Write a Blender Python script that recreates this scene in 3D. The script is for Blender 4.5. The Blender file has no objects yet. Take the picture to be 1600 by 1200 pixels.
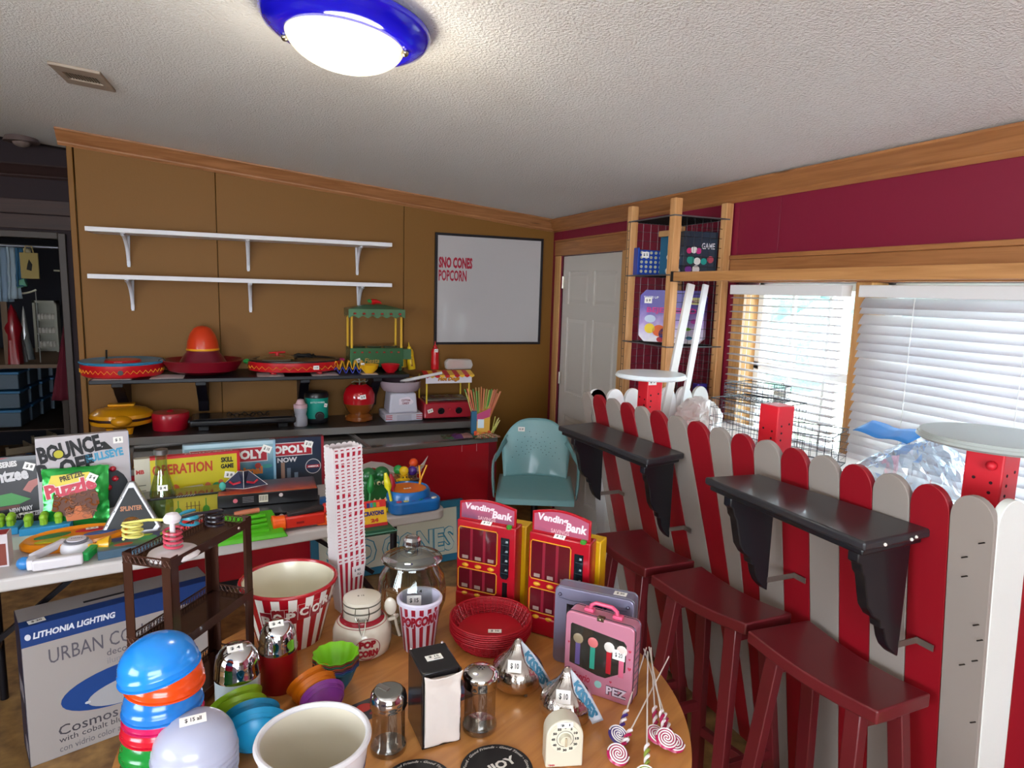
import bpy, math, random
from mathutils import Vector, Matrix
random.seed(7)
PI = math.pi
S = bpy.context.scene
COL = S.collection
# ---------------------------------------------------------------- camera
FPX = 1028.0
EYE = Vector((0, 0, 1.70))
def cam_axes(yaw, pitch, roll):
    cy, sy, cp, sp = math.cos(yaw), math.sin(yaw), math.cos(pitch), math.sin(pitch)
    f = Vector((sy*cp, cy*cp, -sp)); r = Vector((cy, -sy, 0)); d = f.cross(r)
    cr, sr = math.cos(roll), math.sin(roll)
    return cr*r + sr*d, -sr*r + cr*d, f
AR, AD, AF = cam_axes(math.radians(22.3), math.radians(8.0), math.radians(-1.66))
cd = bpy.data.cameras.new('camera'); cam = bpy.data.objects.new('camera', cd); COL.objects.link(cam)
cd.sensor_width = 36; cd.lens = FPX/1600*36; cd.clip_start = 0.05; cd.clip_end = 200
cam.matrix_world = Matrix(((AR.x, -AD.x, -AF.x, EYE.x), (AR.y, -AD.y, -AF.y, EYE.y), (AR.z, -AD.z, -AF.z, EYE.z), (0, 0, 0, 1)))
S.camera = cam
# ---------------------------------------------------------------- room measures
D = 4.70            # gold wall
W = 2.241           # crimson window wall
LX, FY = -3.4, -2.6 # left wall and wall behind the camera
CZ0, CS = 2.249, 0.0964
def ceil_z(x): return CZ0 + CS*(W - x)
# ---------------------------------------------------------------- world and lights
w = bpy.data.worlds.new('world'); S.world = w; w.use_nodes = True
bg = w.node_tree.nodes['Background']; bg.inputs[0].default_value = (0.80, 0.90, 1.0, 1); bg.inputs[1].default_value = 15.0
S.view_settings.view_transform = 'Standard'; S.view_settings.look = 'None'
S.view_settings.gamma = 1; S.view_settings.exposure = -0.08; S.view_settings.use_curve_mapping = False
def area(name, loc, rot, sx, sy, power, color):
    l = bpy.data.lights.new(name, 'AREA'); l.shape = 'RECTANGLE'; l.size = sx; l.size_y = sy; l.energy = power; l.color = color
    o = bpy.data.objects.new(name, l); COL.objects.link(o); o.location = loc; o.rotation_euler = rot; return o
sl = bpy.data.lights.new('sun', 'SUN'); sl.energy = 5.0; sl.angle = .02; sl.color = (1, .96, .9)
so = bpy.data.objects.new('sun', sl); COL.objects.link(so); so.rotation_euler = (math.radians(38), math.radians(-14), 0)
area('rear_ceiling_fill', (-0.6, FY + 0.06, 1.55), (math.radians(136), 0, 0), 2.4, 1.3, 36, (1.0, 0.97, 0.92))  # unseen fill light added behind the camera, tilted up to brighten the ceiling
area('left_ceiling_fill', (LX + 0.06, -0.2, 1.6), (0, math.radians(-134), 0), 1.3, 2.0, 24, (1.0, 0.95, 0.9))  # second added fill at the unseen left wall, also aimed up
# ---------------------------------------------------------------- pixel helpers (measure real points on real planes)
def ray(x, y):
    return (AR*(x-800) + AD*(y-600) + AF*FPX).normalized()
def at(x, y, ax, v):
    d = ray(x, y); i = 'xyz'.index(ax); return EYE + d*((v-EYE[i])/d[i])
def proj(p):
    q = Vector(p) - EYE; z = q.dot(AF); return q.dot(AR)/z*FPX+800, q.dot(AD)/z*FPX+600
def zat(X, Y, y):
    lo, hi = -1.0, 4.0
    for _ in range(50):
        m = (lo+hi)/2
        if proj((X, Y, m))[1] > y: lo = m
        else: hi = m
    return m
def mpp(p): return (Vector(p)-EYE).dot(AF)/FPX
TZ = 0.75
def T(x, y): return at(x, y, 'z', TZ)      # round table top
# ---------------------------------------------------------------- materials
def lin(h):
    h = h.lstrip('#'); c = [int(h[i:i+2], 16)/255 for i in (0, 2, 4)]
    return tuple((v/12.92 if v <= .04045 else ((v+.055)/1.055)**2.4) for v in c) + (1,)
MC = {}
def mat(hexc, rough=.5, metal=0.0, trans=0.0, alpha=1.0, emit=0.0, coat=0.0, bump=None, ior=1.45, sss=0.0, vary=0.0):
    key = (hexc, rough, metal, trans, alpha, emit, coat, bump, ior, sss, vary)
    if key in MC: return MC[key]
    m = bpy.data.materials.new('mat_%s_%d' % (hexc.strip('#'), len(MC))); m.use_nodes = True
    nt = m.node_tree; b = nt.nodes['Principled BSDF']
    b.inputs['Base Color'].default_value = lin(hexc); b.inputs['Roughness'].default_value = rough
    b.inputs['Metallic'].default_value = metal; b.inputs['Transmission Weight'].default_value = trans
    b.inputs['Alpha'].default_value = alpha; b.inputs['IOR'].default_value = ior
    b.inputs['Coat Weight'].default_value = coat
    if sss: b.inputs['Subsurface Weight'].default_value = sss; b.inputs['Subsurface Radius'].default_value = (.02, .02, .02)
    if emit: b.inputs['Emission Color'].default_value = lin(hexc); b.inputs['Emission Strength'].default_value = emit
    tc = None
    if bump or vary:
        tc = nt.nodes.new('ShaderNodeTexCoord')
    if bump:
        n = nt.nodes.new('ShaderNodeTexNoise'); n.inputs['Scale'].default_value = bump[0]; n.inputs['Detail'].default_value = 3
        bp = nt.nodes.new('ShaderNodeBump'); bp.inputs['Strength'].default_value = bump[1]; bp.inputs['Distance'].default_value = bump[2]
        nt.links.new(tc.outputs['Object'], n.inputs['Vector']); nt.links.new(n.outputs['Fac'], bp.inputs['Height']); nt.links.new(bp.outputs['Normal'], b.inputs['Normal'])
    if vary:
        n = nt.nodes.new('ShaderNodeTexNoise'); n.inputs['Scale'].default_value = 4; n.inputs['Detail'].default_value = 5
        mx = nt.nodes.new('ShaderNodeMix'); mx.data_type = 'RGBA'
        c = lin(hexc); mx.inputs[6].default_value = tuple(v*(1-vary) for v in c[:3])+(1,); mx.inputs[7].default_value = tuple(min(1, v*(1+vary)) for v in c[:3])+(1,)
        nt.links.new(tc.outputs['Object'], n.inputs['Vector']); nt.links.new(n.outputs['Fac'], mx.inputs[0]); nt.links.new(mx.outputs[2], b.inputs['Base Color'])
    MC[key] = m; return m
def wood(name, c1, c2, scale=(1, 1, 1), rough=.45, band=5.0, coat=0.0, knots=True):
    if name in MC: return MC[name]
    m = bpy.data.materials.new(name); m.use_nodes = True; nt = m.node_tree; b = nt.nodes['Principled BSDF']
    tc = nt.nodes.new('ShaderNodeTexCoord'); mp = nt.nodes.new('ShaderNodeMapping'); mp.inputs['Scale'].default_value = scale
    n = nt.nodes.new('ShaderNodeTexNoise'); n.inputs['Scale'].default_value = band; n.inputs['Detail'].default_value = 6; n.inputs['Distortion'].default_value = .8
    r = nt.nodes.new('ShaderNodeValToRGB'); e = r.color_ramp.elements
    e[0].position = .3; e[0].color = lin(c1); e[1].position = .68; e[1].color = lin(c2)
    L = nt.links.new
    L(tc.outputs['Object'], mp.inputs[0]); L(mp.outputs[0], n.inputs['Vector']); L(n.outputs['Fac'], r.inputs[0])
    out = r.outputs[0]
    if knots:
        v = nt.nodes.new('ShaderNodeTexVoronoi'); v.inputs['Scale'].default_value = 2.2; k = nt.nodes.new('ShaderNodeValToRGB')
        k.color_ramp.elements[0].position = .035; k.color_ramp.elements[0].color = (1, 1, 1, 1); k.color_ramp.elements[1].position = .09; k.color_ramp.elements[1].color = (0, 0, 0, 1)
        mp2 = nt.nodes.new('ShaderNodeMapping'); mp2.inputs['Scale'].default_value = tuple(max(.5, s*.3) for s in scale)
        L(tc.outputs['Object'], mp2.inputs[0]); L(mp2.outputs[0], v.inputs['Vector']); L(v.outputs['Distance'], k.inputs[0])
        mx = nt.nodes.new('ShaderNodeMix'); mx.data_type = 'RGBA'; L(k.outputs[0], mx.inputs[0]); L(out, mx.inputs[6]); mx.inputs[7].default_value = tuple(x*.35 for x in lin(c1)[:3])+(1,)
        out = mx.outputs[2]
    L(out, b.inputs['Base Color'])
    b.inputs['Roughness'].default_value = rough; b.inputs['Coat Weight'].default_value = coat
    MC[name] = m; return m
def glassy(hexc='#f4f8f8', rough=.02, alpha=.25, tint=.0):
    """thin clear wall: mostly transparent with a glossy coat"""
    key = ('glassy', hexc, rough, alpha)
    if key in MC: return MC[key]
    m = bpy.data.materials.new('glassy'); m.use_nodes = True; nt = m.node_tree; nt.nodes.clear()
    o = nt.nodes.new('ShaderNodeOutputMaterial'); t = nt.nodes.new('ShaderNodeBsdfTransparent'); g = nt.nodes.new('ShaderNodeBsdfGlossy')
    mx = nt.nodes.new('ShaderNodeMixShader'); lw = nt.nodes.new('ShaderNodeLayerWeight'); lw.inputs[0].default_value = .25
    ma = nt.nodes.new('ShaderNodeMath'); ma.operation = 'MULTIPLY_ADD'; ma.inputs[1].default_value = .75; ma.inputs[2].default_value = alpha; ma.use_clamp = True
    t.inputs[0].default_value = tuple(q**1.6 for q in lin(hexc)[:3])+(1,); g.inputs['Color'].default_value = lin(hexc); g.inputs['Roughness'].default_value = rough
    L = nt.links.new; L(lw.outputs['Facing'], ma.inputs[0]); L(ma.outputs[0], mx.inputs[0]); L(t.outputs[0], mx.inputs[1]); L(g.outputs[0], mx.inputs[2]); L(mx.outputs[0], o.inputs[0])
    MC[key] = m; return m
# ---------------------------------------------------------------- mesh kit
def TR(x=0, y=0, z=0, rx=0, ry=0, rz=0, s=1):
    return Matrix.Translation((x, y, z)) @ Matrix.Rotation(rz, 4, 'Z') @ Matrix.Rotation(ry, 4, 'Y') @ Matrix.Rotation(rx, 4, 'X') @ Matrix.Scale(s, 4)
class G:
    def __init__(s): s.v = []; s.f = []; s.m = []
    def add(s, vs, fs, mi=0, mx=None):
        o = len(s.v)
        s.v += [tuple(mx @ Vector(p)) if mx is not None else tuple(p) for p in vs]
        s.f += [tuple(i+o for i in f) for f in fs]; s.m += [mi]*len(fs); return s
    def box(s, x0, x1, y0, y1, z0, z1, mi=0, mx=None):
        return s.add([(x0,y0,z0),(x1,y0,z0),(x1,y1,z0),(x0,y1,z0),(x0,y0,z1),(x1,y0,z1),(x1,y1,z1),(x0,y1,z1)],
                     [(0,3,2,1),(4,5,6,7),(0,1,5,4),(1,2,6,5),(2,3,7,6),(3,0,4,7)], mi, mx)
    def cb(s, cx, cy, cz, sx, sy, sz, mi=0, mx=None):
        return s.box(cx-sx/2, cx+sx/2, cy-sy/2, cy+sy/2, cz-sz/2, cz+sz/2, mi, mx)
    def hexa(s, p, mi=0):
        return s.add(p, [(0,3,2,1),(4,5,6,7),(0,1,5,4),(1,2,6,5),(2,3,7,6),(3,0,4,7)], mi)
    def prism(s, pts, h0, h1, mi=0, mx=None, side=None):
        n = len(pts)
        vs = [(p[0], p[1], h0) for p in pts]+[(p[0], p[1], h1) for p in pts]
        s.add(vs, [tuple(range(n-1, -1, -1)), tuple(range(n, 2*n))], mi, mx)
        o = len(s.v)-2*n
        s.f += [(o+i, o+(i+1) % n, o+n+(i+1) % n, o+n+i) for i in range(n)]; s.m += [mi if side is None else side]*n
        return s
    def lathe(s, prof, n=32, mi=0, mx=None, rf=None, a0=0, a1=2*PI, mis=None):
        full = abs(a1-a0-2*PI) < 1e-6; k = n if full else n+1; vs = []
        for r, z in prof:
            for i in range(k):
                a = a0+(a1-a0)*i/n; rr = r*(rf(a, z) if rf else 1)
                vs.append((rr*math.cos(a), rr*math.sin(a), z))
        fs = []; ml = []
        for j in range(len(prof)-1):
            for i in range(n):
                i2 = (i+1) % k if full else i+1
                fs.append((j*k+i, j*k+i2, (j+1)*k+i2, (j+1)*k+i)); ml.append(mis(j, i) if mis else mi)
        o = len(s.v); s.add(vs, fs, mi, mx); s.m[-len(fs):] = ml
        if full and not rf:
            if prof[0][0] > 1e-5 and False: pass
        return s
    def cyl(s, r, z0, z1, n=20, mi=0, mx=None, r2=None):
        r2 = r if r2 is None else r2
        return s.lathe([(1e-5, z0), (r, z0), (r2, z1), (1e-5, z1)], n, mi, mx)
    def ball(s, r, n=16, mi=0, mx=None, sz=1, a=-PI/2, b=PI/2):
        m = max(6, n//2); return s.lathe([(max(1e-5, r*math.cos(a+(b-a)*i/m)), r*sz*math.sin(a+(b-a)*i/m)) for i in range(m+1)], n, mi, mx)
    def tube(s, pts, r, n=8, mi=0, mx=None, closed=False, mis=None):
        pts = [Vector(p) for p in pts]; N = len(pts); vs = []; up = None
        for i, p in enumerate(pts):
            t = (pts[(i+1) % N]-pts[i-1]) if closed else (pts[min(i+1, N-1)]-pts[max(i-1, 0)])
            t.normalize()
            if up is None: up = Vector((0, 0, 1)) if abs(t.z) < .9 else Vector((1, 0, 0))
            a = t.cross(up); 
            if a.length < 1e-6: a = t.orthogonal()
            a.normalize(); b = a.cross(t); up = b if True else up
            ri = r(i/(N-1)) if callable(r) else r
            for k in range(n):
                c = 2*PI*k/n; vs.append(tuple(p+a*(ri*math.cos(c))+b*(ri*math.sin(c))))
        fs = []; ml = []
        for i in range(N if closed else N-1):
            j = (i+1) % N
            for k in range(n):
                fs.append((i*n+k, i*n+(k+1) % n, j*n+(k+1) % n, j*n+k)); ml.append(mis(i, k) if mis else mi)
        if not closed:
            fs.append(tuple(range(n-1, -1, -1))); fs.append(tuple((N-1)*n+k for k in range(n))); ml += [mi, mi]
        s.add(vs, fs, mi, mx); s.m[-len(fs):] = ml; return s
    def bar(s, a, b, wx, wy=None, mi=0, up=(0, 0, 1)):
        a = Vector(a); b = Vector(b); wy = wx if wy is None else wy; t = (b-a).normalized(); u = t.cross(Vector(up))
        if u.length < 1e-4: u = t.cross(Vector((0, 1, 0)))
        u.normalize(); v = u.cross(t)
        c = [(-1, -1), (1, -1), (1, 1), (-1, 1)]
        return s.hexa([a+u*(wx/2*i)+v*(wy/2*j) for i, j in c]+[b+u*(wx/2*i)+v*(wy/2*j) for i, j in c], mi)
    def grid(s, f, nu, nv, mi=0, mx=None, mis=None):
        vs = [f(i/nu, j/nv) for j in range(nv+1) for i in range(nu+1)]; k = nu+1
        fs = [(j*k+i, j*k+i+1, (j+1)*k+i+1, (j+1)*k+i) for j in range(nv) for i in range(nu)]
        s.add(vs, fs, mi, mx)
        if mis: s.m[-len(fs):] = [mis(i, j) for j in range(nv) for i in range(nu)]
        return s
    def mesh(s, name, mats, smooth=35):
        me = bpy.data.meshes.new(name); me.from_pydata(s.v, [], s.f)
        for m in (mats if isinstance(mats, (list, tuple)) else [mats]): me.materials.append(m)
        me.polygons.foreach_set('material_index', s.m); me.update()
        if smooth: me.shade_smooth(); me.set_sharp_from_angle(angle=math.radians(smooth))
        return me
    def build(s, name, mats, parent=None, bevel=0, smooth=35, solid=0, loc=None, rot=None, seg=2):
        o = bpy.data.objects.new(name, s.mesh(name, mats, smooth)); COL.objects.link(o)
        if parent is not None: o.parent = parent
        if loc: o.location = loc
        if rot: o.rotation_euler = rot
        if solid: q = o.modifiers.new('s', 'SOLIDIFY'); q.thickness = solid; q.offset = 0
        if bevel: q = o.modifiers.new('b', 'BEVEL'); q.width = bevel; q.segments = seg; q.limit_method = 'ANGLE'
        return o
def thing(name, label, cat, loc=(0, 0, 0), rz=0, group=None):
    o = bpy.data.objects.new(name, None); COL.objects.link(o); o.empty_display_size = .05
    o.location = loc; o.rotation_euler = (0, 0, rz); o['label'] = label; o['category'] = cat
    if group: o['group'] = group
    return o
def tag(o, label, cat, group=None):
    o['label'] = label; o['category'] = cat
    if group: o['group'] = group
    return o
def struct(o): o['kind'] = 'structure'; return o
def stuff(o): o['kind'] = 'stuff'; return o
def dup(root, loc=None, rz=None, label=None, group=None):
    r = root.copy(); COL.objects.link(r)
    if loc is not None: r.location = loc
    if rz is not None: r.rotation_euler = (0, 0, rz)
    if label: r['label'] = label
    if group: r['group'] = group
    for ch in list(root.children):
        c = ch.copy(); COL.objects.link(c); c.parent = r
        for g2 in list(ch.children):
            d = g2.copy(); COL.objects.link(d); d.parent = c
    return r
TXT = {}
ORD = ['first', 'second', 'third', 'fourth', 'fifth', 'sixth', 'seventh', 'eighth', 'ninth', 'tenth', 'eleventh', 'twelfth', 'thirteenth', 'fourteenth', 'fifteenth', 'sixteenth', 'seventeenth', 'eighteenth', 'nineteenth', 'twentieth']
ORD += ['twenty-'+q for q in ORD[:9]]+['thirtieth']+['thirty-'+q for q in ORD[:9]]
def text_mesh(s, bold=0.0, shear=0.0):
    key = (s, bold, shear)
    if key not in TXT:
        c = bpy.data.curves.new('t', 'FONT'); c.body = s; c.size = 1; c.extrude = 0; c.offset = bold; c.shear = shear
        c.resolution_u = 2; c.align_x = 'LEFT'
        o = bpy.data.objects.new('t', c); COL.objects.link(o); bpy.context.view_layer.update()
        me = bpy.data.meshes.new_from_object(o.evaluated_get(bpy.context.evaluated_depsgraph_get()))
        vs = [v.co.copy() for v in me.vertices]; fs = [tuple(p.vertices) for p in me.polygons]
        bpy.data.objects.remove(o); bpy.data.curves.remove(c); bpy.data.meshes.remove(me)
        x0 = min(v.x for v in vs); x1 = max(v.x for v in vs); y0 = min(v.y for v in vs); y1 = max(v.y for v in vs)
        TXT[key] = ([((v.x-x0)/(x1-x0), (v.y-y0)/(y1-y0)) for v in vs], fs)
    return TXT[key]
def letter(s, w, h, mx, m, parent, bold=0.02, shear=0.0, name='lettering', wrap=None, arc=None, g=None, mi=0):
    """flat print of w x h metres, lower left corner at the origin of mx, in its xy plane (wrap maps a flat point to 3-D)"""
    uv, fs = text_mesh(s, bold, shear)
    own = g is None
    if own: g = G()
    vs = [(u*w, v*h, 0) for u, v in uv]
    if arc: vs = [(p[0], p[1]+arc(p[0]/w), 0) for p in vs]
    if wrap: vs = [wrap(p[0], p[1]) for p in vs]
    g.add(vs, fs, mi, mx)
    if own: return g.build(name, m, parent, smooth=0)
# frames for faces of a box: text plane for front face (facing -Y), x to the right
def front(x, y, z): return Matrix(((1,0,0,x),(0,0,-1,y),(0,1,0,z),(0,0,0,1)))
def price(parent, mx, s='$ 15', w=.035, h=.02, sub=None):
    """small white price sticker, centred on mx's xy plane"""
    g = G(); g.box(-w/2, w/2, -h/2, h/2, 0, .0006, 0, mx)
    t = g.build('price_tag', mat('#f3f0ea', .7), parent)
    g = G(); letter(s, w*.62, h*(.38 if sub else .5), mx @ TR(-w*.3, -h*(.05 if sub else .25), .0009), None, None, g=g)
    if sub: letter(sub, w*.4, h*.25, mx @ TR(-w*.05, -h*.4, .0009), None, None, g=g)
    g.build('price_lettering', mat('#181818', .8), t, smooth=0)
    return t
# ================================================================ SETTING
pine = wood('pine', '#9a5f2c', '#c98a4c', (1, 1, 1), .45, 6)
pineY = wood('pine_along_y', '#8f5a30', '#ad7444', (14, .8, 14), .45, 3.5)
pineX = wood('pine_along_x', '#8f5c34', '#ab744a', (.8, 14, 14), .45, 3.5)
pineZ = wood('pine_along_z', '#b07a42', '#d2a066', (14, 14, .8), .5, 3.5)
darkpine = wood('old_dark_pine', '#33201c', '#42271f', (.8, 10, 10), .6, 3.5)
tabletop = wood('table_pine', '#a5672f', '#c98b4b', (1.2, 9, 9), .3, 2.6, .25)
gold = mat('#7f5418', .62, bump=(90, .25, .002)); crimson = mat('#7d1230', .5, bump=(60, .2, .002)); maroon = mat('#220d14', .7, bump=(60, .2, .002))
white = mat('#e9e7e2', .45); doorw = mat('#cfc8c0', .5); ceilm = mat('#e6e4e1', .95, bump=(125, .8, .011))
def mk_floor():
    m = bpy.data.materials.new('vinyl_floor'); m.use_nodes = True; nt = m.node_tree; b = nt.nodes['Principled BSDF']
    tc = nt.nodes.new('ShaderNodeTexCoord'); n = nt.nodes.new('ShaderNodeTexNoise'); n.inputs['Scale'].default_value = 14; n.inputs['Detail'].default_value = 8
    r = nt.nodes.new('ShaderNodeValToRGB'); e = r.color_ramp.elements; e[0].position = .35; e[0].color = lin('#6d4c2a'); e[1].position = .7; e[1].color = lin('#a67f4b')
    L = nt.links.new; L(tc.outputs['Object'], n.inputs['Vector']); L(n.outputs['Fac'], r.inputs[0]); L(r.outputs[0], b.inputs['Base Color']); b.inputs['Roughness'].default_value = .4
    return m
struct(G().box(LX-.1, W+.1, FY-.1, 8.4, -.06, 0).build('floor', mk_floor()))
# floor boards near the stools read darker and planked: laid as strips
# sloped ceiling
def slab(x0, x1, y0, y1, t=.08):
    return [(x0,y0,ceil_z(x0)),(x1,y0,ceil_z(x1)),(x1,y1,ceil_z(x1)),(x0,y1,ceil_z(x0)),(x0,y0,ceil_z(x0)+t),(x1,y0,ceil_z(x1)+t),(x1,y1,ceil_z(x1)+t),(x0,y1,ceil_z(x0)+t)]
struct(G().hexa(slab(LX-.1, W+.1, FY-.1, 5.40)).build('ceiling', ceilm))
hall_ceiling = struct(G().hexa(slab(LX-.1, .4, 5.40, 8.4)).build('trim_1', mat('#281a1e', .9)))  # lack of light in the hall painted in as a dark ceiling colour
# gold wall with panel seams
xl = -.935
wb = struct(G().box(xl, W+.1, D+.012, D+.12, 0, 2.24).build('wall_back', mat('#4a3410', .8)))
seams = [xl+.035, at(340, 400, 'y', D).x, at(631, 400, 'y', D).x, at(869, 450, 'y', D).x+.02]
for a, b_ in zip(seams[:-1], seams[1:]):
    g = G(); g.hexa([(a+.002,D,0),(b_-.002,D,0),(b_-.002,D+.02,0),(a+.002,D+.02,0),(a+.002,D,ceil_z(a)),(b_-.002,D,ceil_z(b_)),(b_-.002,D+.02,ceil_z(b_)),(a+.002,D+.02,ceil_z(a))])
    g.build('wall_panel', gold, wb, bevel=.002)
g = G(); g.hexa([(xl,D-.006,0),(xl+.03,D-.006,0),(xl+.03,D+.1,0),(xl,D+.1,0),(xl,D-.006,ceil_z(xl)),(xl+.03,D-.006,ceil_z(xl)),(xl+.03,D+.1,ceil_z(xl)),(xl,D+.1,ceil_z(xl))]); g.build('corner_batten', gold, wb, bevel=.003)
g = G(); g.hexa([(xl+.03,D+.1,2.2),(W+.1,D+.1,2.2),(W+.1,D+.13,2.2),(xl,D+.13,2.2),(xl+.03,D+.1,ceil_z(xl)),(W+.1,D+.1,ceil_z(W)),(W+.1,D+.13,ceil_z(W)),(xl+.03,D+.13,ceil_z(xl))]); g.build('upper_wall', mat('#4a3410', .8), wb)
# crown mouldings: profile (out, down)
CP = [(o__*.82, d__*.82) for o__, d__ in [(0, 0), (.085, 0), (.085, -.012), (.06, -.03), (.045, -.06), (.018, -.082), (.018, -.092), (.006, -.108), (0, -.108)]]
def crown(p0, p1, out, name, m):
    g = G(); n = len(CP); vs = []
    for p in (p0, p1):
        for o_, d_ in CP: vs.append((p[0]+out[0]*o_, p[1]+out[1]*o_, p[2]+d_))
    g.add(vs, [(i, (i+1) % n, n+(i+1) % n, n+i) for i in range(n)]+[tuple(range(n-1, -1, -1)), tuple(range(n, 2*n))])
    return struct(g.build(name, m))
crown((xl-.04, D, ceil_z(xl-.04)), (W, D, ceil_z(W)), (0, -1), 'trim_2', pineX)
crown((W, FY, ceil_z(W)-.002), (W, D, ceil_z(W)-.002), (-1, 0), 'trim_3', pineY)
# crimson window wall
dy0, dy1, dz = 3.66, 4.545, 1.976
wy0, wy1, wz0, wz1 = .25, 2.60, .95, 1.775
T0 = W+.14
wr = struct(G().box(W+.01, T0, FY, wy0, 0, 2.3).box(W+.01, T0, wy1, dy0, 0, 2.3).box(W+.01, T0, dy1, D+.1, 0, 2.3).box(W+.01, T0, wy0, wy1, 0, wz0)
            .box(W+.01, T0, wy0, wy1, wz1, 2.3).box(W+.01, T0, dy0, dy1, dz, 2.3).build('wall_right', mat('#400a1a', .8)))
ys = [-2.6, -1.4, -.2, at(1450, 330, 'x', W).y*0+1.02, at(1218, 350, 'x', W).y, wy1+.02]
def wp(y0, y1, z0, z1): G().box(W, W+.012, y0+.0015, y1-.0015, z0, z1).build('wall_panel', crimson, wr, bevel=.0015)
for a, b_ in zip(ys[:-1], ys[1:]):
    if b_ <= wy0: wp(a, b_, 0, 2.249)
    else:
        wp(max(a, wy0), b_, wz1, 2.249); wp(max(a, wy0), b_, 0, wz0)
        if a < wy0: wp(a, wy0, 0, 2.249)
wp(wy1+.02, dy0, 0, 2.249); wp(dy0, dy1, dz, 2.249); wp(dy1, D, 0, 2.249)
# other walls of the room (outside the frame)
cream = mat('#8d7a5c', .8)
g = G(); g.box(LX-.1, LX, FY, 8.4, 0, .95).box(LX-.1, LX, FY, -1.3, .95, 2.8).box(LX-.1, LX, .9, 8.4, .95, 2.8).box(LX-.1, LX, -1.3, .9, 2.25, 2.8)
struct(g.build('wall_left', cream))
g = G(); g.box(LX, W, FY-.1, FY, 0, .85).box(LX, -1.9, FY-.1, FY, .85, 2.8).box(.7, W+.1, FY-.1, FY, .85, 2.8).box(-1.9, .7, FY-.1, FY, 2.25, 2.8)
struct(g.build('wall_front', cream))
# hall beyond the left end of the gold wall
HY = 5.5
dR = at(104, 378, 'y', HY).x; dT = at(50, 372, 'y', HY).z
g = G(); g.box(dR, 1.2, HY, HY+.1, 0, 2.75).box(LX, -2.3, HY, HY+.1, 0, 2.75).box(-2.3, dR, HY, HY+.1, dT, 2.75)
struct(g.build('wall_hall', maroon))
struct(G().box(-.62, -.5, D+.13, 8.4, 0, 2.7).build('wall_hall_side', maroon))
zt, zb = at(50, 312, 'y', HY).z, at(50, 358, 'y', HY).z
hd = G().box(-2.6, -.62, HY-.02, HY, (zt+zb)/2+.003, zt).box(-2.6, -.62, HY-.025, HY-.001, zb, (zt+zb)/2-.003).build('trim_4', darkpine, bevel=.003); struct(hd)
crown((LX, HY, at(50, 258, 'y', HY).z), (-.62, HY, at(50, 258, 'y', HY).z), (0, -1), 'trim_5', mat('#2f1a18', .7))
fr = struct(G().box(dR-.045, dR, HY-.03, HY+.12, 0, dT+.04).box(-2.3, dR-.045, HY-.03, HY+.12, dT, dT+.045).build('door_2', mat('#453a34', .5), bevel=.004))
# closet behind it
CY = 8.0
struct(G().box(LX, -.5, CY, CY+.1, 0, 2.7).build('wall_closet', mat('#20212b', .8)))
area('hall_lamp', (-2.15, 6.35, 2.35), (0, 0, 0), .35, .35, 2.6, (1, .92, .8))
# ---- door in the crimson wall
d1 = struct(thing('door_1', '', '', (W+.02, dy0, 0))); del d1['label']; del d1['category']
dw = dy1-dy0
g = G(); 
# slab with six recessed panels (local: x into wall, y along wall, z up)
cols = [(.10, .41), (.49, dw-.085)]; rows = [(.18, .78), (.95, 1.52), (1.62, 1.86)]
g.box(.012, .04, 0, dw, 0, dz-.004)
ysplit = [0, cols[0][0], cols[0][1], cols[1][0], cols[1][1], dw]; zs = [0]+[v for r in rows for v in r]+[dz-.004]
for i in range(5):
    for j in range(len(zs)-1):
        if i in (1, 3) and j % 2 == 1: continue
        g.box(0, .013, ysplit[i], ysplit[i+1], zs[j], zs[j+1])
slab_o = g.build('door_slab', doorw, d1, smooth=0)
for c0, c1 in cols:
    for r0, r1 in rows:
        p = G(); a = .035
        p.add([(.011,c0+.012,r0+.012),(.011,c1-.012,r0+.012),(.011,c1-.012,r1-.012),(.011,c0+.012,r1-.012),(.003,c0+a,r0+a),(.003,c1-a,r0+a),(.003,c1-a,r1-a),(.003,c0+a,r1-a)],
              [(0,4,5,1),(1,5,6,2),(2,6,7,3),(3,7,4,0),(4,7,6,5)])
        p.build('raised_panel', doorw, slab_o, smooth=0)
g = G(); mxk = TR(-.001, .085, .98, ry=-PI/2); g.lathe([(1e-5, 0), (.033, 0), (.033, .006), (.012, .012), (.011, .035), (.026, .042), (.032, .06), (.026, .074), (1e-5, .078)], 20, 0, mxk)
g.build('door_knob', mat('#2a1c18', .3, 1), d1)
for z in (.25, 1.05, 1.78):
    G().cyl(.008, -.045, .045, 10, 0, TR(-.006, dw-.004, z)).box(-.002, .001, dw-.03, dw, z-.045, z+.045).build('hinge', mat('#b9b4aa', .35, 1), d1)
g = G(); cw = .085
g.box(-.035, -.021, -cw, 0, 0, dz+.0); g.box(-.035, -.021, dw, dw+cw, 0, dz)
g.build('door_casing', pineZ, d1, bevel=.004)
G().box(-.04, -.021, -cw, dw+cw, dz, dz+.105).box(-.046, -.02, -cw, dw+cw, dz+.105, dz+.118).build('head_casing', pineY, d1, bevel=.003)
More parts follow.
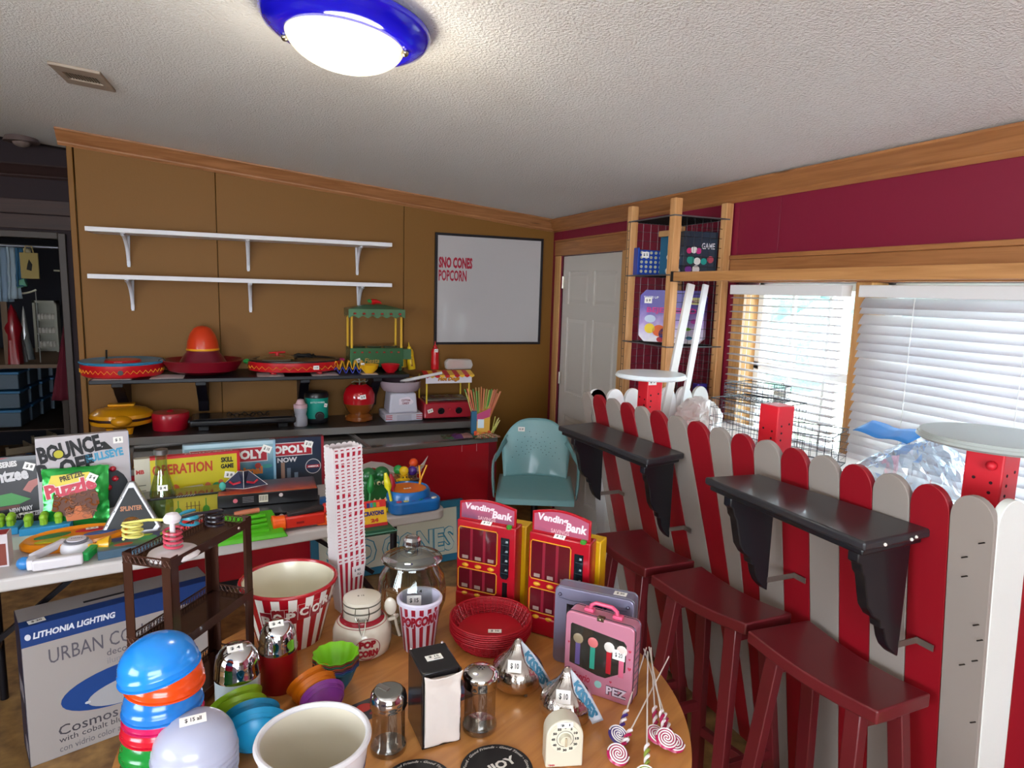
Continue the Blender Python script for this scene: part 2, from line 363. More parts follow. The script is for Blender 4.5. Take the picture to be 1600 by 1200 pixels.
# ---- windows
mull = (1.835, 1.905)
G_white = mat('#f2f2f0', .4)
w0 = struct(G().box(W-.02, W+.14, wy1-.075, wy1, wz0, wz1-.02).box(W-.035, W+.14, wy0, wy1, wz0-.025, wz0).box(W-.02, W+.14, mull[0], mull[1], wz0, wz1).build('window_1', pineZ, bevel=.003))
hd = G().box(W-.022, W, wy0-.1, wy1+.04, wz1, 1.885).box(W-.03, W, wy0-.1, wy1+.04, 1.885, 1.905).build('window_head', pineY, w0, bevel=.003)
for i, (a, b_) in enumerate(((mull[1], wy1-.075), (wy0, mull[0]))):
    g = G(); t = .035
    g.box(W+.07, W+.12, a, a+t, wz0, wz1).box(W+.07, W+.12, b_-t, b_, wz0, wz1).box(W+.07, W+.12, a, b_, wz0, wz0+t).box(W+.07, W+.12, a, b_, wz1-t, wz1).box(W+.07, W+.12, a, b_, 1.36, 1.40)
    f = g.build('window_sash', G_white, w0, bevel=.003)
    g = G(); n = 2 if i == 0 else 4
    for k in range(1, n+1):
        y = a+(b_-a)*k/(n+1); g.box(W+.085, W+.10, y-.008, y+.008, wz0+t, wz1-t)
    g.build('muntin', G_white, f)
    G().box(W+.09, W+.094, a+t, b_-t, wz0+t, wz1-t).build('pane', glassy('#fbffff', .02, .02), f)
# ---- blinds
def blind(label, y0, y1, z1, z0, tilt, pitch, sw, slatm, ladders, sag=0):
    r = thing('window_blind', label, 'blind', (W-.045, y0, 0)); L = y1-y0
    G().box(-.028, .028, 0, L, z1-.045, z1).build('headrail', mat('#e8e6e4', .4), r, bevel=.003)
    n = int((z1-.05-z0)/pitch)
    sg = G()
    def sl(u, v):
        x = (u-.5)*sw; zz = .0025*(1-(2*u-1)**2); c, s_ = math.cos(tilt), math.sin(tilt)
        return (x*c-zz*s_, L*v, x*s_+zz*c)
    sg.grid(lambda u, v: sl(u, v), 4, 1)
    me = None
    for k in range(n):
        z = z1-.06-pitch*k
        if me is None:
            o = sg.build('slat', slatm, r, smooth=60, solid=.0022); me = o
        else:
            o = me.copy(); COL.objects.link(o)
        o.parent = r; o.location = (0, 0, z); o.rotation_euler = (random.uniform(-.004, .004)+sag*k/n, 0, 0)
    for y in ladders:
        g = G(); yy = y-y0
        for x in (-sw*.45, sw*.45): g.tube([(x, yy, z1-.04), (x*.9, yy, z0)], .0012, 5)
        g.tube([(0, yy+.012, z1-.04), (0, yy+.012, z0)], .001, 5)
        stuff(g.build('cord', mat('#f4f4f2', .6), r))
    G().box(-sw/2, sw/2, 0, L, z0-.018, z0).build('bottom_rail', mat('#e8e6e4', .4), r, bevel=.003)
    return r
slm = mat('#e6e4ea', .5, sss=.0); 
def slat_mat():
    m = bpy.data.materials.new('slat_vinyl'); m.use_nodes = True; nt = m.node_tree; p = nt.nodes['Principled BSDF']; p.inputs['Base Color'].default_value = lin('#eeecf0'); p.inputs['Roughness'].default_value = .45
    t = nt.nodes.new('ShaderNodeBsdfTranslucent'); t.inputs[0].default_value = lin('#f4f2f6'); x = nt.nodes.new('ShaderNodeMixShader'); x.inputs[0].default_value = .35
    nt.links.new(p.outputs[0], x.inputs[1]); nt.links.new(t.outputs[0], x.inputs[2]); nt.links.new(x.outputs[0], nt.nodes['Material Output'].inputs[0]); return m
SLM = slat_mat()
blind('open white slatted blind on the left-hand window, daylight showing through', mull[1]+.015, wy1-.035, 1.762, 1.0, math.radians(4), .0335, .040, SLM, (1.98, 2.47))
blind('closed white slatted blind on the right-hand window behind the grey round stool top', wy0, mull[0]+.01, 1.762, 1.0, math.radians(56), .0335, .045, SLM, (.5, .85, 1.25, 1.62), .004)
# ---- outside: yard seen through the open blind
struct(G().box(W+.3, 30, -14, 22, -.9, -.8).build('ground_outside', mat('#b9b59c', .9)))
def bush(x, y, z, r, hexc, label, name='yard_tree', grp='yard trees outside the window'):
    t = thing(name, label, 'tree', (x, y, -.8))
    g = G()
    for i in range(26):
        a = random.uniform(0, 2*PI); q = random.uniform(0, r*.75); zz = random.uniform(-r*.8, r*.8)
        g.ball(random.uniform(.25, .5)*r, 8, 0, TR(q*math.cos(a), q*math.sin(a), z+.8+zz))
    g.build('crown', mat(hexc, .9, bump=(8, 1, .1)), t, smooth=0)
    G().cyl(.12, 0, z+.5, 8).build('trunk', mat('#5a4636', .9), t)
bush(8.5, 6.0, 2.0, 1.5, '#7fa3a6', 'blue green tree outside, right of the white porch post')
bush(9.5, 9.6, 2.3, 1.9, '#86aaa4', 'wide blue green tree outside, left of the white porch post')
pr = thing('porch_railing', 'white porch post and rails outside the open blind', 'railing', (W+2.0, 0, -.8))
for y in (2.6, 3.75, 4.6): G().box(-.05, .05, y-.05, y+.05, 0, 3.2).build('post', G_white, pr)
for z in (1.9, 2.6): G().box(-.03, .03, -1, 8, z-.03, z+.03).build('rail', G_white, pr)
# ---- ceiling lamp and vent
def cpt(x, y, off=0):
    d = ray(x, y); # plane z = CZ0 + CS*(W-x) - off
    t = (CZ0+CS*W-off-EYE.z)/(d.z+CS*d.x); return EYE+d*t
tiltm = math.atan(CS)
p = cpt(543, 44, .03); p = Vector((p.x, p.y, ceil_z(p.x)))
lampR = 132*mpp(p)
lamp = thing('ceiling_lamp', 'round ceiling lamp with cobalt blue glass ring and glowing white bowl', 'ceiling lamp', p); lamp.rotation_euler = (0, tiltm, 0)
R_ = lampR
G().lathe([(1e-5, 0), (R_*.55, 0), (R_*.62, -.012), (R_*.97, -.012), (R_, -.02), (R_*.99, -.034), (R_*.93, -.052), (R_*.82, -.066), (R_*.72, -.072), (R_*.64, -.066), (R_*.6, -.05)], 64).build('blue_ring', mat('#1410b8', .12, coat=.6), lamp, smooth=60)
bm_ = bpy.data.materials.new('lit_opal_glass'); bm_.use_nodes = True; b_ = bm_.node_tree.nodes['Principled BSDF']; b_.inputs['Base Color'].default_value = lin('#f4f2e4'); b_.inputs['Roughness'].default_value = .25
b_.inputs['Emission Color'].default_value = lin('#fff2c4'); b_.inputs['Emission Strength'].default_value = .8
rb = R_*.70
G().lathe([(rb*math.cos(t_), -.056-R_*.36*math.sin(t_)) for t_ in [i/14*PI/2 for i in range(14)]]+[(1e-5, -.056-R_*.36)], 64).build('glass_bowl', bm_, lamp, smooth=80)
G().tube([(rb*math.cos(a), rb*math.sin(a), -.056) for a in [i/48*2*PI for i in range(48)]], .006, 6, closed=True).build('bowl_rim', mat('#e8e4f4', .2), lamp)
for a in (-.36, 2.76, 1.2):
    G().ball(.011, 12, 0, TR(rb*1.02*math.cos(a), rb*1.02*math.sin(a), -.075)).cyl(.008, -.075, -.05, 10, 0, TR(rb*1.02*math.cos(a), rb*1.02*math.sin(a), 0)).build('clip', mat('#b0a890', .25, 1), lamp)
l = bpy.data.lights.new('lamp_bulb', 'POINT'); l.energy = 10; l.color = (1, .93, .78); l.shadow_soft_size = .12
lo = bpy.data.objects.new('lamp_bulb', l); COL.objects.link(lo); lo.location = p+Vector((0, 0, -.26))
v = [cpt(*q) for q in ((82, 96), (165, 113), (176, 140), (95, 123))]
vc = sum(v, Vector())/4; vc.z = ceil_z(vc.x)
ang = math.atan2(v[1].y-v[0].y, v[1].x-v[0].x); vl = (v[1]-v[0]).length; vw = (v[3]-v[0]).length
vent = thing('ceiling_vent', 'rectangular beige metal air vent in the ceiling', 'vent', vc); vent.rotation_euler = (0, tiltm, 0)
mz = Matrix.Rotation(ang, 4, 'Z'); hl, hw = vl/2, vw/2; il, iw = hl*.68, hw*.38
g = G(); g.box(-hl, hl, -hw, -iw, -.012, 0, 0, mz).box(-hl, hl, iw, hw, -.012, 0, 0, mz).box(-hl, -il, -iw, iw, -.012, 0, 0, mz).box(il, hl, -iw, iw, -.012, 0, 0, mz)
g.build('vent_frame', mat('#a08f80', .5), vent, bevel=.003)
G().box(-il, il, -iw, iw, -.002, -.001, 0, mz).build('vent_backing', mat('#0d0b0b', .9), vent)
for k in range(12):
    x = -il+(k+.5)*2*il/12; G().box(x-.002, x+.002, -iw, iw, -.008, -.002, 0, mz).build('louver', mat('#8a7a6c', .5), vent)
hl_ = at(32, 250, 'y', 5.2)
sd = thing('smoke_detector', 'small dim round ceiling fixture in the dark hall', 'light fixture', (hl_.x, 5.25, ceil_z(hl_.x)))
G().cyl(.10, -.035, 0, 24, 0, None, .085).build('base', mat('#6b5a58', .5), sd, bevel=.004); G().ball(.05, 16, 0, TR(0, 0, -.035), .6).build('globe', mat('#7a6a64', .4), sd)
# ================================================================ STRIPED BOOTH
KF = .97
def K(p): return EYE+(Vector(p)-EYE)*KF
def fx(z): return 1.75-.2*z
# (y at z=1.22, lean of y per metre of height) for each joint between pickets
J = [(2.785,.09),(2.681,.115),(2.560,.13),(2.433,.137),(2.320,.147),(2.205,.137),(2.085,.125),(1.960,.118),(1.834,.07),(1.723,.0),(1.613,-.055),(1.497,-.06),(1.390,-.063),(1.281,-.066),(1.178,-.067),(1.073,-.062),(.973,-.066),(.872,-.07)]
red = mat('#8f0f1d', .42, bump=(35, .15, .002)); redin = mat('#d8202f', .45); pw = mat('#968b84', .55, bump=(40, .25, .002)); pw_lit = mat('#f0efee', .5)  # last tone: picket white brightened to paint in window light on inner faces
booth = thing('striped_booth', 'low booth of red and white rounded pickets in front of the window', 'booth', (0, 0, 0))
def picket(poly_fn, m, th):
    pass
zn = 1.235
for i in range(17):
    (ya, la), (yb, lb) = J[i], J[i+1]
    g = G(); pts = []
    def Y(u, z): a = ya+(z-1.22)*la; b = yb+(z-1.22)*lb; return a+(b-a)*u
    hz = .075+random.uniform(-.004, .004); off = random.uniform(0, .003)
    out = [(0.012, .02), (.988, .02)]+[(.5+.488*math.cos(a), 1.238+.0026*i+hz*.15-.011-.064+.064*math.sin(a)) for a in [PI*k/14 for k in range(15)]]
    n = len(out)
    vs = [K((fx(z)-.001-off, Y(u, z), z)) for u, z in out]+[K((fx(z)+.019-off, Y(u, z), z)) for u, z in out]
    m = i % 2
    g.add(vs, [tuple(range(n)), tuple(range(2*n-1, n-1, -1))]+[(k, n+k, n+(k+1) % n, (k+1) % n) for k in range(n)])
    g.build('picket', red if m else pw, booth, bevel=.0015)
# near end: faces the camera
def yend(z): return .872+(z-1.22)*-.07
ex = [1.515, 1.62, 1.73, 1.84, 1.95, 2.06, 2.17]
for i in range(6):
    out = [(0.01, .02), (.99, .02)]+[(.5+.49*math.cos(a), zn-.022+.066*math.sin(a)) for a in [PI*k/14 for k in range(15)]]
    n = len(out); a_, b_ = ex[i], ex[i+1]
    vs = []
    for dy in (-.001, .019):
        for u, z in out:
            x0 = fx(z)+.004 if i == 0 else a_+(1.22-z)*.19
            vs.append(K((x0+(b_+(1.22-z)*.19-x0)*u, yend(z)+dy, z)))
    g = G().add(vs, [tuple(range(n)), tuple(range(2*n-1, n-1, -1))]+[(k, n+k, n+(k+1) % n, (k+1) % n) for k in range(n)])
    g.build('picket', red if i % 2 else mat('#dfe0da', .5, bump=(40, .25, .002)), booth, bevel=.0015)  # end face white painted brighter for the light on it
# far end: inside faces seen, daylight painted in as a brighter white
fxs = [1.505, 1.60, 1.70, 1.80, 1.90, 2.0, 2.10, 2.20]
for i in range(7):
    out = [(0.01, .02), (.99, .02)]+[(.5+.49*math.cos(a), zn-.055+.07*math.sin(a)) for a in [PI*k/14 for k in range(15)]]
    n = len(out); vs = []
    for dy in (-.012, .008):
        for u, z in out: vs.append(K((fxs[i]+(fxs[i+1]-fxs[i])*u+(.25*(1.22-z) if i == 0 else 0)*(1-u), 2.715+(z-1.22)*.05+dy, z)))
    G().add(vs, [tuple(range(n)), tuple(range(2*n-1, n-1, -1))]+[(k, n+k, n+(k+1) % n, (k+1) % n) for k in range(n)]).build('picket', pw_lit, booth, bevel=.0015)
# inner counter with red edge rail
def kb(g, x0, x1, y0, y1, z0, z1, mi=0):
    return g.hexa([K(p) for p in ((x0,y0,z0),(x1,y0,z0),(x1,y1,z0),(x0,y1,z0),(x0,y0,z1),(x1,y0,z1),(x1,y1,z1),(x0,y1,z1))], mi)
kb(G(), 1.60, 2.29, .92, 2.74, 1.055, 1.075).build('counter_board', mat('#f3e9e4', .5), booth, bevel=.003)
kb(G(), 1.545, 1.60, .90, 2.76, 1.05, 1.13).build('edge_rail', redin, booth, bevel=.003)
kb(G(), 1.85, 1.89, 1.05, 1.1, 0.0, 1.055).build('frame_post', pine, booth); kb(G(), 1.85, 1.89, 2.5, 2.55, 0, 1.055).build('frame_post', pine, booth)
# screws left sticking out of the corner picket
g = G()
for px_, py_ in ((1530, 976), (1536, 1000), (1528, 1032), (1508, 1038), (1525, 1128), (1512, 870), (1512, 900), (1539, 848)):
    d = ray(px_, py_); t = (1.75-.2*1.7)/(d[0]+.2*d[2]); q = EYE+d*(t-.004); q = K(q)
    g.tube([q, q+Vector((-.012, .006, -.003))], .0016, 5)
stuff(g.build('screw', mat('#2a2420', .5, .6), booth))
# white serving posts with round tops
def post(name, label, c, zt, disc_r, discm, w_=.10, z0=1.075):
    t = thing(name, label, 'post', (c[0], c[1], z0))
    h = zt-z0-(.02 if disc_r else 0)
    g = G().box(-w_/2, w_/2, -w_/2, w_/2, 0, h)
    g.build('red_post', redin, t, bevel=.004)
    g = G()
    for u, zz in ((-.02, .09), (.018, .085), (-.018, .115), (-.02, .14)):
        g.cyl(.004, -.002, .001, 10, 0, TR(u, -w_/2, h-zz+.02, rx=PI/2)); g.cyl(.004, -.002, .001, 10, 0, TR(-w_/2, u, h-zz, ry=-PI/2))
    stuff(g.build('screw_hole', mat('#300a10', .8), t))
    if disc_r:
        G().lathe([(1e-5, h), (disc_r*.95, h), (disc_r, h+.006), (disc_r*.985, h+.012), (disc_r*.97, h+.013), (disc_r*.955, h+.02), (disc_r*.75, h+.023), (1e-5, h+.023)], 64).build('round_top', discm, t, smooth=30)
    return t
q = K((1.75, 1.06, 1.08)); c = at(1556, 680, 'z', 1.385)
near = post('stool_post', 'red square post with round pale grey top, nearest the camera behind the pickets', (c.x, c.y), 1.385, .168, mat('#a4aaa6', .35), .085, z0=q.z)
near.rotation_euler = (0, 0, .15)
G().ball(.012, 12, 0, TR(-.052, -.02, .22)).build('knob', redin, near)
c = at(1017, 583, 'z', 1.37)
far = post('stool_post', 'red square post with round white top at the far end of the booth', (c.x, c.y), 1.37, 55*mpp(c), mat('#dfe6ea', .3), .075, z0=q.z)
price(far, front(-.015, -.0385, .24), '$ 5', .04, .03)
c = at(1215, 632, 'z', 1.33)
mid = post('stool_post', 'red square post without a top, between the other two posts by the wire baskets', (c.x, c.y), 1.33, 0, None, .082, z0=q.z); mid.rotation_euler = (0, 0, .1)
# wire desk baskets on the inner counter
wirem = mat('#4a5058', .4, .7)
def wire_tray(name, label, o, lx, ly, h, n1, n2, grp=None, rz=0, r=.0016):
    t = thing(name, label, 'wire basket', o, rz, grp)
    g = G()
    for z in (0, h): g.tube([(0, 0, z), (lx, 0, z), (lx, ly, z), (0, ly, z)], r*1.3, 5, closed=True)
    for k in range(1, 5): z = h*k/5; g.tube([(0, 0, z), (lx, 0, z), (lx, ly, z), (0, ly, z)], r*.6, 4, closed=True)
    g.build('wire_frame', wirem, t)
    g = G()
    for k in range(n1+1):
        x = lx*k/n1; g.tube([(x, 0, h), (x, 0, 0), (x, ly, 0), (x, ly, h)], r*.6, 4)
    for k in range(n2+1):
        y = ly*k/n2; g.tube([(0, y, h), (0, y, 0), (lx, y, 0), (lx, y, h)], r*.6, 4)
    stuff(g.build('wire_mesh', wirem, t))
    g = G()
    for u in (.3, .6): g.tube([(lx*u+.008*math.cos(a), 0, h+.009+.009*math.sin(a)) for a in [k*PI/6 for k in range(12)]], r*.7, 4, closed=True)
    g.build('hook_ring', wirem, t)
    return t
zc = q.z+.001
c = at(1345, 725, 'z', zc+.02)
wire_tray('wire_basket', 'shallow black wire basket on the booth counter, right-hand one in front of the window post', (c.x-.17, c.y-.02, zc), .22, .20, .13, 10, 8, rz=.5)
wire_tray('wire_basket', 'tall black wire basket right behind the topless red post', (c.x-.20, c.y+.24, zc), .24, .28, .19, 10, 10, rz=.25)
wire_tray('wire_basket', 'open black wire basket stacked on the tall wire basket', (c.x-.17, c.y+.30, zc+.193), .16, .2, .06, 7, 8, rz=.25)
# plastic bags
def crumple(f, amp, sc, seed):
    from mathutils import noise
    def h(u, v):
        p = Vector(f(u, v)); n = noise.noise_vector(p*sc+Vector((seed, 0, 0))); n2 = noise.noise_vector(p*sc*2.7+Vector((0, seed, 0)))
        return tuple(p+n*amp+n2*amp*.5)
    return h
c = at(1425, 752, 'z', zc+.03)
t = thing('plastic_bag', 'clear zip bag with a blue strip slumped over the pickets', 'plastic bag', (c.x+.02, c.y-.02, zc))
G().grid(crumple(lambda u, v: ((u-.5)*.30, (v-.5)*.42, .02+.15*math.sin(PI*u)*math.sin(PI*v)), .018, 14, 3), 28, 28).build('bag_film', glassy('#eef4fa', .12, .28), t, smooth=0)
G().grid(crumple(lambda u, v: (-.06+.09*(v-.5), .03+(u-.2)*.20, .165+.03*v+.004*math.sin(u*9)), .004, 10, 5), 16, 4).build('zip_strip', mat('#3f8fe0', .4), t, solid=.002)
c = at(1090, 655, 'z', zc+.03)
t = thing('plastic_bag', 'crumpled white plastic bag at the far end of the booth counter', 'plastic bag', (c.x, c.y, zc))
def bagf(u, v): a = 2*PI*u; b = PI*.5*v; r = .10; return (r*math.cos(a)*math.cos(b), r*1.2*math.sin(a)*math.cos(b), .14*math.sin(b))
G().grid(crumple(bagf, .022, 18, 9), 40, 20).build('bag_film', mat('#f4ece8', .35, alpha=.9), t, smooth=0)
# ================================================================ black wall shelves on the booth
blk = mat('#101218', .38, coat=.3); blktop = mat('#2a2a2e', .35, coat=.2)
def corbel_shelf(label, corners, z, cz_off, grp):
    # corners: far front, near front, near rear, far rear
    cx = sum(p[0] for p in corners)/4; cy = sum(p[1] for p in corners)/4
    t = thing('corbel_shelf', label, 'wall shelf', (cx, cy, z), group=grp)
    L_ = [(p[0]-cx, p[1]-cy) for p in corners]
    G().prism([L_[1], L_[2], L_[3], L_[0]], -.022, 0).build('shelf_board', blktop, t, bevel=.006, seg=3)
    ins = [(p[0]*.9, p[1]*.955) for p in L_]
    G().prism([ins[1], ins[2], ins[3], ins[0]], -.038, -.022).build('moulding', blk, t, bevel=.004)
    ff, nf, nr, fr_ = [Vector((p[0], p[1], 0)) for p in L_]
    prof = [(s__, zz__*.78) for s__, zz__ in [(0, 0), (1, 0), (1, -.04), (.93, -.05), (.90, -.075), (.84, -.09), (.78, -.14), (.72, -.19), (.6, -.225), (.46, -.245), (.43, -.27), (.36, -.275), (.30, -.315), (.22, -.345), (.10, -.37), (0, -.385)]]
    for u in (.10, .88):
        a = nr+(fr_-nr)*u; b = nf+(ff-nf)*u; dx = (b-a)*.80; a = a+(b-a)*.04
        dn = (fr_-nr).normalized()*.014
        vs = [a+dx*s_+Vector((0, 0, zz-.038))-dn for s_, zz in prof]+[a+dx*s_+Vector((0, 0, zz-.038))+dn for s_, zz in prof]
        n = len(prof)
        g = G().add(vs, [tuple(range(n)), tuple(range(2*n-1, n-1, -1))]+[(k, n+k, n+(k+1) % n, (k+1) % n) for k in range(n)])
        co = g.build('corbel', blk, t, bevel=.003, smooth=50)
        # metal angle plate
        e = a+Vector((0, 0, -.038-.265)); g = G(); x_end = K((fx(z-.30), 0, z-.30)).x-cx-.006
        g.box(e.x-.004, x_end, e.y-.018, e.y-.015, e.z-.008, e.z+.008); g.box(x_end-.003, x_end, e.y-.06, e.y-.015, e.z-.008, e.z+.008)
        g.build('angle_plate', mat('#8a8078', .4, .8), co)
    return t
def Zs(pts, z):
    return [tuple(at(x, y, 'z', z)[:2]) for x, y in pts]
z1 = 1.135
cs = Zs(((872,665),(1012,718),(1070,708),(930,659)), z1)
corbel_shelf('black corbel wall shelf on the pickets, far one by the door', cs, z1, 0, 'black corbel shelves on the booth')
z2 = 1.18
cs = Zs(((1101,745),(1352,848),(1456,826),(1185,740)), z2)
sh2 = corbel_shelf('black corbel wall shelf on the pickets, near one with white chips', cs, z2, 0, 'black corbel shelves on the booth')
g = G(); 
for k, (a, b_) in enumerate(((1365, 850), (1383, 850), (1424, 842), (1431, 838), (1335, 845))):
    q = at(a, b_, 'z', z2-.012)-sh2.location; g.ball(.004, 6, 0, TR(q.x-.003, q.y-.003, q.z))
stuff(g.build('paint_chip', mat('#e8e4da', .8), sh2))
# ================================================================ saddle stools
stm = mat('#651a20', .36, coat=.3, vary=.12)
def stool(label, c4, z, grp):
    cx = sum(p[0] for p in c4)/4; cy = sum(p[1] for p in c4)/4
    L_ = [Vector((p[0]-cx, p[1]-cy, 0)) for p in c4]     # far-left, near-left, near-right, far-right
    t = thing('saddle_stool', label, 'stool', (cx, cy, 0), group=grp)
    e1 = L_[0]+(L_[1]-L_[0])*0; g = G()
    def top(u, v, zz): # u along length (far->near), v across
        a = L_[0].lerp(L_[1], u); b = L_[3].lerp(L_[2], u); p = a.lerp(b, v); return (p.x, p.y, zz-.016*math.sin(PI*u)**1.0)
    n = 10; vs = []; 
    for zz in (z, z-.036):
        for j in range(3):
            for i in range(n+1): vs.append(top(i/n, j/2, zz))
    k = n+1; o = 3*k; fs = []
    for j in range(2):
        for i in range(n): fs.append((j*k+i, j*k+i+1, (j+1)*k+i+1, (j+1)*k+i)); fs.append((o+j*k+i, o+(j+1)*k+i, o+(j+1)*k+i+1, o+j*k+i+1))
    for i in range(n): fs.append((i, o+i, o+i+1, i+1)); fs.append((2*k+i, 2*k+i+1, o+2*k+i+1, o+2*k+i))
    for j in range(2): fs.append((j*k, (j+1)*k, o+(j+1)*k, o+j*k)); fs.append((j*k+n, o+j*k+n, o+(j+1)*k+n, (j+1)*k+n))
    g.add(vs, fs); g.build('seat', stm, t, bevel=.005, smooth=30, seg=3)
    du = (L_[1]-L_[0]).normalized(); dv = (L_[3]-L_[0]).normalized(); hl = (L_[1]-L_[0]).length/2; hw = (L_[3]-L_[0]).length/2
    tops = {}; feet = {}
    for a in (-1, 1):
        for b_ in (-1, 1):
            tp = du*(a*(hl-.075))+dv*(b_*(hw-.045))+Vector((0, 0, z-.036)); ft = du*(a*(hl-.03))+dv*(b_*(hw+.02)); ft.z = 0
            if b_ > 0: ft = ft-dv*.0
            tops[a, b_] = tp; feet[a, b_] = ft
            G().bar(ft, tp, .032, .042, up=du).build('leg', stm, t, bevel=.003)
    def P(a, b_, h): return feet[a, b_].lerp(tops[a, b_], h/(z-.036))
    for b_ in (-1, 1): G().bar(P(-1, b_, .17), P(1, b_, .17), .02, .034).build('stretcher', stm, t, bevel=.002)
    for a in (-1, 1): G().bar(P(a, -1, .27), P(a, 1, .27), .02, .034).build('stretcher', stm, t, bevel=.002)
    for a in (-1, 1): G().bar(P(a, -1, z-.07), P(a, 1, z-.07), .02, .05).build('apron', stm, t, bevel=.002)
    return t
zs_ = .765
g_ = 'dark red saddle stools along the booth'
stool('dark red wooden saddle stool, farthest of the three under the far black shelf', Zs(((930,833),(1008,888),(1086,876),(1004,826)), zs_), zs_, g_)
stool('dark red wooden saddle stool, middle one of the three', Zs(((1017,898),(1166,975),(1238,958),(1096,884)), zs_), zs_, g_)
stool('dark red wooden saddle stool, nearest one under the chipped black shelf', Zs(((1168,985),(1372,1112),(1455,1084),(1264,968)), zs_), zs_, g_)
# ================================================================ corner rack of wooden posts and wire grid
rk = thing('wire_rack', 'tall rack of pine posts and black wire grid in the corner by the door', 'rack', (0, 0, 0))
ry = 2.675; rp2 = at(1062, 330, 'y', ry); rp3 = at(1138, 330, 'y', ry); rx = rp2.x-.02; rx3 = min(rp3.x, W-.03)
ry1 = at(986, 400, 'x', rx).y
topz = at(1062, 310, 'y', ry).z
postm = wood('rack_pine', '#b8804a', '#dba873', (14, 14, .8), .5, 3.0)
pw_ = .042
for (x, y, zt_, m_) in ((rx, ry, topz, 1), (rx, ry1, at(990, 323, 'x', rx).z, 1), (rx3, ry, at(1138, 318, 'y', ry).z, 1), (rx3, ry1, topz-.05, 1)):
    G().box(x-pw_/2, x+pw_/2, y-pw_/2, y+pw_/2, 0, zt_).build('post', postm, rk, bevel=.003)
wm = mat('#1c1c20', .45, .5); wml = mat('#6c6468', .45, .6)
def wgrid(p, u, v, nu, nv, r, name='wire_grid', m=wm):
    g = G(); p, u, v = Vector(p), Vector(u), Vector(v)
    for i in range(nu+1): g.tube([p+u*(i/nu), p+u*(i/nu)+v], r, 4)
    for j in range(nv+1): g.tube([p+v*(j/nv), p+v*(j/nv)+u], r, 4)
    return stuff(g.build(name, m, rk, smooth=0))
x0 = rx+pw_/2; ya = ry+pw_/2; yb = ry1-pw_/2
for z0_, z1_ in ((1.80, topz-.08), (1.455, 1.80), (1.0, 1.455)):
    n = max(2, int((z1_-z0_)/.04))
    wgrid((rx-pw_/2-.002, yb+.03, z0_), (0, -.02, 0), (0, 0, z1_-z0_), 1, n, .0014)
    wgrid((x0, ya-.02, z0_), (rx3-x0, 0, 0), (0, 0, z1_-z0_), 6, n, .0012)
    wgrid((rx3+.0, ya, z0_), (0, yb-ya, 0), (0, 0, z1_-z0_), 8, n, .0012, m=wml)
    wgrid((x0, yb+.02, z0_), (rx3-x0, 0, 0), (0, 0, z1_-z0_), 6, n, .0012, m=wml)
for z_ in (1.455, 1.80, topz-.08):
    wgrid((rx, ry, z_), (rx3-rx, 0, 0), (0, ry1-ry, 0), 8 if z_ < 2 else 16, 10 if z_ < 2 else 20, .0018, 'wire_shelf')
    G().tube([(rx-.02, ry-.02, z_), (rx3+.0, ry-.02, z_), (rx3, ry1, z_), (rx-.02, ry1, z_)], .004, 6, closed=True).build('shelf_rim', mat('#74747a', .4, .7), rk)
# wooden beam across the windows
bx = rx-.01; zb_ = at(1075, 432, 'x', bx).z
bm2 = thing('wooden_beam', 'long unpainted pine beam running across in front of both windows', 'beam', (bx, 1.7, zb_))
G().box(-.019, .019, -1.1, ry-pw_/2-1.7-.002, -.021, .021).build('board', wood('beam_pine', '#a5703e', '#c08a55', (14, .8, 14), .5, 3.5), bm2, bevel=.002)
G().box(-.021, .021, ry-1.7-.05, ry-1.7-.03, -.024, .024).build('steel_strap', mat('#3a3a3e', .4, .8), bm2)
G().box(-.019, .019, -1.1, -1.06, -zb_, -.021).build('prop_post', postm, bm2)
# ---- things on the rack
def on_rack(px_, py_, X=None, Y=None):
    return at(px_, py_, 'x' if X else 'y', X or Y)
zA, zB = 1.803, 1.458
c = at(1003, 425, 'x', 1.965)
g4 = thing('disc_drop_game', 'blue upright disc game grid with a white price tag on the upper rack shelf', 'board game', (2.02, c.y-.03, zA+.002), -.15)
g = G(); g.box(-.10, .10, -.012, .012, 0, .13); g.box(-.11, -.10, -.03, .03, 0, .14).box(.10, .11, -.03, .03, 0, .14)
g.build('grid_panel', mat('#123f9e', .35), g4, bevel=.002)
for i in range(7):
    for j in range(5): 
        o = G().cyl(.008, 0, .0015, 12, 0, TR(-.08+i*.0265, -.0125, .02+j*.024, rx=PI/2)).build('hole', mat('#b8b89c', .5), g4, smooth=0) if (i, j) == (0, 0) else None
        if o: h0 = o
        else: o = h0.copy(); COL.objects.link(o); o.location = (i*.0265, 0, j*.024)
price(g4, front(-.06, -.014, .105), '$ 5', .04, .03)
c = at(1048, 405, 'x', 2.0)
for k, (dx, dz, s_) in enumerate(((-.02, .0, .019), (.02, .0, .019), (0, .035, .018), (-.02, .068, .016), (.018, .066, .016))):
    b = G().ball(s_, 14).build('cotton_ball', mat('#e9e3dc', .9), None)
    tag(b, ['white plush ball, bottom left of the pile on the upper rack shelf', 'white plush ball, bottom right of the pile on the upper rack shelf', 'white plush ball in the middle of the pile on the rack', 'white plush ball, top left of the pile on the rack', 'white plush ball, top right of the pile on the rack'][k], 'plush ball', 'white plush balls on the upper rack shelf')
    b.location = (2.0+dx*.4, 2.80-dx, zA+.021+dz)
bl = thing('storage_tub', 'blue tub with a tan lid at the back of the upper rack shelf', 'tub', (2.10, 2.93, zA+.002))
G().box(-.06, .06, -.05, .05, 0, .20).build('tub_body', mat('#2c6a8c', .4), bl, bevel=.006); G().box(-.068, .068, -.058, .058, .20, .23).build('lid', mat('#c79a68', .6), bl, bevel=.004)
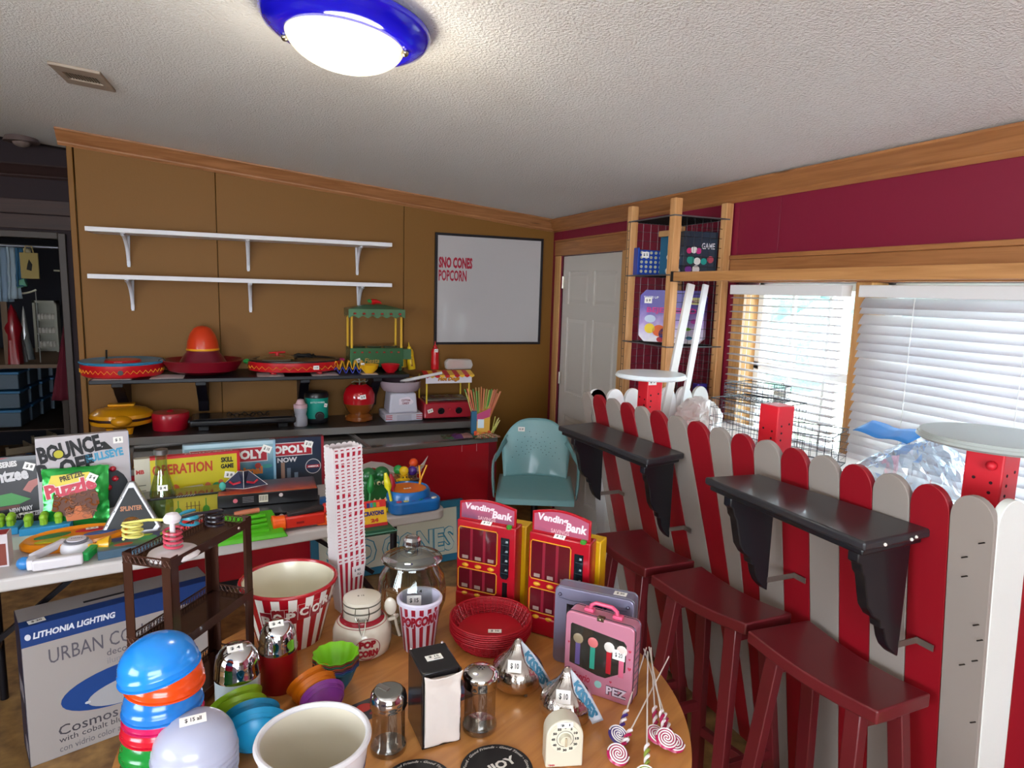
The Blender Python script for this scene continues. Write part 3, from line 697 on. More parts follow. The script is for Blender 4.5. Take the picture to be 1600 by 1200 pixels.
bb = thing('party_game_box', 'dark navy game box with colourful candy circles on the upper rack shelf', 'board game', (2.115, 2.76, zA+.002), -.2)
G().box(-.09, .09, -.03, .03, 0, .215).build('box_body', mat('#14293c', .35, coat=.5), bb, bevel=.002)
for k, (x, z, r, cc) in enumerate(((-.06, .12, .014, '#d8307a'), (-.035, .125, .017, '#f0ece8'), (-.01, .12, .015, '#c02a7a'), (-.05, .075, .02, '#1fa08c'), (-.015, .07, .018, '#e8e6e2'), (.02, .07, .016, '#1a9a90'), (.055, .08, .017, '#b0485a'), (-.06, .03, .018, '#7a3aa0'), (-.02, .03, .02, '#ece8e4'))):
    G().cyl(r, 0, .001, 16, 0, TR(x, -.031, z, rx=PI/2)).build('printed_circle', mat(cc, .5), bb, smooth=0)
letter('GAME', .07, .03, front(.005, -.0315, .13), mat('#c8c8d0', .6), bb)
# sweets game box behind the posts
c = at(1050, 530, 'x', 2.03)
bj = thing('sweets_game_box', 'big octagonal purple and white board game box on the lower rack shelf', 'board game', (2.06, 2.86, zB+.002), math.radians(-52))
bwid, bhei, cc = .34, .27, .03
oct_ = [(-bwid/2+cc, 0), (bwid/2-cc, 0), (bwid/2, cc), (bwid/2, bhei-cc), (bwid/2-cc, bhei), (-bwid/2+cc, bhei), (-bwid/2, bhei-cc), (-bwid/2, cc)]
def gradmat(name, c1, c2, c3, axis='Z', lo=0.0, hi=.27):
    m = bpy.data.materials.new(name); m.use_nodes = True; nt = m.node_tree; b = nt.nodes['Principled BSDF']; b.inputs['Roughness'].default_value = .35
    tc = nt.nodes.new('ShaderNodeTexCoord'); sp = nt.nodes.new('ShaderNodeSeparateXYZ'); mr = nt.nodes.new('ShaderNodeMapRange'); mr.inputs[1].default_value = lo; mr.inputs[2].default_value = hi
    n = nt.nodes.new('ShaderNodeTexNoise'); n.inputs['Scale'].default_value = 18; ad = nt.nodes.new('ShaderNodeMath'); ad.operation = 'MULTIPLY_ADD'; ad.inputs[1].default_value = .5; 
    r = nt.nodes.new('ShaderNodeValToRGB'); e = r.color_ramp.elements; e[0].position = .3; e[0].color = lin(c1); e[1].position = .95; e[1].color = lin(c3); x = e.new(.62); x.color = lin(c2)
    L = nt.links.new; L(tc.outputs['Object'], sp.inputs[0]); L(sp.outputs[axis], mr.inputs[0]); L(tc.outputs['Object'], n.inputs['Vector']); L(n.outputs['Fac'], ad.inputs[0]); L(mr.outputs[0], ad.inputs[2]); L(ad.outputs[0], r.inputs[0]); L(r.outputs[0], b.inputs['Base Color'])
    return m
G().prism(oct_, -.025, .025, 0, Matrix(((1,0,0,0),(0,0,1,0),(0,1,0,0),(0,0,0,1)))).build('box_body', gradmat('sweets_print', '#e8e4e8', '#a98ac8', '#46309a'), bj, bevel=.002)
letter('BEJEWELED', .26, .035, front(-.13, -.0262, .145), mat('#d02a86', .5), bj, .03)
letter('TAKES UP', .08, .012, front(-.15, -.0262, .225), mat('#f0eef4', .6), bj)
price(bj, front(-.125, -.0262, .215), '$ 8', .04, .03)
for k, (x, z, a, b_, cl) in enumerate(((.10, .03, .016, .009, '#3a86b0'), (.055, .045, .018, .01, '#d8485c'), (.09, .075, .017, .008, '#6ab02a'), (.135, .055, .016, .01, '#e09a50'), (.12, .115, .018, .012, '#b03a9a'), (.145, .14, .014, .008, '#d04060'), (-.06, .06, .035, .03, '#e8661f'), (-.03, .045, .03, .03, '#1f2f86'), (-.05, .015, .02, .014, '#c01c2a'), (-.11, .07, .028, .026, '#f0d030'), (-.11, .12, .03, .02, '#c8d4ec'))):
    G().cyl(1, 0, .001, 16, 0, Matrix.Translation((x, -.026, z)) @ Matrix.Rotation(PI/2, 4, 'X') @ Matrix.Diagonal((a, b_, 1, 1))).build('printed_shape', mat(cl, .5), bj, smooth=0)
G().box(.06, .15, -.0268, -.0258, .20, .235).build('printed_panel', mat('#d8cf8a', .5), bj); letter('MIX & MATCH', .08, .014, front(.065, -.0275, .21), mat('#8a3a8a', .5), bj)
sb1 = tag(G().box(-.03, .03, -.02, .02, 0, .10).build('small_purple_box', mat('#4a3aa8', .4), bevel=.001), 'small purple box standing behind the round white post top, right one', 'box'); sb1.location = (2.17, 2.74, 1.16)
sb2 = tag(G().box(-.022, .022, -.02, .02, 0, .10).build('small_purple_box', mat('#3a2a80', .4), bevel=.001), 'small dark purple box low in the rack, left one', 'box'); sb2.location = (2.03, 2.95, 1.2)
wgrid((rx, ry, 1.158), (rx3-rx, 0, 0), (0, ry1-ry, 0), 8, 10, .0018, 'wire_shelf')
# two white trim boards leaning in the rack
for k, (pb, pt_, w_) in enumerate((((1050, 590), (1080, 442), .040), ((1076, 590), (1103, 441), .03))):
    a = at(pb[0], pb[1], 'y', ry-.06); b_ = at(pt_[0], pt_[1], 'y', ry-.035); b_.z = min(b_.z, 1.76); d_ = (a-b_); a2 = a+d_*1.6
    mid_ = (a2+b_)/2
    o = tag(G().bar(a2-mid_, b_-mid_, w_, .016, up=(0, 1, 0)).build('trim_board', mat('#e9eaec' if k else '#d8d4d0', .45), bevel=.002), ['white trim board leaning on the rack, left of the pair', 'white trim board leaning on the rack, right of the pair'][k], 'board', 'white trim boards leaning on the rack')
    o.location = mid_
# ================================================================ GOLD WALL FURNITURE
def YP(x, y, Y): return at(x, y, 'y', Y)
# white shelves with three brackets
def white_shelf(label, pl, pr, brk, th, blen):
    Yf = D-.25; a = YP(pl[0], pl[1], Yf); b = YP(pr[0], pr[1], Yf); z = (a.z+b.z)/2
    t = thing('wall_shelf', label, 'wall shelf', (a.x, D, z), group='white bracket shelves on the gold wall'); L = b.x-a.x
    wm_ = mat('#e6e3e6', .5)
    G().box(0, L, -.25, -.004, -th, 0).build('shelf_board', wm_, t, bevel=.002)
    for bx_ in brk:
        x = at(bx_, 400, 'y', D-.2).x-a.x
        g = G(); g.prism([(x-.013, 0), (x+.013, 0), (x+.007, -blen), (x-.007, -blen)], -.0, .006, 0, Matrix(((1,0,0,0),(0,0,-1,-.012),(0,1,0,-th),(0,0,0,1))))
        g.prism([(x-.013, -.01), (x+.013, -.01), (x+.010, -.20), (x-.010, -.20)], 0, .004, 0, Matrix(((1,0,0,0),(0,1,0,0),(0,0,1,-th-.004),(0,0,0,1))))
        # ribbed brace running from the wall foot to the front
        n = 10
        def rib(u, v): 
            yy = -.205+.19*math.sin(u*PI/2); zz = -.012-(blen-.02)*(1-math.cos(u*PI/2)); return (x+(v-.5)*.020, yy, zz-th)
        g.grid(rib, n, 1)
        g.add([(x, -.012, -th-.004), (x, -.20, -th-.004)]+[(x, -.205+.19*math.sin(u/8*PI/2), -.012-(blen-.02)*(1-math.cos(u/8*PI/2))-th) for u in range(9)], [tuple([0, 1]+list(range(2, 11)))])
        g.build('bracket', mat('#dcdce2', .4), t, solid=.002)
    return t
white_shelf('upper white wall shelf on three white brackets', (132, 356), (613, 377), (193, 388, 565), .026, .19)
white_shelf('lower white wall shelf on three white brackets', (136, 429), (613, 441.5), (196, 390, 567), .026, .19)
# whiteboard
p0, p1 = YP(681, 361, D-.02), YP(849, 375, D-.02); q0, q1 = YP(678, 536, D-.02), YP(844, 540, D-.02)
wx0, wx1, wz1_, wz0_ = (p0.x+q0.x)/2, (p1.x+q1.x)/2, (p0.z+p1.z)/2, (q0.z+q1.z)/2
wbd = thing('whiteboard', 'black framed whiteboard reading SNO CONES POPCORN in red letters', 'whiteboard', (wx0, D, wz0_))
ww, wh = wx1-wx0, wz1_-wz0_
G().box(.012, ww-.012, -.016, -.002, .012, wh-.012).build('board_face', mat('#b9b4b4', .10, coat=.6), wbd, smooth=0)
G().box(0, ww, -.024, -.001, 0, .018).box(0, ww, -.024, -.001, wh-.018, wh).box(0, .018, -.024, -.001, .018, wh-.018).box(ww-.018, ww, -.024, -.001, .018, wh-.018).build('board_frame', mat('#15121a', .4), wbd, bevel=.002)
letter('SNO CONES', ww*.30, wh*.100, front(.028, -.0168, wh*.690), mat('#a01030', .5), wbd, .05)
letter('POPCORN', ww*.25, wh*.100, front(.028, -.0168, wh*.575), mat('#a01030', .5), wbd, .03)
# black shelf with corbels
SY = D-.45; SZ = (at(140, 597, 'y', SY).z+at(620, 583, 'y', SY).z)/2
sx0 = at(138, 598, 'y', SY).x; sx1 = at(640, 583, 'y', SY).x
bs = thing('wall_shelf', 'long black wall shelf holding red party cookers', 'wall shelf', (sx0, D, SZ))
G().box(0, sx1-sx0, -.45, -.003, -.024, 0).build('shelf_board', mat('#15141c', .4), bs, bevel=.004)
for cx_ in (186, 315, 476, 588):
    x = at(cx_, 615, 'y', D-.25).x-sx0
    prof = [(0, 0), (.30, 0), (.30, -.04), (.24, -.06), (.20, -.10), (.10, -.17), (.07, -.24), (0, -.24)]
    G().prism([(p_[0], p_[1]) for p_ in prof], -.03, .03, 0, Matrix(((0,0,1,x),(-1,0,0,-.003),(0,1,0,-.024),(0,0,0,1)))).build('corbel', mat('#120f18', .45), bs, bevel=.003)
SZ += .0005
for k, (a, b_) in enumerate(((142, 205), (233, 286), (402, 445), (488, 530), (566, 592))):
    xa, xb = at(a, 590, 'y', SY).x, at(b_, 590, 'y', SY).x
    o = tag(G().box(0, xb-xa, 0, .20, 0, .0008).build('paper_sheet', mat('#d8cfd0', .8)), ['white paper sheet under the blue and red warmer', 'white paper sheet between the warmer and the red sombrero', 'white paper sheet under the left half of the round griddle', 'white paper sheet under the right half of the round griddle', 'white paper sheet under the yellow bowl'][k], 'paper', 'paper sheets lining the black shelf')
    o.location = (xa, SY+.004, SZ)
def base(px_, Y, z): p = at(px_, 600, 'y', Y); return (at(px_, 600, 'y', Y).x, Y, z)
def zigzag(t, r, z, h, n, a0, a1, m, w_=.004):
    pts = []
    for i in range(n+1):
        a = a0+(a1-a0)*i/n; pts.append((r*math.cos(a), r*math.sin(a), z+(h/2 if i % 2 else -h/2)))
    G().tube(pts, w_/2, 4).build('zigzag_line', m, t, smooth=0)
SZt = SZ+.001
redp = mat('#c0141f', .28, coat=.4); yel = mat('#e0a82c', .4)
# blue and red tortilla warmer
t = thing('food_warmer', 'round red warmer with turquoise top and yellow zigzag at left end of black shelf', 'warmer', base(194, D-.235, SZt)); R1 = .218
H1 = .085
G().lathe([(1e-5, 0), (R1*.9, 0), (R1*.97, .01), (R1, .03), (R1, H1-.01)], 48).build('red_body', redp, t)
G().lathe([(R1, H1-.01), (R1*1.03, H1), (R1*1.0, H1+.006), (R1*.85, H1-.004), (1e-5, H1-.006)], 48).build('turquoise_top', mat('#2f86b0', .3, coat=.3), t)
G().lathe([(R1*.45, H1-.006), (R1*.42, H1+.008), (R1*.3, H1+.01), (1e-5, H1+.006)], 32).build('centre_dish', redp, t)
zigzag(t, R1*1.004, H1*.45, .018, 40, -PI*.98, -PI*.02, yel)
G().cyl(.014, -.001, .003, 20, 0, TR(R1*.08, -R1*1.0, H1*.45, rx=PI/2)).build('badge', mat('#2a2420', .4), t)
price(t, TR(-.01, -R1*.45, H1+.0, rx=.0), '$ 15', .04, .02)
G().tube([(-R1*.5, R1*.7, H1), (-R1*.5, R1*.75, H1+.05)], .006, 6).build('rear_knob', mat('#1a1412', .5), t)
# sombrero chip warmer
t = thing('sombrero_dish', 'dark red plastic sombrero serving dish with orange crown and yellow band', 'serving dish', base(319, D-.225, SZt)); R2 = .198; k_ = R2
G().lathe([(1e-5, 0), (k_*.62, 0), (k_*.95, .025), (k_*1.06, .085), (k_*1.02, .09), (k_*.85, .05), (k_*.6, .04)], 48, rf=lambda a, z: 1+.10*abs(math.cos(a))*(z/.09)).build('brim', mat('#7c0f20', .3, coat=.3), t)
G().lathe([(k_*.75, .04), (k_*.60, .10), (k_*.47, .135), (k_*.46, .145)], 40).build('hat_base', mat('#6a1024', .3, coat=.3), t)
G().lathe([(k_*.47, .145), (k_*.48, .150), (k_*.47, .158)], 40).build('hat_band', mat('#e8a31e', .35), t)
G().lathe([(k_*.465, .158), (k_*.44, .20), (k_*.36, .245), (k_*.24, .28), (k_*.12, .293), (1e-5, .296)], 40).build('crown', mat('#cf3a16', .28, coat=.3), t)
price(t, TR(.0, -k_*.62, .085, rx=1.1), '$ 5', .045, .03)
G().tube([(-k_*.9, -.02, .04), (-k_*1.1, -.03, .10), (-k_*1.22, -.02, .09), (-k_*1.22, 0, .04), (-k_*1.12, .02, .02)], .0025, 5).build('cord', mat('#241010', .6), t)
# round quesadilla griddle
t = thing('electric_griddle', 'wide red round griddle with glass lid and coiled black cord on black shelf', 'griddle', base(462, D-.232, SZt)); R3 = .222
g = G(); mxs = Matrix.Diagonal((1.3, .98, 1, 1))
g.lathe([(1e-5, .014), (R3*.85, .014), (R3*.98, .022), (R3, .045), (R3, .075), (R3*.97, .08)], 56, 0, mxs); g.build('red_body', redp, t)
G().lathe([(R3*.98, .078), (R3*.97, .088), (R3*.9, .086), (R3*.88, .078), (1e-5, .077)], 56, 0, mxs).build('black_plate', mat('#17171a', .3, coat=.3), t)
for sx_ in (-1, 1):
    G().cyl(.02, 0, .014, 12, 0, TR(sx_*.14, -.10, 0)).build('foot', redp, t)
    G().ball(.022, 12, 0, TR(sx_*R3*1.32, -.01, .075), .7).build('handle', mat('#2f9a4a' if sx_ < 0 else '#c03070', .35), t)
pts = []
for i in range(33): a = -PI*.95+i/32*PI*.9; pts.append((R3*1.305*math.cos(a), R3*.985*math.sin(a), .045+(.010 if i % 2 else -.010)))
G().tube(pts, .002, 4).build('zigzag_line', yel, t, smooth=0)
G().lathe([(.125, 0), (.12, .008), (.09, .02), (.04, .028), (1e-5, .03)], 32, 0, TR(-.11, 0, .084)).build('glass_lid', glassy('#dfe4e0', .05, .35), t)
G().tube([(-.16, 0, .125), (-.06, 0, .13)], .006, 8).cyl(.012, .11, .128, 12, 0, TR(-.11, 0, 0)).build('lid_handle', redp, t)
pts = [(.06+.045*math.cos(a*1.3)+.02*math.sin(a*2.1), .0+.04*math.sin(a), .095+.006*(a % 4)) for a in [i*.35 for i in range(56)]]
G().tube(pts, .004, 5).build('cord', mat('#121214', .5), t)
price(t, front(.11, -.212, .05), '$ 25', .035, .025)
# taco holder, bowls
t = thing('taco_rack', 'small wavy yellow and blue taco rack beside the yellow bowl', 'taco rack', base(545, D-.33, SZt))
g = G()
def wave(u, v):
    return (-.095+.19*u, -.03+.06*v, .012+.028*(1+math.sin(u*2*PI*4.5))+.012)
g.grid(wave, 60, 4); g.build('yellow_wave', mat('#e6a81c', .35), t, solid=.004)
G().grid(lambda u, v: (-.095+.19*u, -.032+.064*v, .002+.018*(1+math.sin(u*2*PI*4.5))), 60, 4).build('blue_wave', mat('#3a3fae', .35), t, solid=.004)
price(t, front(.085, -.034, .055), '$ 4', .022, .022)
def bowl(label, px_, Y, z, r, h, m, grp=None):
    t = thing('bowl', label, 'bowl', base(px_, Y, z), group=grp)
    G().lathe([(1e-5, 0), (r*.45, 0), (r*.5, .004), (r*.85, h*.5), (r, h), (r*.96, h), (r*.8, h*.5), (r*.45, .008), (1e-5, .007)], 32).build('bowl_shell', m, t)
    G().tube([(r*math.cos(a), r*math.sin(a), h) for a in [i*PI/16 for i in range(32)]], .002, 5, closed=True).build('bowl_rim', m, t); return t
bowl('yellow snack bowl in front of the green food stand', 577, D-.36, SZt, .062, .055, mat('#e8b21e', .3))
bowl('red snack bowl in front of the green food stand, right of the yellow one', 610, D-.36, SZt, .062, .055, redp)
# green fiesta stand
gx = at(585, 560, 'y', D-.17).x
t = thing('food_stand_toy', 'green tin food bar stand with yellow poles, awning and red chilli on top', 'food warmer', (gx, D-.17, SZt)); grn = mat('#3f6b45', .25, .5); gr2 = mat('#5a8360', .22, .5)
hw_, hd_ = .178, .10
mp = mpp(t.location)
zb0, zb1, zr0, zr1 = .0, .155, .355, .415
g = G().box(-hw_, hw_, -hd_, hd_, .028, zb1).box(-hw_+.01, -hw_+.03, -hd_, hd_, 0, .028).box(hw_-.03, hw_-.01, -hd_, hd_, 0, .028); g.build('stand_body', grn, t, bevel=.002)
G().box(hw_, hw_+.06, -hd_*.8, hd_*.4, .075, .145).build('side_box', gr2, t, bevel=.002)
g = G(); 
for s_ in (-1, 1):
    for yy in (-1, 1): G().cyl(.008, zb1, zr0+.01, 10, 0, TR(s_*(hw_-.012), yy*(hd_-.01), 0)).build('pole', mat('#e0b030', .3), t)
n = 40; vs = []; a = []
out = []
for side in range(4):
    for i in range(12 if side % 2 == 0 else 5):
        m_ = 12 if side % 2 == 0 else 5; u = i/m_
        c_ = [(-hw_-.01, -hd_-.01), (hw_+.01, -hd_-.01), (hw_+.01, hd_+.01), (-hw_-.01, hd_+.01)]
        p_, q_ = c_[side], c_[(side+1) % 4]; out.append((p_[0]+(q_[0]-p_[0])*u, p_[1]+(q_[1]-p_[1])*u))
g = G(); N = len(out); vs = [(x, y, zr0+(.018 if i % 2 else 0)) for i, (x, y) in enumerate(out)]+[(x, y, zr1) for x, y in out]+[(x*.35, y*.35, zr1+.028) for x, y in out]
g.add(vs, [(i, (i+1) % N, N+(i+1) % N, N+i) for i in range(N)]+[(N+i, N+(i+1) % N, 2*N+(i+1) % N, 2*N+i) for i in range(N)]+[tuple(range(2*N, 3*N))]); g.build('awning', gr2, t, smooth=0)
for k in range(6): G().ball(.011, 8, 0, TR(-hw_+.03+k*.06, -hd_-.011, zr0+.03), .6).build('painted_pepper', mat('#b0302a', .4), t)
for k in range(7): G().ball(.009, 8, 0, TR(-hw_+.03+k*.049, -hd_-.001, zb1-.028), .6).build('painted_pepper', mat('#b0302a', .4), t)
letter('Fiesta', .10, .032, front(-.085, -hd_-.002, .055), mat('#b8862c', .4), t, .01, .2)
price(t, front(-.13, -hd_-.002, .07) @ TR(rz=.3), '$ 20', .04, .028)
g = G(); g.tube([(-.02, 0, zr1+.045), (.01, 0, zr1+.05), (.035, 0, zr1+.045), (.05, 0, zr1+.035)], lambda u: .020*(1-u)+.002, 10); g.build('chilli', mat('#cf1a20', .25, coat=.5), t)
G().tube([(-.02, 0, zr1+.045), (-.035, 0, zr1+.055), (-.045, 0, zr1+.05)], .011, 8).build('chilli_stem', mat('#2f8a3a', .4), t)
for k in range(3): G().lathe([(1e-5, 0), (.045, 0), (.05, .008), (.02, .016), (1e-5, .018)], 20, 0, TR(-.11+k*.11, 0, zb1)).build('pan_lid', mat('#b8b4ac', .2, .9), t)
# squeeze bottles
def squeeze(label, px_, Y, z, r, h, m, lean, txt, grp):
    t = thing('squeeze_bottle', label, 'bottle', base(px_, Y, z), group=grp); t.rotation_euler = (0, lean, 0)
    G().lathe([(1e-5, 0), (r*.95, 0), (r, .006), (r, h*.25), (r*.93, h*.45), (r, h*.62), (r*.8, h*.72), (r*.45, h*.76), (1e-5, h*.76)], 24).build('bottle_body', m, t)
    G().lathe([(r*.5, h*.74), (r*.5, h*.82), (r*.2, h*.86), (r*.08, h), (1e-5, h)], 16).build('nozzle', m, t)
    if txt:
        wr_ = lambda x, y: ((r+.0008)*math.sin(x/r), -(r+.0008)*math.cos(x/r), y)
        letter(txt, h*.36, r*.7, TR(0, 0, h*.12), mat('#7a2a1a', .5), t, .01, 0, wrap=lambda x, y: wr_(r*.35-y, x))
    return t
bz = .80
squeeze('yellow mustard squeeze bottle leaning beside the green stand', 643, D-.20, SZt, .027, .19, mat('#e8bf1c', .35), -.12, 'Mustard', 'squeeze bottles')
squeeze('second yellow squeeze bottle half hidden behind the green stand', 630, D-.07, SZt, .024, .15, mat('#d9b01c', .35), -.05, None, 'squeeze bottles')
# ---- counter below
BY0 = D-.43; zc_ = (at(204, 686, 'y', BY0).z+at(738, 656, 'y', BY0).z)/2
CZ = zc_; bx0 = at(200, 684, 'y', BY0).x-.05; bx1 = at(738, 654, 'y', BY0).x
steel = mat('#8b8784', .38, .75, bump=(30, .1, .001))
ct = thing('steel_counter', 'long narrow steel-edged counter under the black shelf', 'counter', (bx0, D, 0)); Lc = bx1-bx0
G().box(0, Lc, -.43, -.005, CZ-.006, CZ).build('counter_top', mat('#4a4648', .35, .6), ct)
G().box(0, Lc, -.436, -.43, CZ-.045, CZ+.001).box(Lc, Lc+.005, -.436, -.005, CZ-.045, CZ+.001).build('steel_edge', steel, ct, bevel=.002)
for x in (.05, Lc-.05):
    for y in (-.08,): G().box(x-.02, x+.02, y-.02, y+.02, 0, CZ-.006).build('leg', steel, ct)
CZ += .001
# chest freezer
a = at(776, 683, 'z', .745); b_ = at(520, 706, 'z', .745); dd = (Vector((a.x, a.y))-Vector((b_.x, b_.y))).normalized(); ang = math.atan2(dd.y, dd.x)
Lf = 2.12; ch = thing('chest_freezer', 'long red chest freezer with steel lid rim and white swoosh', 'freezer', (a.x-dd.x*Lf, a.y-dd.y*Lf, 0), ang); Wf = .60; Hf = .745
redf = mat('#a81522', .28, coat=.4, vary=.08)
G().box(0, Lf, .004, Wf, .06, Hf-.03).build('freezer_body', redf, ch, bevel=.006)
G().box(.03, Lf-.03, .03, Wf-.03, 0, .06).build('plinth', mat('#131114', .6), ch)
G().box(Lf-.055, Lf+.001, 0, .004, .06, Hf-.03).build('corner_strip', mat('#7c0f1c', .4), ch)
G().box(-.004, Lf+.006, -.006, .03, Hf-.03, Hf).box(-.004, Lf+.006, Wf-.03, Wf, Hf-.03, Hf).box(-.004, .03, .03, Wf-.03, Hf-.03, Hf).box(Lf-.03, Lf+.006, .03, Wf-.03, Hf-.03, Hf).box(Lf*.6-.015, Lf*.6+.015, .03, Wf-.03, Hf-.03, Hf+.002).build('steel_rim', mat('#a8a4a0', .3, .85), ch, bevel=.003)
for k, (x0_, x1_) in enumerate(((.03, Lf*.6-.015), (Lf*.6+.015, Lf-.03))): G().box(x0_, x1_, .03, Wf-.03, Hf-.022, Hf-.010).build('sliding_lid', mat('#5c5856', .15, coat=.5), ch)
# white swoosh: crescent on the front face
def chx(px_, py_):
    d_ = ray(px_, py_); n_ = Vector((math.sin(ang), -math.cos(ang), 0)); t_ = (ch.location-EYE).dot(n_)/d_.dot(n_); q_ = EYE+d_*t_-ch.location
    return (q_.x*math.cos(ang)+q_.y*math.sin(ang), q_.z)
U = [chx(*q_) for q_ in ((545, 742), (560, 728), (580, 721), (600, 723), (620, 732), (635, 738), (650, 733), (660, 724), (669, 712))]
Lw = [chx(*q_) for q_ in ((669, 713), (662, 730), (652, 741), (636, 748), (618, 744), (600, 734), (582, 731), (562, 736), (546, 748))]
g = G(); n = len(U); vs = [(p_[0], -.0012+.004, p_[1]) for p_ in U]+[(p_[0], .0028, p_[1]) for p_ in reversed(Lw)]
g.add(vs, [(i, i+1, n+i+1, n+i) for i in range(n-1)]); g.build('white_swoosh', mat('#e8e2e2', .4), ch, smooth=0)
for q_ in ((722, 706), (745, 705)):
    x_, z_ = chx(*q_); G().tube([(x_-.001, .003, z_+.05), (x_, .003, z_)], .0018, 4).build('scratch', mat('#d8a8a8', .6), ch)
# ---- things on the counter
cy_ = D-.22
redw = mat('#b8122a', .3, coat=.3)
t = thing('waffle_maker', 'yellow round clamshell quesadilla maker at left end of the counter', 'waffle maker', base(188, cy_, CZ)); r = 44*mpp(t.location)
ym = mat('#e09a16', .25, coat=.4)
G().lathe([(1e-5, .035), (r*.7, .035), (r*.97, .055), (r, .078)], 40).build('lower_shell', ym, t)
G().lathe([(r*.96, .078), (r*.96, .094)], 40).build('seam', mat('#3a1a10', .5), t)
G().lathe([(r, .094), (r*.97, .115), (r*.75, .14), (r*.4, .15), (1e-5, .152)], 40).build('upper_shell', ym, t)
G().box(-.07, .07, -.02, .05, .152, .166).build('top_plate', ym, t, bevel=.005)
G().ball(.055, 20, 0, TR(.02, -r*.92, .088), .6).build('front_latch', ym, t)
for a_ in (-1.1, -2.0, 1.5): G().lathe([(1e-5, 0), (.012, 0), (.022, .04)], 12, 0, TR(r*.7*math.cos(a_), r*.7*math.sin(a_), 0)).build('foot', ym, t)
t = thing('tortilla_keeper', 'small red lidded round dish beside the yellow maker', 'dish', base(264, cy_, CZ)); r = 27*mpp(t.location)
G().lathe([(1e-5, 0), (r*.9, 0), (r*.94, .01), (r*.94, .07)], 36).build('dish_body', redw, t); G().lathe([(r*1.0, .066), (r, .098), (r*.96, .106), (1e-5, .11)], 36).build('lid', redw, t); G().ball(.02, 12, 0, TR(0, 0, .11), .5).build('lid_knob', redw, t)
t = thing('electric_griddle', 'long flat black electric griddle in the middle of the counter', 'griddle', base(380, cy_-.02, CZ)); L_ = 150*mpp(t.location)/2; bk = mat('#15161c', .35, coat=.3)
G().box(-L_, L_, -.13, .13, .03, .07).build('griddle_body', bk, t, bevel=.012, seg=3); G().box(-L_*.93, L_*.93, -.11, .11, .07, .074).build('plate', mat('#24242a', .25), t, bevel=.002)
for s_ in (-1, 1):
    G().box(s_*L_*.75-.03, s_*L_*.75+.03, -.10, .10, 0, .03).build('foot', bk, t, bevel=.004)
    G().box(s_*L_*1.0-.012, s_*L_*1.0+.012, -.06, .06, .045, .062).build('handle', mat('#3c3c42', .4), t, bevel=.004)
G().tube([(-.1+.25*i/20, .03*math.sin(i), .08+.008*math.sin(i*1.7)) for i in range(21)], .004, 5).build('cord', bk, t)
t = thing('baby_bottle', 'small clear baby bottle with pink teat cap', 'bottle', base(469, cy_-.10, CZ))
G().lathe([(1e-5, 0), (.038, 0), (.043, .01), (.043, .05), (.034, .075), (.041, .10), (.041, .118)], 24).build('bottle_body', mat('#c8c8d4', .3, alpha=.75), t); G().lathe([(.043, .118), (.043, .14), (.03, .145), (.022, .165), (.02, .172), (1e-5, .178)], 24).build('bottle_cap', mat('#e0b8c0', .4), t)
t = thing('bottle_warmer', 'teal and black electric warmer with a round dial', 'warmer', base(494, cy_, CZ)); m_ = mpp(t.location)
G().lathe([(1e-5, .0), (.068, 0), (.074, .01), (.074, .035)], 32, rf=lambda a, z: 1+.08*abs(math.sin(2*a))**2).build('base', bk, t)
G().lathe([(.074, .035), (.076, .17)], 32, rf=lambda a, z: 1+.08*abs(math.sin(2*a))**2).build('teal_body', mat('#0f9c8a', .35), t)
G().lathe([(.078, .17), (.078, .19), (.07, .205), (.05, .21), (1e-5, .20)], 32).build('black_top', bk, t)
G().cyl(.030, 0, .008, 24, 0, TR(.012, -.08, .055, rx=PI/2)).cyl(.020, .008, .022, 20, 0, TR(.012, -.08, .055, rx=PI/2)).build('dial', bk, t)
letter('BOTTLE WARMER', .09, .011, front(-.045, -.083, .14), mat('#d8ecea', .5), t); price(t, front(.05, -.084, .125) @ TR(rz=-.2), '$ 5', .018, .024)
t = thing('candy_apple_jar', 'glossy red and caramel ceramic candy apple cookie jar with twig stem', 'jar', base(561, cy_, CZ)); r = .108
G().lathe([(1e-5, 0), (r*.78, 0), (r*.88, .008), (r*.86, .03), (r*.62, .05), (r*.8, .075), (r*.97, .12)], 36).build('caramel_base', mat('#8a4a1c', .18, coat=.6), t)
G().lathe([(r*.975, .12), (r, .15), (r*.98, .185), (r*.82, .225), (r*.5, .25), (r*.2, .248), (1e-5, .235)], 36).build('apple_lid', mat('#b8101c', .12, coat=.8), t)
g = G(); g.tube([(0, 0, .235), (.005, 0, .265), (-.005, 0, .29)], .004, 6); g.tube([(.003, 0, .262), (.03, 0, .27), (.05, 0, .262), (.06, 0, .275)], .003, 6); g.tube([(.003, 0, .262), (-.03, 0, .27), (-.05, 0, .26)], .003, 6)
g.build('twig_stem', mat('#8a8c7c', .7), t); price(t, front(.008, -r*1.0, .175) @ TR(rz=.15), '$ 8', .038, .03)
t = thing('cotton_candy_machine', 'white cotton candy machine with clear pinkish bowl and a white cone stick', 'candy machine', base(626, cy_, CZ)); wh_ = mat('#cfccd8', .35)
g = G(); g.hexa([(-.10,-.10,.055),(.10,-.10,.055),(.10,.10,.055),(-.10,.10,.055),(-.088,-.088,.19),(.088,-.088,.19),(.088,.088,.19),(-.088,.088,.19)]); g.build('body', wh_, t, bevel=.012, seg=3)
G().box(-.13, .13, -.12, .12, 0, .055).build('base', wh_, t, bevel=.01, seg=3)
for z_ in (.018, .03, .042): 
    for s_ in (-1, 1): G().box(s_*.105-.022, s_*.105+.022, -.1215, -.119, z_-.0025, z_+.0025).build('red_stripe', redw, t)
G().box(-.05, .05, -.124, -.119, .006, .048).build('front_panel', mat('#bdbac8', .35), t, bevel=.001)
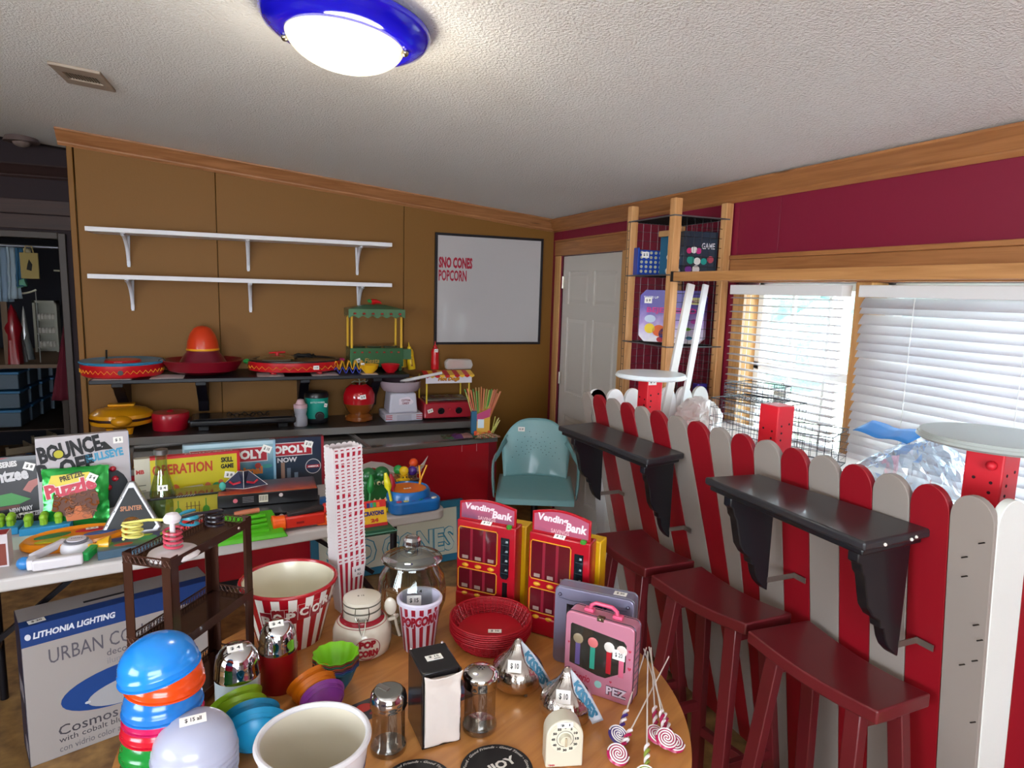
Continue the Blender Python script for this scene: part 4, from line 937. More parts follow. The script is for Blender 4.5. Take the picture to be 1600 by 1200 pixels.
G().lathe([(.085, .19), (.12, .2), (.138, .225), (.142, .268), (.136, .268), (.13, .23), (.1, .21), (.03, .205), (1e-5, .205)], 40).build('spinner_bowl', mat('#b8a4ac', .2, alpha=.85), t)
G().lathe([(.142, .268), (.13, .285), (.1, .30), (.05, .305)], 40).build('clear_lid', glassy('#e4dfe4', .08, .3), t)
G().tube([(-.03, -.12, .275), (.25, -.16, .335)], .011, 10).build('cone_stick', mat('#d8d2d2', .5), t)
g = G(); g.prism([(.05*math.cos(a_)*(1+.08*math.cos(5*a_)), .034*math.sin(a_)*(1+.08*math.cos(5*a_))) for a_ in [i*PI/20 for i in range(40)]], 0, .001, 0, front(.015, -.094, .13)); g.build('logo_badge', mat('#e8dce6', .5), t, smooth=0)
letter('COTTON', .06, .016, front(-.015, -.0965, .133), mat('#7a1030', .5), t, .04); letter('CANDY', .05, .016, front(-.01, -.0965, .113), mat('#7a1030', .5), t, .04)
# hot dog roller
t = thing('hot_dog_roller', 'red hot dog roller grill with yellow poles and striped awning sign', 'roller grill', base(695, cy_-.01, CZ)); hw_ = 39*mpp(t.location)
rg = mat('#a8182c', .3, coat=.4)
g = G(); g.hexa([(-hw_,-.12,.012),(hw_,-.12,.012),(hw_,.12,.012),(-hw_,.12,.012),(-hw_*.97,-.09,.115),(hw_*.97,-.09,.115),(hw_*.97,.12,.13),(-hw_*.97,.12,.13)]); g.build('grill_body', rg, t, bevel=.01, seg=3)
for k in range(5): G().cyl(.009, -hw_*.85, hw_*.85, 10, 0, TR(0, -.06+k*.035, .128+k*.002, ry=PI/2)).build('roller', mat('#b8b4ae', .2, .9), t)
for s_, nm in ((-.32, 0), (.40, 1)): G().cyl(.024, 0, .006, 20, 0, TR(s_*hw_, -.112, .062, rx=PI/2+.25)).cyl(.016, .006, .02, 16, 0, TR(s_*hw_, -.112, .062, rx=PI/2+.25)).build('control_knob', mat('#17171a', .35), t)
G().cyl(.006, 0, .008, 10, 0, TR(.03*hw_, -.108, .075, rx=PI/2+.25)).build('pilot_light', mat('#e04040', .3), t)
price(t, front(-hw_*.75, -.114, .065) @ TR(rz=.3), '$ 15', .038, .026)
ztop = .30
for s_ in (-1, 1):
    for yy in (-.085, .085): G().cyl(.006, .11, ztop, 10, 0, TR(s_*hw_*.86+(.0 if yy < 0 else -.01), yy, 0)).build('pole', mat('#d8b838', .35), t)
G().box(-hw_*.93, hw_*.93, -.105, -.10, ztop-.045, ztop+.012).build('sign_panel', mat('#dcd6de', .4), t, bevel=.001)
letter('Hot Dogs', .155, .036, front(-.078, -.106, ztop-.033), mat('#c88a14', .5), t, .05, .15); letter('Hot Dogs', .155, .036, front(-.081, -.1056, ztop-.036), mat('#8a1420', .5), t, .07, .15)
n_ = 10
for k in range(n_):
    x0_, x1_ = -hw_*1.0+2*hw_*k/n_, -hw_*1.0+2*hw_*(k+1)/n_
    g = G(); xm = (x0_+x1_)/2
    g.add([(x0_, -.12, ztop+.012), (x1_, -.12, ztop+.012), (x1_, -.03, ztop+.035), (x0_, -.03, ztop+.035), (x1_, .10, ztop+.02), (x0_, .10, ztop+.02), (x0_, -.125, ztop+.004), (xm, -.126, ztop-.005), (x1_, -.125, ztop+.004)], [(0, 1, 2, 3), (3, 2, 4, 5), (6, 7, 8, 1, 0)])
    g.build('awning_stripe', mat('#c01820' if k % 2 == 0 else '#e8b83c', .45), t, smooth=0, solid=.002)
rt = Vector(t.location)+Vector((0, 0, ztop+.036))
kb_ = squeeze('tall red ketchup squeeze bottle standing behind the roller grill awning', 680, D-.08, SZt, .029, .20, mat('#c0141c', .3), 0, None, 'squeeze bottles')
kb_.location = (at(680, 560, 'y', D-.19).x, D-.185, rt.z); price(kb_, front(0, -.031, .135), '$ 2', .026, .022)
t = thing('hot_dog_pack', 'clear plastic pack of pink play hot dogs on the striped awning', 'package', (at(715, 560, 'y', D-.2).x, D-.215, rt.z+.002), 0)
G().prism([(-.09, 0), (.09, 0), (.105, .03), (.09, .07), (-.075, .075), (-.10, .05)], -.03, .03, 0, Matrix(((1,0,0,0),(0,0,-1,0),(0,1,0,0),(0,0,0,1)))).build('plastic_shell', mat('#dcd8d4', .2, alpha=.45), t, bevel=.008, seg=3)
for k in range(4): G().tube([(-.065, 0, .014+k*.014), (.045, 0, .014+k*.014)], .0068, 8).build('play_hot_dog', mat('#d07a68', .45), t)
# straw box and straws
t0 = at(752, 665, 'y', 4.06); sz0 = Hf+.001
sbx = thing('straw_box', 'open blue, pink and yellow box packed with drinking straws', 'box', (t0.x-.0, 4.06, sz0), -.25)
h0 = zat(t0.x, 4.06, 641)-sz0
G().box(-.07, -.035, -.05, .05, 0, h0).build('blue_side', mat('#205f82', .5), sbx); G().hexa([(-.035,-.055,0),(.05,-.055,0),(.05,.05,0),(-.035,.05,0),(-.035,-.055,h0*.9),(.055,-.055,h0*1.15),(.055,.05,h0*1.15),(-.035,.05,h0*.9)]).build('yellow_side', mat('#d8a63a', .5), sbx, bevel=.002)
G().hexa([(-.035,-.0565,h0*.62),(.05,-.0565,h0*.8),(.05,-.055,h0*.8),(-.035,-.055,h0*.62),(-.035,-.0565,h0*.9),(.055,-.0565,h0*1.15),(.055,-.055,h0*1.15),(-.035,-.055,h0*.9)]).build('pink_band', mat('#b83a6c', .5), sbx)
G().box(-.03, .012, -.0585, -.057, h0*.35, h0*.7).build('care_label', mat('#cfe0e8', .6), sbx)
sc = ['#d0b070', '#c8744c', '#7cc24a', '#e0785c', '#c9a468', '#d8806a', '#54b060', '#e09060']
rnd = random.Random(3)
for k in range(28):
    u = (k % 14)/13; a_ = (u-.45)*.9; row = k//14; L_ = .17+rnd.uniform(-.02, .01)
    bx_ = -.045+u*.085; p0_ = Vector((bx_, -.02+row*.04, h0*.5)); p1_ = p0_+Vector((math.sin(a_)*L_, rnd.uniform(-.02, .02), math.cos(a_)*L_+.06))
    o = tag(G().tube([p0_, p1_], .0035, 6).build('drinking_straw', mat(sc[(k*5+int(u*8)) % 8], .4)), '%s straw, %s from the left in the %s row of the straw box' % (['tan', 'rust', 'light green', 'salmon', 'sand', 'coral', 'green', 'peach'][(k*5+int(u*8)) % 8], ORD[k % 14], ['front', 'back'][row]), 'straw', 'drinking straws in the straw box')
    o.location = sbx.location; o.rotation_euler = sbx.rotation_euler
t = thing('drinking_straw_bundle', 'bundle of yellow green straws hanging over the freezer corner', 'straw bundle', (sbx.location.x+.055, 4.02, sz0))
for k in range(12): G().tube([(-.01+.002*k, 0, .005+.002*(k % 3)), (.02+.006*(k % 6), -.01*(k % 4), .06+.012*(k % 7))], .003, 5).build('straw', mat(['#c8c060', '#a8b850', '#d8cc88'][k % 3], .5), t)
t = thing('candy_bag', 'clear bag of orange sweets beside the straw box', 'candy bag', (sbx.location.x-.01, 3.985, sz0+.013))
for k in range(16): G().ball(.012, 8, 0, TR(rnd.uniform(-.06, .06), rnd.uniform(-.012, .012), rnd.uniform(-.012, .02))).build('sweet', mat(['#e0582c', '#d8402a', '#e88850'][k % 3], .35), t)
t = thing('candy_bag', 'flat green, purple and pink foil bag lying on the freezer rim', 'candy bag', (sbx.location.x-.16, 4.0, sz0))
G().grid(crumple(lambda u, v: ((u-.5)*.26, (v-.5)*.12, .012+.018*math.sin(PI*u)*math.sin(PI*v)), .006, 25, 4), 20, 10, mis=lambda i, j: (i//5) % 3).build('foil', [mat('#4a7a5a', .25, .4), mat('#6a3a7a', .25, .4), mat('#b08078', .3, .4)], t, smooth=0)
t = thing('candy_bag', 'flat clear bag of red sweets at the front of the freezer rim', 'candy bag', (sbx.location.x+.0, 3.955, sz0))
G().grid(crumple(lambda u, v: ((u-.5)*.17, (v-.5)*.10, .012+.02*math.sin(PI*u)*math.sin(PI*v)), .006, 30, 8), 16, 10, mis=lambda i, j: (i*7+j*3) % 4).build('foil', [mat('#5a6a48', .3), mat('#a8382c', .3), mat('#c8b8a0', .3), mat('#8a7a50', .3)], t, smooth=0)
# ---- framed sign leaning on the freezer
a = at(592, 872, 'z', .03); b_ = at(716, 864, 'z', .03)
sg = at(732, 782, 'y', 3.80)
hS = zat(b_.x, b_.y+.06, 776)
sgn = thing('framed_sign', 'blue framed sign with white panel reading SNO CONES, leaning on the freezer', 'sign', (b_.x-.95*math.cos(ang)+.03, b_.y-.03-.95*math.sin(ang), 0.003), ang); sgn.rotation_euler[0] = -.09
bf = mat('#2a6c88', .45)
G().box(.03, .92, .004, .016, .03, hS-.03).build('white_panel', mat('#cfccb8', .6), sgn)
G().box(0, .95, 0, .03, 0, .045).box(0, .95, 0, .03, hS-.045, hS).box(0, .045, 0, .03, .045, hS-.045).box(.905, .95, 0, .03, .045, hS-.045).build('frame', bf, sgn, bevel=.004)
letter('SNO CONES', .80, .16, front(.085, .003, .065), mat('#3a86a0', .5), sgn, .07); letter('SNO CONES', .795, .15, front(.087, .0022, .07), mat('#c8d0c4', .5), sgn, .03)
# ---- light blue metal shell chair
c = at(836, 758, 'z', .50)
chh = thing('shell_chair', 'pale blue pressed metal armchair with punched sunburst back, by the door', 'chair', (c.x, c.y, 0), -.42)
cm = mat('#7fb0b4', .32, coat=.3); ws = .235
def seatf(u, v):
    x = (u-.5)*2*ws; y = (v-.5)*.44-.0; z = .50-.02*math.sin(PI*u)*math.sin(PI*min(1, v+.1))-.028*(1-min(1, v*3.5))**2
    return (x*(1-.0*v), y, z)
G().grid(seatf, 20, 20).build('seat', cm, chh, solid=.006)
G().box(-ws, ws, -.225, -.217, .44, .478).build('seat_apron', cm, chh, bevel=.006)
def backf(u, v):
    x = (u-.5)*2; hgt = .37*(1-.45*abs(x)**3.2); w_ = .175+.02*v
    return (x*w_*1.18, .215+.09*v-.05*(abs(x)**2)*1, .50+hgt*v)
G().grid(backf, 24, 20).build('backrest', cm, chh, solid=.005)
for s_ in (-1, 1):
    def armf(u, v, s_=s_):
        # rolled arm: from the top side of the back out, forward and down to the seat edge
        pts_ = [(.19, .25, .76), (.215, .19, .735), (.235, .10, .70), (.25, 0, .695), (.255, -.10, .68), (.257, -.165, .63), (.255, -.185, .56), (.245, -.19, .47)]
        q_ = u*(len(pts_)-1); i = min(int(q_), len(pts_)-2); f_ = q_-i; p_ = Vector(pts_[i]).lerp(Vector(pts_[i+1]), f_)
        inw = .0+.012*math.sin(PI*v)
        dwn = Vector((0, .055*min(1, u*1.2), -.0)) if u > .55 else Vector((0, 0, -.045))
        if u > .45: k2 = min(1, (u-.45)/.3); dwn = Vector((0, 0, -.045)).lerp(Vector((0, .10, .0)), k2)
        p_ = p_+dwn*v
        return (s_*(p_.x+inw), p_.y, p_.z)
    G().grid(armf, 28, 6).build('arm', cm, chh, solid=.005, smooth=60)
g = G()
for ring_ in range(1, 8):
    for k in range(13):
        a_ = PI*(k)/12; r_ = .022+.018*ring_
        x_ = r_*math.cos(a_)*1.0; z_ = .14+r_*math.sin(a_)*1.0
        if abs(x_) < .13 and (k+ring_) % 2 == 0 and z_ < .31:
            v_ = z_/.37; u_ = x_/(.175+.02*v_)/2+.5; q_ = backf(u_, v_); g.cyl(.0028, -.001, .001, 6, 0, TR(q_[0], q_[1]-.0045, q_[2], rx=PI/2-.2))
stuff(g.build('punched_hole', mat('#2c4448', .6), chh, smooth=0))
price(chh, TR(-.10, .262, .80, rx=PI/2-.2), '$ 20', .045, .03)
G().cyl(.022, .05, .46, 14).build('column', mat('#17171a', .4, .5), chh)
G().box(-.10, .10, -.10, .10, .455, .47).build('mount_plate', mat('#17171a', .4, .5), chh, bevel=.004)
for k in range(5):
    a_ = k*2*PI/5+.3; G().bar((.02*math.cos(a_), .02*math.sin(a_), .085), (.26*math.cos(a_), .26*math.sin(a_), .06), .04, .02).ball(.026, 10, 0, TR(.26*math.cos(a_), .26*math.sin(a_), .027)).build('caster_arm', mat('#8f979a', .35, .7), chh)
# ================================================================ WHITE FOLDING TABLE
WZ = .74
def T2(x, y): return at(x, y, 'z', WZ)
ta = math.radians(8.9); tc_, ts_ = math.cos(ta), math.sin(ta)
Rt = Vector((.815, 2.70, 0)); TL_, TW_ = 1.90, .70
ft = thing('folding_table', 'white plastic folding table with dark folding legs covered in toys and games', 'table', Rt-Vector((tc_, ts_, 0))*TL_, ta)
rr = .05
def rrect(x0, x1, y0, y1, r, n=6):
    o = []
    for cx, cy, a in ((x1-r, y0+r, -PI/2), (x1-r, y1-r, 0), (x0+r, y1-r, PI/2), (x0+r, y0+r, PI)):
        for k in range(n+1): t_ = a+PI/2*k/n; o.append((cx+r*math.cos(t_), cy+r*math.sin(t_)))
    return o
G().prism(rrect(0, TL_, 0, TW_, rr), WZ-.045, WZ-.0005).build('table_top', mat('#c2bdbb', .45, bump=(200, .1, .0005)), ft, bevel=.008, seg=3)
lg = mat('#17141a', .4, .4)
for x in (.22, TL_-.22):
    for y in (.08, TW_-.08): G().cyl(.015, 0, WZ-.045, 12, 0, TR(x, y, 0)).build('leg', lg, ft)
    G().bar((x, .08, .25), (x, TW_-.08, .25), .02).build('cross_bar', lg, ft)
    s_ = 1 if x < 1 else -1
    G().bar((x, .35, .35), (x+s_*.42, .35, WZ-.05), .018).build('folding_brace', lg, ft)
def standing(name, label, cat, bl, br, ytop, depth, body, grp=None, lean=0, zb=WZ, edge=None, tex=.001):
    a = at(bl[0], bl[1], 'z', zb); b = at(br[0], br[1], 'z', zb); v = b-a; w_ = math.hypot(v.x, v.y); rz = math.atan2(v.y, v.x)
    m_ = (a+b)/2; h = zat(m_.x, m_.y, ytop)-zb
    t = thing(name, label, cat, (a.x, a.y, zb+.0005), rz, grp); t.rotation_euler[0] = lean
    bx_ = G().box(0, w_, 0, depth, 0, h).build('box_body', body, t, bevel=tex)
    return t, w_, h
def panel(t, x0, x1, z0, z1, m, name='printed_panel', y=-.0006, parent=None):
    return G().box(x0, x1, y, y+.0008, z0, z1).build(name, m, parent or t, smooth=0)
def rot_panel(t, pts, m, name='printed_shape', y=-.0014):
    return G().prism(pts, 0, .0004, 0, front(0, y+.0004, 0)).build(name, m, t, smooth=0)
def ell(cx, cz, a, b, n=20, rot=0):
    o = []
    for k in range(n):
        x, z = a*math.cos(2*PI*k/n), b*math.sin(2*PI*k/n); o.append((cx+x*math.cos(rot)-z*math.sin(rot), cz+x*math.sin(rot)+z*math.cos(rot)))
    return o
# target toss game box
t, w_, h = standing('bounce_game_box', 'large white and pale blue board game box lettered BOUNCE-OFF BULLSEYE', 'board game', (64, 822), (208, 800), 681, .055, mat('#bdb6ba', .4, coat=.2), lean=-.08)
grp_ = None
letter('BOUNCE-', w_*.72, h*.20, front(w_*.04, -.0016, h*.70) @ TR(rz=.16), mat('#121216', .5), t, .05)
letter('B  OFF', w_*.60, h*.20, front(w_*.02, -.0016, h*.50) @ TR(rz=.14), mat('#121216', .5), t, .05)
rot_panel(t, ell(w_*.23, h*.80, w_*.065, w_*.065), mat('#121216', .5), y=-.0022); rot_panel(t, ell(w_*.23, h*.80, w_*.05, w_*.05), mat('#b8b020', .4), y=-.0028)
letter('BULLSEYE', w_*.42, h*.10, front(w_*.52, -.0016, h*.66) @ TR(rz=.14), mat('#4a9cc0', .5), t, .05)
rot_panel(t, [(w_*.68, h*.80), (w_*.82, h*.80), (w_*.74, h*.89)], mat('#1a1a18', .5))
rot_panel(t, ell(w_*.70, h*.33, w_*.27, w_*.27), mat('#2e3136', .3)); 
for x, z in ((.80, .56), (.82, .44), (.74, .34)): G().ball(w_*.042, 14, 0, TR(w_*x, -.006, h*z), .9).build('red_ball', mat('#b81c30', .15, coat=.6), t)
panel(t, w_+.0002, w_+.0008, .002, h-.002, mat('#6cb0dc', .4)).location = (0, 0, 0)
G().box(w_-.0002, w_+.0008, .004, .052, .01, h*.98).build('side_print', mat('#5aa4d8', .4), t, smooth=0)
letter('BOUNCE-OFF', h*.8, .03, Matrix(((0,0,1,w_+.0014),(0,1,0,.012),(-1,0,0,h*.9),(0,0,0,1))), mat('#e8eef4', .5), t, .04)
letter('OFF', h*.22, .035, Matrix(((0,0,1,w_+.0016),(0,1,0,.010),(-1,0,0,h*.30),(0,0,0,1))), mat('#15151a', .5), t, .06)
price(t, front(w_*.88, -.0016, h*.90), '$ 5', .035, .026)
# dice game box
t, w_, h = standing('dice_game_box', 'black dice game box lettered Yahtzee at the left edge of the table', 'board game', (-30, 826), (68, 815), 716, .045, mat('#1f1d22', .35, coat=.3), lean=-.1)
def Xp(px_): return w_*(px_+30)/98.0
letter('Yahtzee', w_*.78, h*.19, front(Xp(-27), -.0016, h*.60) @ TR(rz=.10), mat('#c9c6c8', .4), t, .05); letter('Yahtzee', w_*.80, h*.20, front(Xp(-28), -.0011, h*.592) @ TR(rz=.10), mat('#0a0a0c', .4), t, .09)
letter('SERIES', w_*.28, h*.085, front(Xp(4), -.0016, h*.84) @ TR(rz=.08), mat('#d8d4d4', .5), t, .05)
letter('NEW WAY', w_*.38, h*.07, front(Xp(16), -.0016, h*.17) @ TR(rz=.10), mat('#c4c0c2', .5), t, .05); letter('TO PLAY YAHTZEE', w_*.62, h*.07, front(Xp(6), -.0016, h*.07) @ TR(rz=.10), mat('#c4c0c2', .5), t, .05)
rot_panel(t, [(Xp(-10), h*.28), (Xp(32), h*.30), (Xp(50), h*.36), (Xp(20), h*.47), (Xp(-10), h*.44)], mat('#3f8a44', .4)); rot_panel(t, [(Xp(-10), h*.22), (Xp(32), h*.25), (Xp(32), h*.29), (Xp(-10), h*.27)], mat('#5a2a20', .4))
rot_panel(t, [(Xp(38), h*.50), (Xp(50), h*.45), (Xp(56), h*.52), (Xp(68), h*.60), (Xp(64), h*.66), (Xp(48), h*.62)], mat('#b0706a', .5))
rot_panel(t, [(Xp(-30), h*.93), (Xp(20), h*.985), (Xp(-10), h*.995), (Xp(-30), h*.99)], mat('#8a1c28', .4)); G().box(w_-.0002, w_+.0006, .003, .042, .004, h*.95).build('side_print', mat('#5a1a2a', .4), t, smooth=0)
price(t, front(Xp(50), -.0016, h*.84) @ TR(rz=-.35), '$ 8', .036, .028)
# snack puzzle bag
p_ = T2(120, 822); t = thing('snack_bag', 'shiny green foil puzzle bag lettered Pretzel Puzzle leaning on the white game box', 'snack bag', (p_.x, p_.y-.0, WZ), .05); t.rotation_euler[0] = -.25
m_ = mpp(p_); bw, bh = 90*m_, 92*m_
G().grid(crumple(lambda u, v: ((u-.5)*bw*(1-.04*math.sin(PI*v)), -.022*math.sin(PI*u)*math.sin(PI*v)**.6, bh*v), .004, 26, 2), 30, 30).build('foil', mat('#1f9a3a', .18, .55, coat=.5), t, smooth=60)
def bp(x, z, d=-.026): return (x*bw, d, z*bh)
def blob(pts, m, d): G().prism([(x*bw, z*bh) for x, z in pts], 0, .0006, 0, front(0, d, 0)).build('printed_shape', m, t, smooth=0)
blob([(-.42, .62), (-.34, .88), (.22, .90), (.16, .66), (-.10, .60)], mat('#d9c22a', .35), -.0255)
blob([(-.34, .30), (-.30, .56), (.0, .66), (.30, .60), (.36, .40), (.26, .12), (.0, .10)], mat('#5c2c12', .5), -.0258)
g = G()
for k in range(34):
    x, z = rnd.uniform(-.30, .32), rnd.uniform(.16, .56); a_ = rnd.uniform(0, 6)
    g.tube([(x*bw+.011*math.cos(a_+q*.9), -.0285, z*bh+.008*math.sin(a_+q*.9)) for q in range(6)], .0026, 5)
stuff(g.build('pretzel_picture', mat('#8a4a20', .45), t))
blob([(-.12, .10), (.26, .12), (.22, .24), (.12, .24), (.09, .34), (.0, .34), (-.02, .22), (-.14, .20)], mat('#c0642c', .5), -.0300)
letter('PRETZEL', bw*.36, bh*.09, front(-.20*bw, -.0285, .76*bh) @ TR(rz=.25), mat('#2a1a0c', .5), t, .03)
letter('Puzzle', bw*.74, bh*.24, front(-.40*bw, -.0300, .48*bh) @ TR(rz=.18), mat('#c01c3c', .4), t, .05); letter('Puzzle', bw*.76, bh*.255, front(-.41*bw, -.0292, .473*bh) @ TR(rz=.18), mat('#e8d4d0', .4), t, .10)
price(t, front(.26*bw, -.031, .80*bh) @ TR(rz=-.5), '$ 4', .034, .03)
# blue trays of green pegs
def pegtray(label, cx, cy, w_, grp):
    p_ = T2(cx, cy); t = thing('peg_tray', label, 'toy tray', (p_.x, p_.y, WZ), .12, grp)
    G().prism([(-w_/2, -.045), (w_/2, -.045), (w_/2+.012, .045), (-w_/2+.01, .045)], 0, .028).build('tray', mat('#2f8fc0', .4), t, bevel=.003)
    n = 6
    for k in range(n):
        x = -w_*.34+(k % 3)*w_*.3; y = -.012+(k//3)*.03
        G().cyl(.013, .028, .048, 8, 0, TR(x, y, 0)).ball(.015, 10, 0, TR(x, y, .056)).build('green_peg', mat('#8ab82c', .35), t)
    return t
pegtray('blue toy tray of green pegs cut by the left edge of the photo', 4, 832, .11, 'blue trays of green pegs')
t = pegtray('blue toy tray of green pegs under the green snack bag', 73, 828, .16, 'blue trays of green pegs')
price(t, TR(-.06, .0, .076, rz=.2), '$ 5', .04, .022)
# sheet under them and card box at the very left
o = tag(G().box(0, .22, 0, .14, 0, .0008).build('paper_sheet', mat('#c8d4c8', .7)), 'pale instruction sheet lying at the left end of the table', 'paper'); q_ = T2(2, 862); o.location = (q_.x, q_.y, WZ); o.rotation_euler = (0, 0, .1)
t, w_, h = standing('card_box', 'small red and white card box cut by the left edge of the photo', 'box', (-40, 892), (15, 885), 838, .06, mat('#c8c0c4', .4)); panel(t, .01, w_-.006, .006, h*.72, mat('#7a3428', .5)); G().box(0.004, w_-.004, .004, .056, h-.0004, h+.0006).build('top_print', mat('#9a2a28', .5), t, smooth=0)
# orange handheld board
p_ = T2(112, 852); m_ = mpp(p_)
t = thing('handheld_board', 'orange oval board with green, red, blue and yellow leaf panels', 'toy', (p_.x+.01, p_.y+.03, WZ), .22)
ea, eb = 73*m_, .105
G().lathe([(1e-5, 0), (.92, 0), (1, .010), (1, .022), (.93, .032), (.86, .030), (.80, .024), (1e-5, .024)], 48, 0, Matrix.Diagonal((ea, eb, 1, 1))).build('orange_board', mat('#e8890f', .35, coat=.2), t)
def leaf(cx, cy, a, b, rot): return [(cx+x*math.cos(rot)-y*math.sin(rot), cy+x*math.sin(rot)+y*math.cos(rot)) for x, y in [(a*math.cos(q), b*math.sin(q)*abs(math.sin(q))**.4) for q in [i*PI/10 for i in range(20)]]]
for cx, cy, a, b, ro, cl in ((-.42, .35, .34, .18, .25, '#1f7a4a'), (.35, .42, .36, .16, -.05, '#b01c3a'), (.45, -.05, .32, .15, .1, '#3a5a9c'), (-.38, -.15, .36, .18, .1, '#b8bc28')):
    G().prism([(x*ea, y*eb) for x, y in leaf(cx, cy, a, b, ro)], .024, .028).build('leaf_panel', mat(cl, .35), t)
price(t, TR(.30*ea, .45*eb, .029), '$ 4', .04, .018)
# white clamp toy
def T2z(x, y, z): return at(x, y, 'z', WZ+z)
pts = [T2z(50, 879, .02), T2z(68, 868, .02), T2z(100, 850, .02)]
c0 = T2z(120, 852, .03)
t = thing('twist_toy', 'white handheld twist and pull toy with blue ball, yellow knob and green trim', 'toy', (c0.x, c0.y, WZ)); L0 = Vector((c0.x, c0.y, WZ)); wt = mat('#d8d4da', .35, coat=.3)
def loc_(x, y, z): q = T2z(x, y, z)-L0; return (q.x, q.y, q.z)
G().lathe([(1e-5, .006), (.042, .006), (.050, .015), (.048, .034), (.040, .044), (1e-5, .046)], 32).build('hub', wt, t)
G().lathe([(.036, .0455), (.038, .050), (.033, .053), (1e-5, .054)], 32).build('hub_cap', mat('#8a8a94', .3, .5), t); G().cyl(.030, .053, .056, 28).build('hub_button', mat('#d4d0d8', .35), t)
letter('TWIST', .038, .010, TR(-.018, -.004, .0565), mat('#4a4a58', .5), t, .03)
G().bar(loc_(48, 872, .025), loc_(102, 846, .030), .022, .026).build('upper_arm', wt, t, bevel=.006, seg=3)
G().bar(loc_(50, 884, .022), loc_(130, 872, .022), .03, .036).build('lower_arm', wt, t, bevel=.007, seg=3)
G().bar(loc_(50, 876, .022), loc_(50, 884, .022), .03, .034).build('end_block', wt, t, bevel=.006)
q_ = loc_(38, 880, .02); G().ball(.023, 18, 0, TR(*q_), .95).bar(q_, loc_(52, 878, .022), .012).build('blue_ball', mat('#2f7fc4', .3, coat=.3), t)
G().bar(loc_(132, 871, .022), loc_(148, 856, .026), .024, .03).build('green_trim', mat('#1f9a4a', .35), t, bevel=.005)
q_ = Vector(loc_(152, 852, .03)); q2 = Vector(loc_(172, 850, .03)); 
G().tube([q_-Vector((.03, 0, 0)), q_], .008, 10).tube([q_, q_+(q2-q_)*.5, q2], lambda u: .017+.014*u, 16).build('yellow_knob', mat('#e0a81c', .35, coat=.3), t)
# silver triangle game
p_ = T2(206, 836); m_ = mpp(p_); t = thing('triangle_game', 'silver and black triangular electronic game case lettered SPLINTER, leaning back', 'electronic game', (p_.x, p_.y, WZ), .04); t.rotation_euler[0] = -.30
wv, hv = 42*m_, 84*m_
def tri(s_, b): return [(-wv*s_, hv*.10*s_+b), (-wv*s_*.86, b), (wv*s_*.86, b), (wv*s_, hv*.10*s_+b), (wv*.10*s_, hv*s_+b), (-wv*.10*s_, hv*s_+b)]
G().prism(tri(1, 0), -.028, .028, 0, front(0, .028, 0)).build('silver_case', mat('#a9a9ae', .3, .6), t, bevel=.008, seg=3)
G().prism(tri(.80, hv*.07), 0, .0015, 0, front(0, -.0002, 0)).build('black_face', mat('#0e0f12', .45), t, smooth=0)
letter('SPLINTER', wv*.72, hv*.09, front(-wv*.36, -.0026, hv*.45), mat('#b07048', .4), t, .04)
g = G()
for k in range(5): g.tube([(wv*(.0+.13*k)*math.cos(a_)*.5-.0, -.003, hv*.24+hv*.10*math.sin(a_)*(.4+.12*k)) for a_ in [q*PI/8 for q in range(-1, 10)]], .0015, 4)
stuff(g.build('swirl_print', mat('#8a5a24', .4), t)); 
for s_ in (-1, 1):
    for k in range(3): G().ball(.0035, 8, 0, TR(s_*wv*(.80-.24*k), -.001, hv*(.22+.24*k))).build('screw', mat('#d8d8dc', .2, .9), t)
# flat fish pictures game
p_ = T2(218, 858); t = thing('picture_game_box', 'flat board game box with fish and green pictures under the brown rack corner', 'board game', (p_.x-.03, p_.y, WZ), .22)
G().box(-.10, .16, -.05, .07, 0, .03).build('box_body', gradmat('fish_print', '#3f5a6e', '#5f8a4a', '#3a3a6a', 'Y', -.05, .07), t, bevel=.002)
for k, (x, y, a, b, cl) in enumerate(((-.02, -.01, .03, .014, '#c0522c'), (.06, .02, .03, .02, '#4a9a5a'), (-.07, .02, .022, .018, '#6aa83a'), (.12, .03, .02, .03, '#88b020'), (.03, .05, .05, .012, '#a8c024'))):
    G().prism([(x+a*math.cos(q), y+b*math.sin(q)) for q in [i*PI/8 for i in range(16)]], .03, .0308).build('printed_shape', mat(cl, .4), t, smooth=0)
# doctor game box, lying on its long edge
t, w_, h = standing('surgery_game_box', 'yellow and red skill game box lettered OPERATION', 'board game', (238, 800), (377, 783), 711, .045, mat('#c8b81c', .38, coat=.2), lean=-.05)
letter('OPERATION', w_*.66, h*.20, front(w_*.02, -.0016, h*.66) @ TR(rz=.0), mat('#b8401c', .45), t, .035)
letter('SKILL', w_*.14, h*.10, front(w_*.78, -.0016, h*.80), mat('#15120c', .5), t, .05); letter('GAME', w_*.15, h*.09, front(w_*.775, -.0016, h*.68), mat('#15120c', .5), t, .05)
panel(t, w_-.012, w_, 0, h, mat('#c01c28', .4)); panel(t, 0, w_, h-.010, h, mat('#c01c28', .4))
G().box(-.0008, .0004, .001, .044, 0, h).build('end_panel', mat('#bdb7a4', .5), t, smooth=0)
G().box(0, w_, 0, .045, h-.0004, h+.0008).build('top_panel', mat('#c4202a', .4), t, smooth=0)
letter('OPERATION', w_*.55, .022, Matrix(((-1,0,0,w_*.93),(0,-1,0,.036),(0,0,1,h+.0012),(0,0,0,1))), mat('#e8d8c8', .5), t, .04)
ep = G().box(-.058, -.0008, .0, .045, 0, h).build('end_flap', mat('#bdb7a4', .5), t, bevel=.001); letter('MB', .03, .018, front(-.052, -.0006, h*.72), mat('#a82a2a', .5), ep, .05)
for zz in (.50, .40, .30): panel(t, -.050, -.018, h*zz, h*zz+.004, mat('#6a665c', .6), y=-.0009)
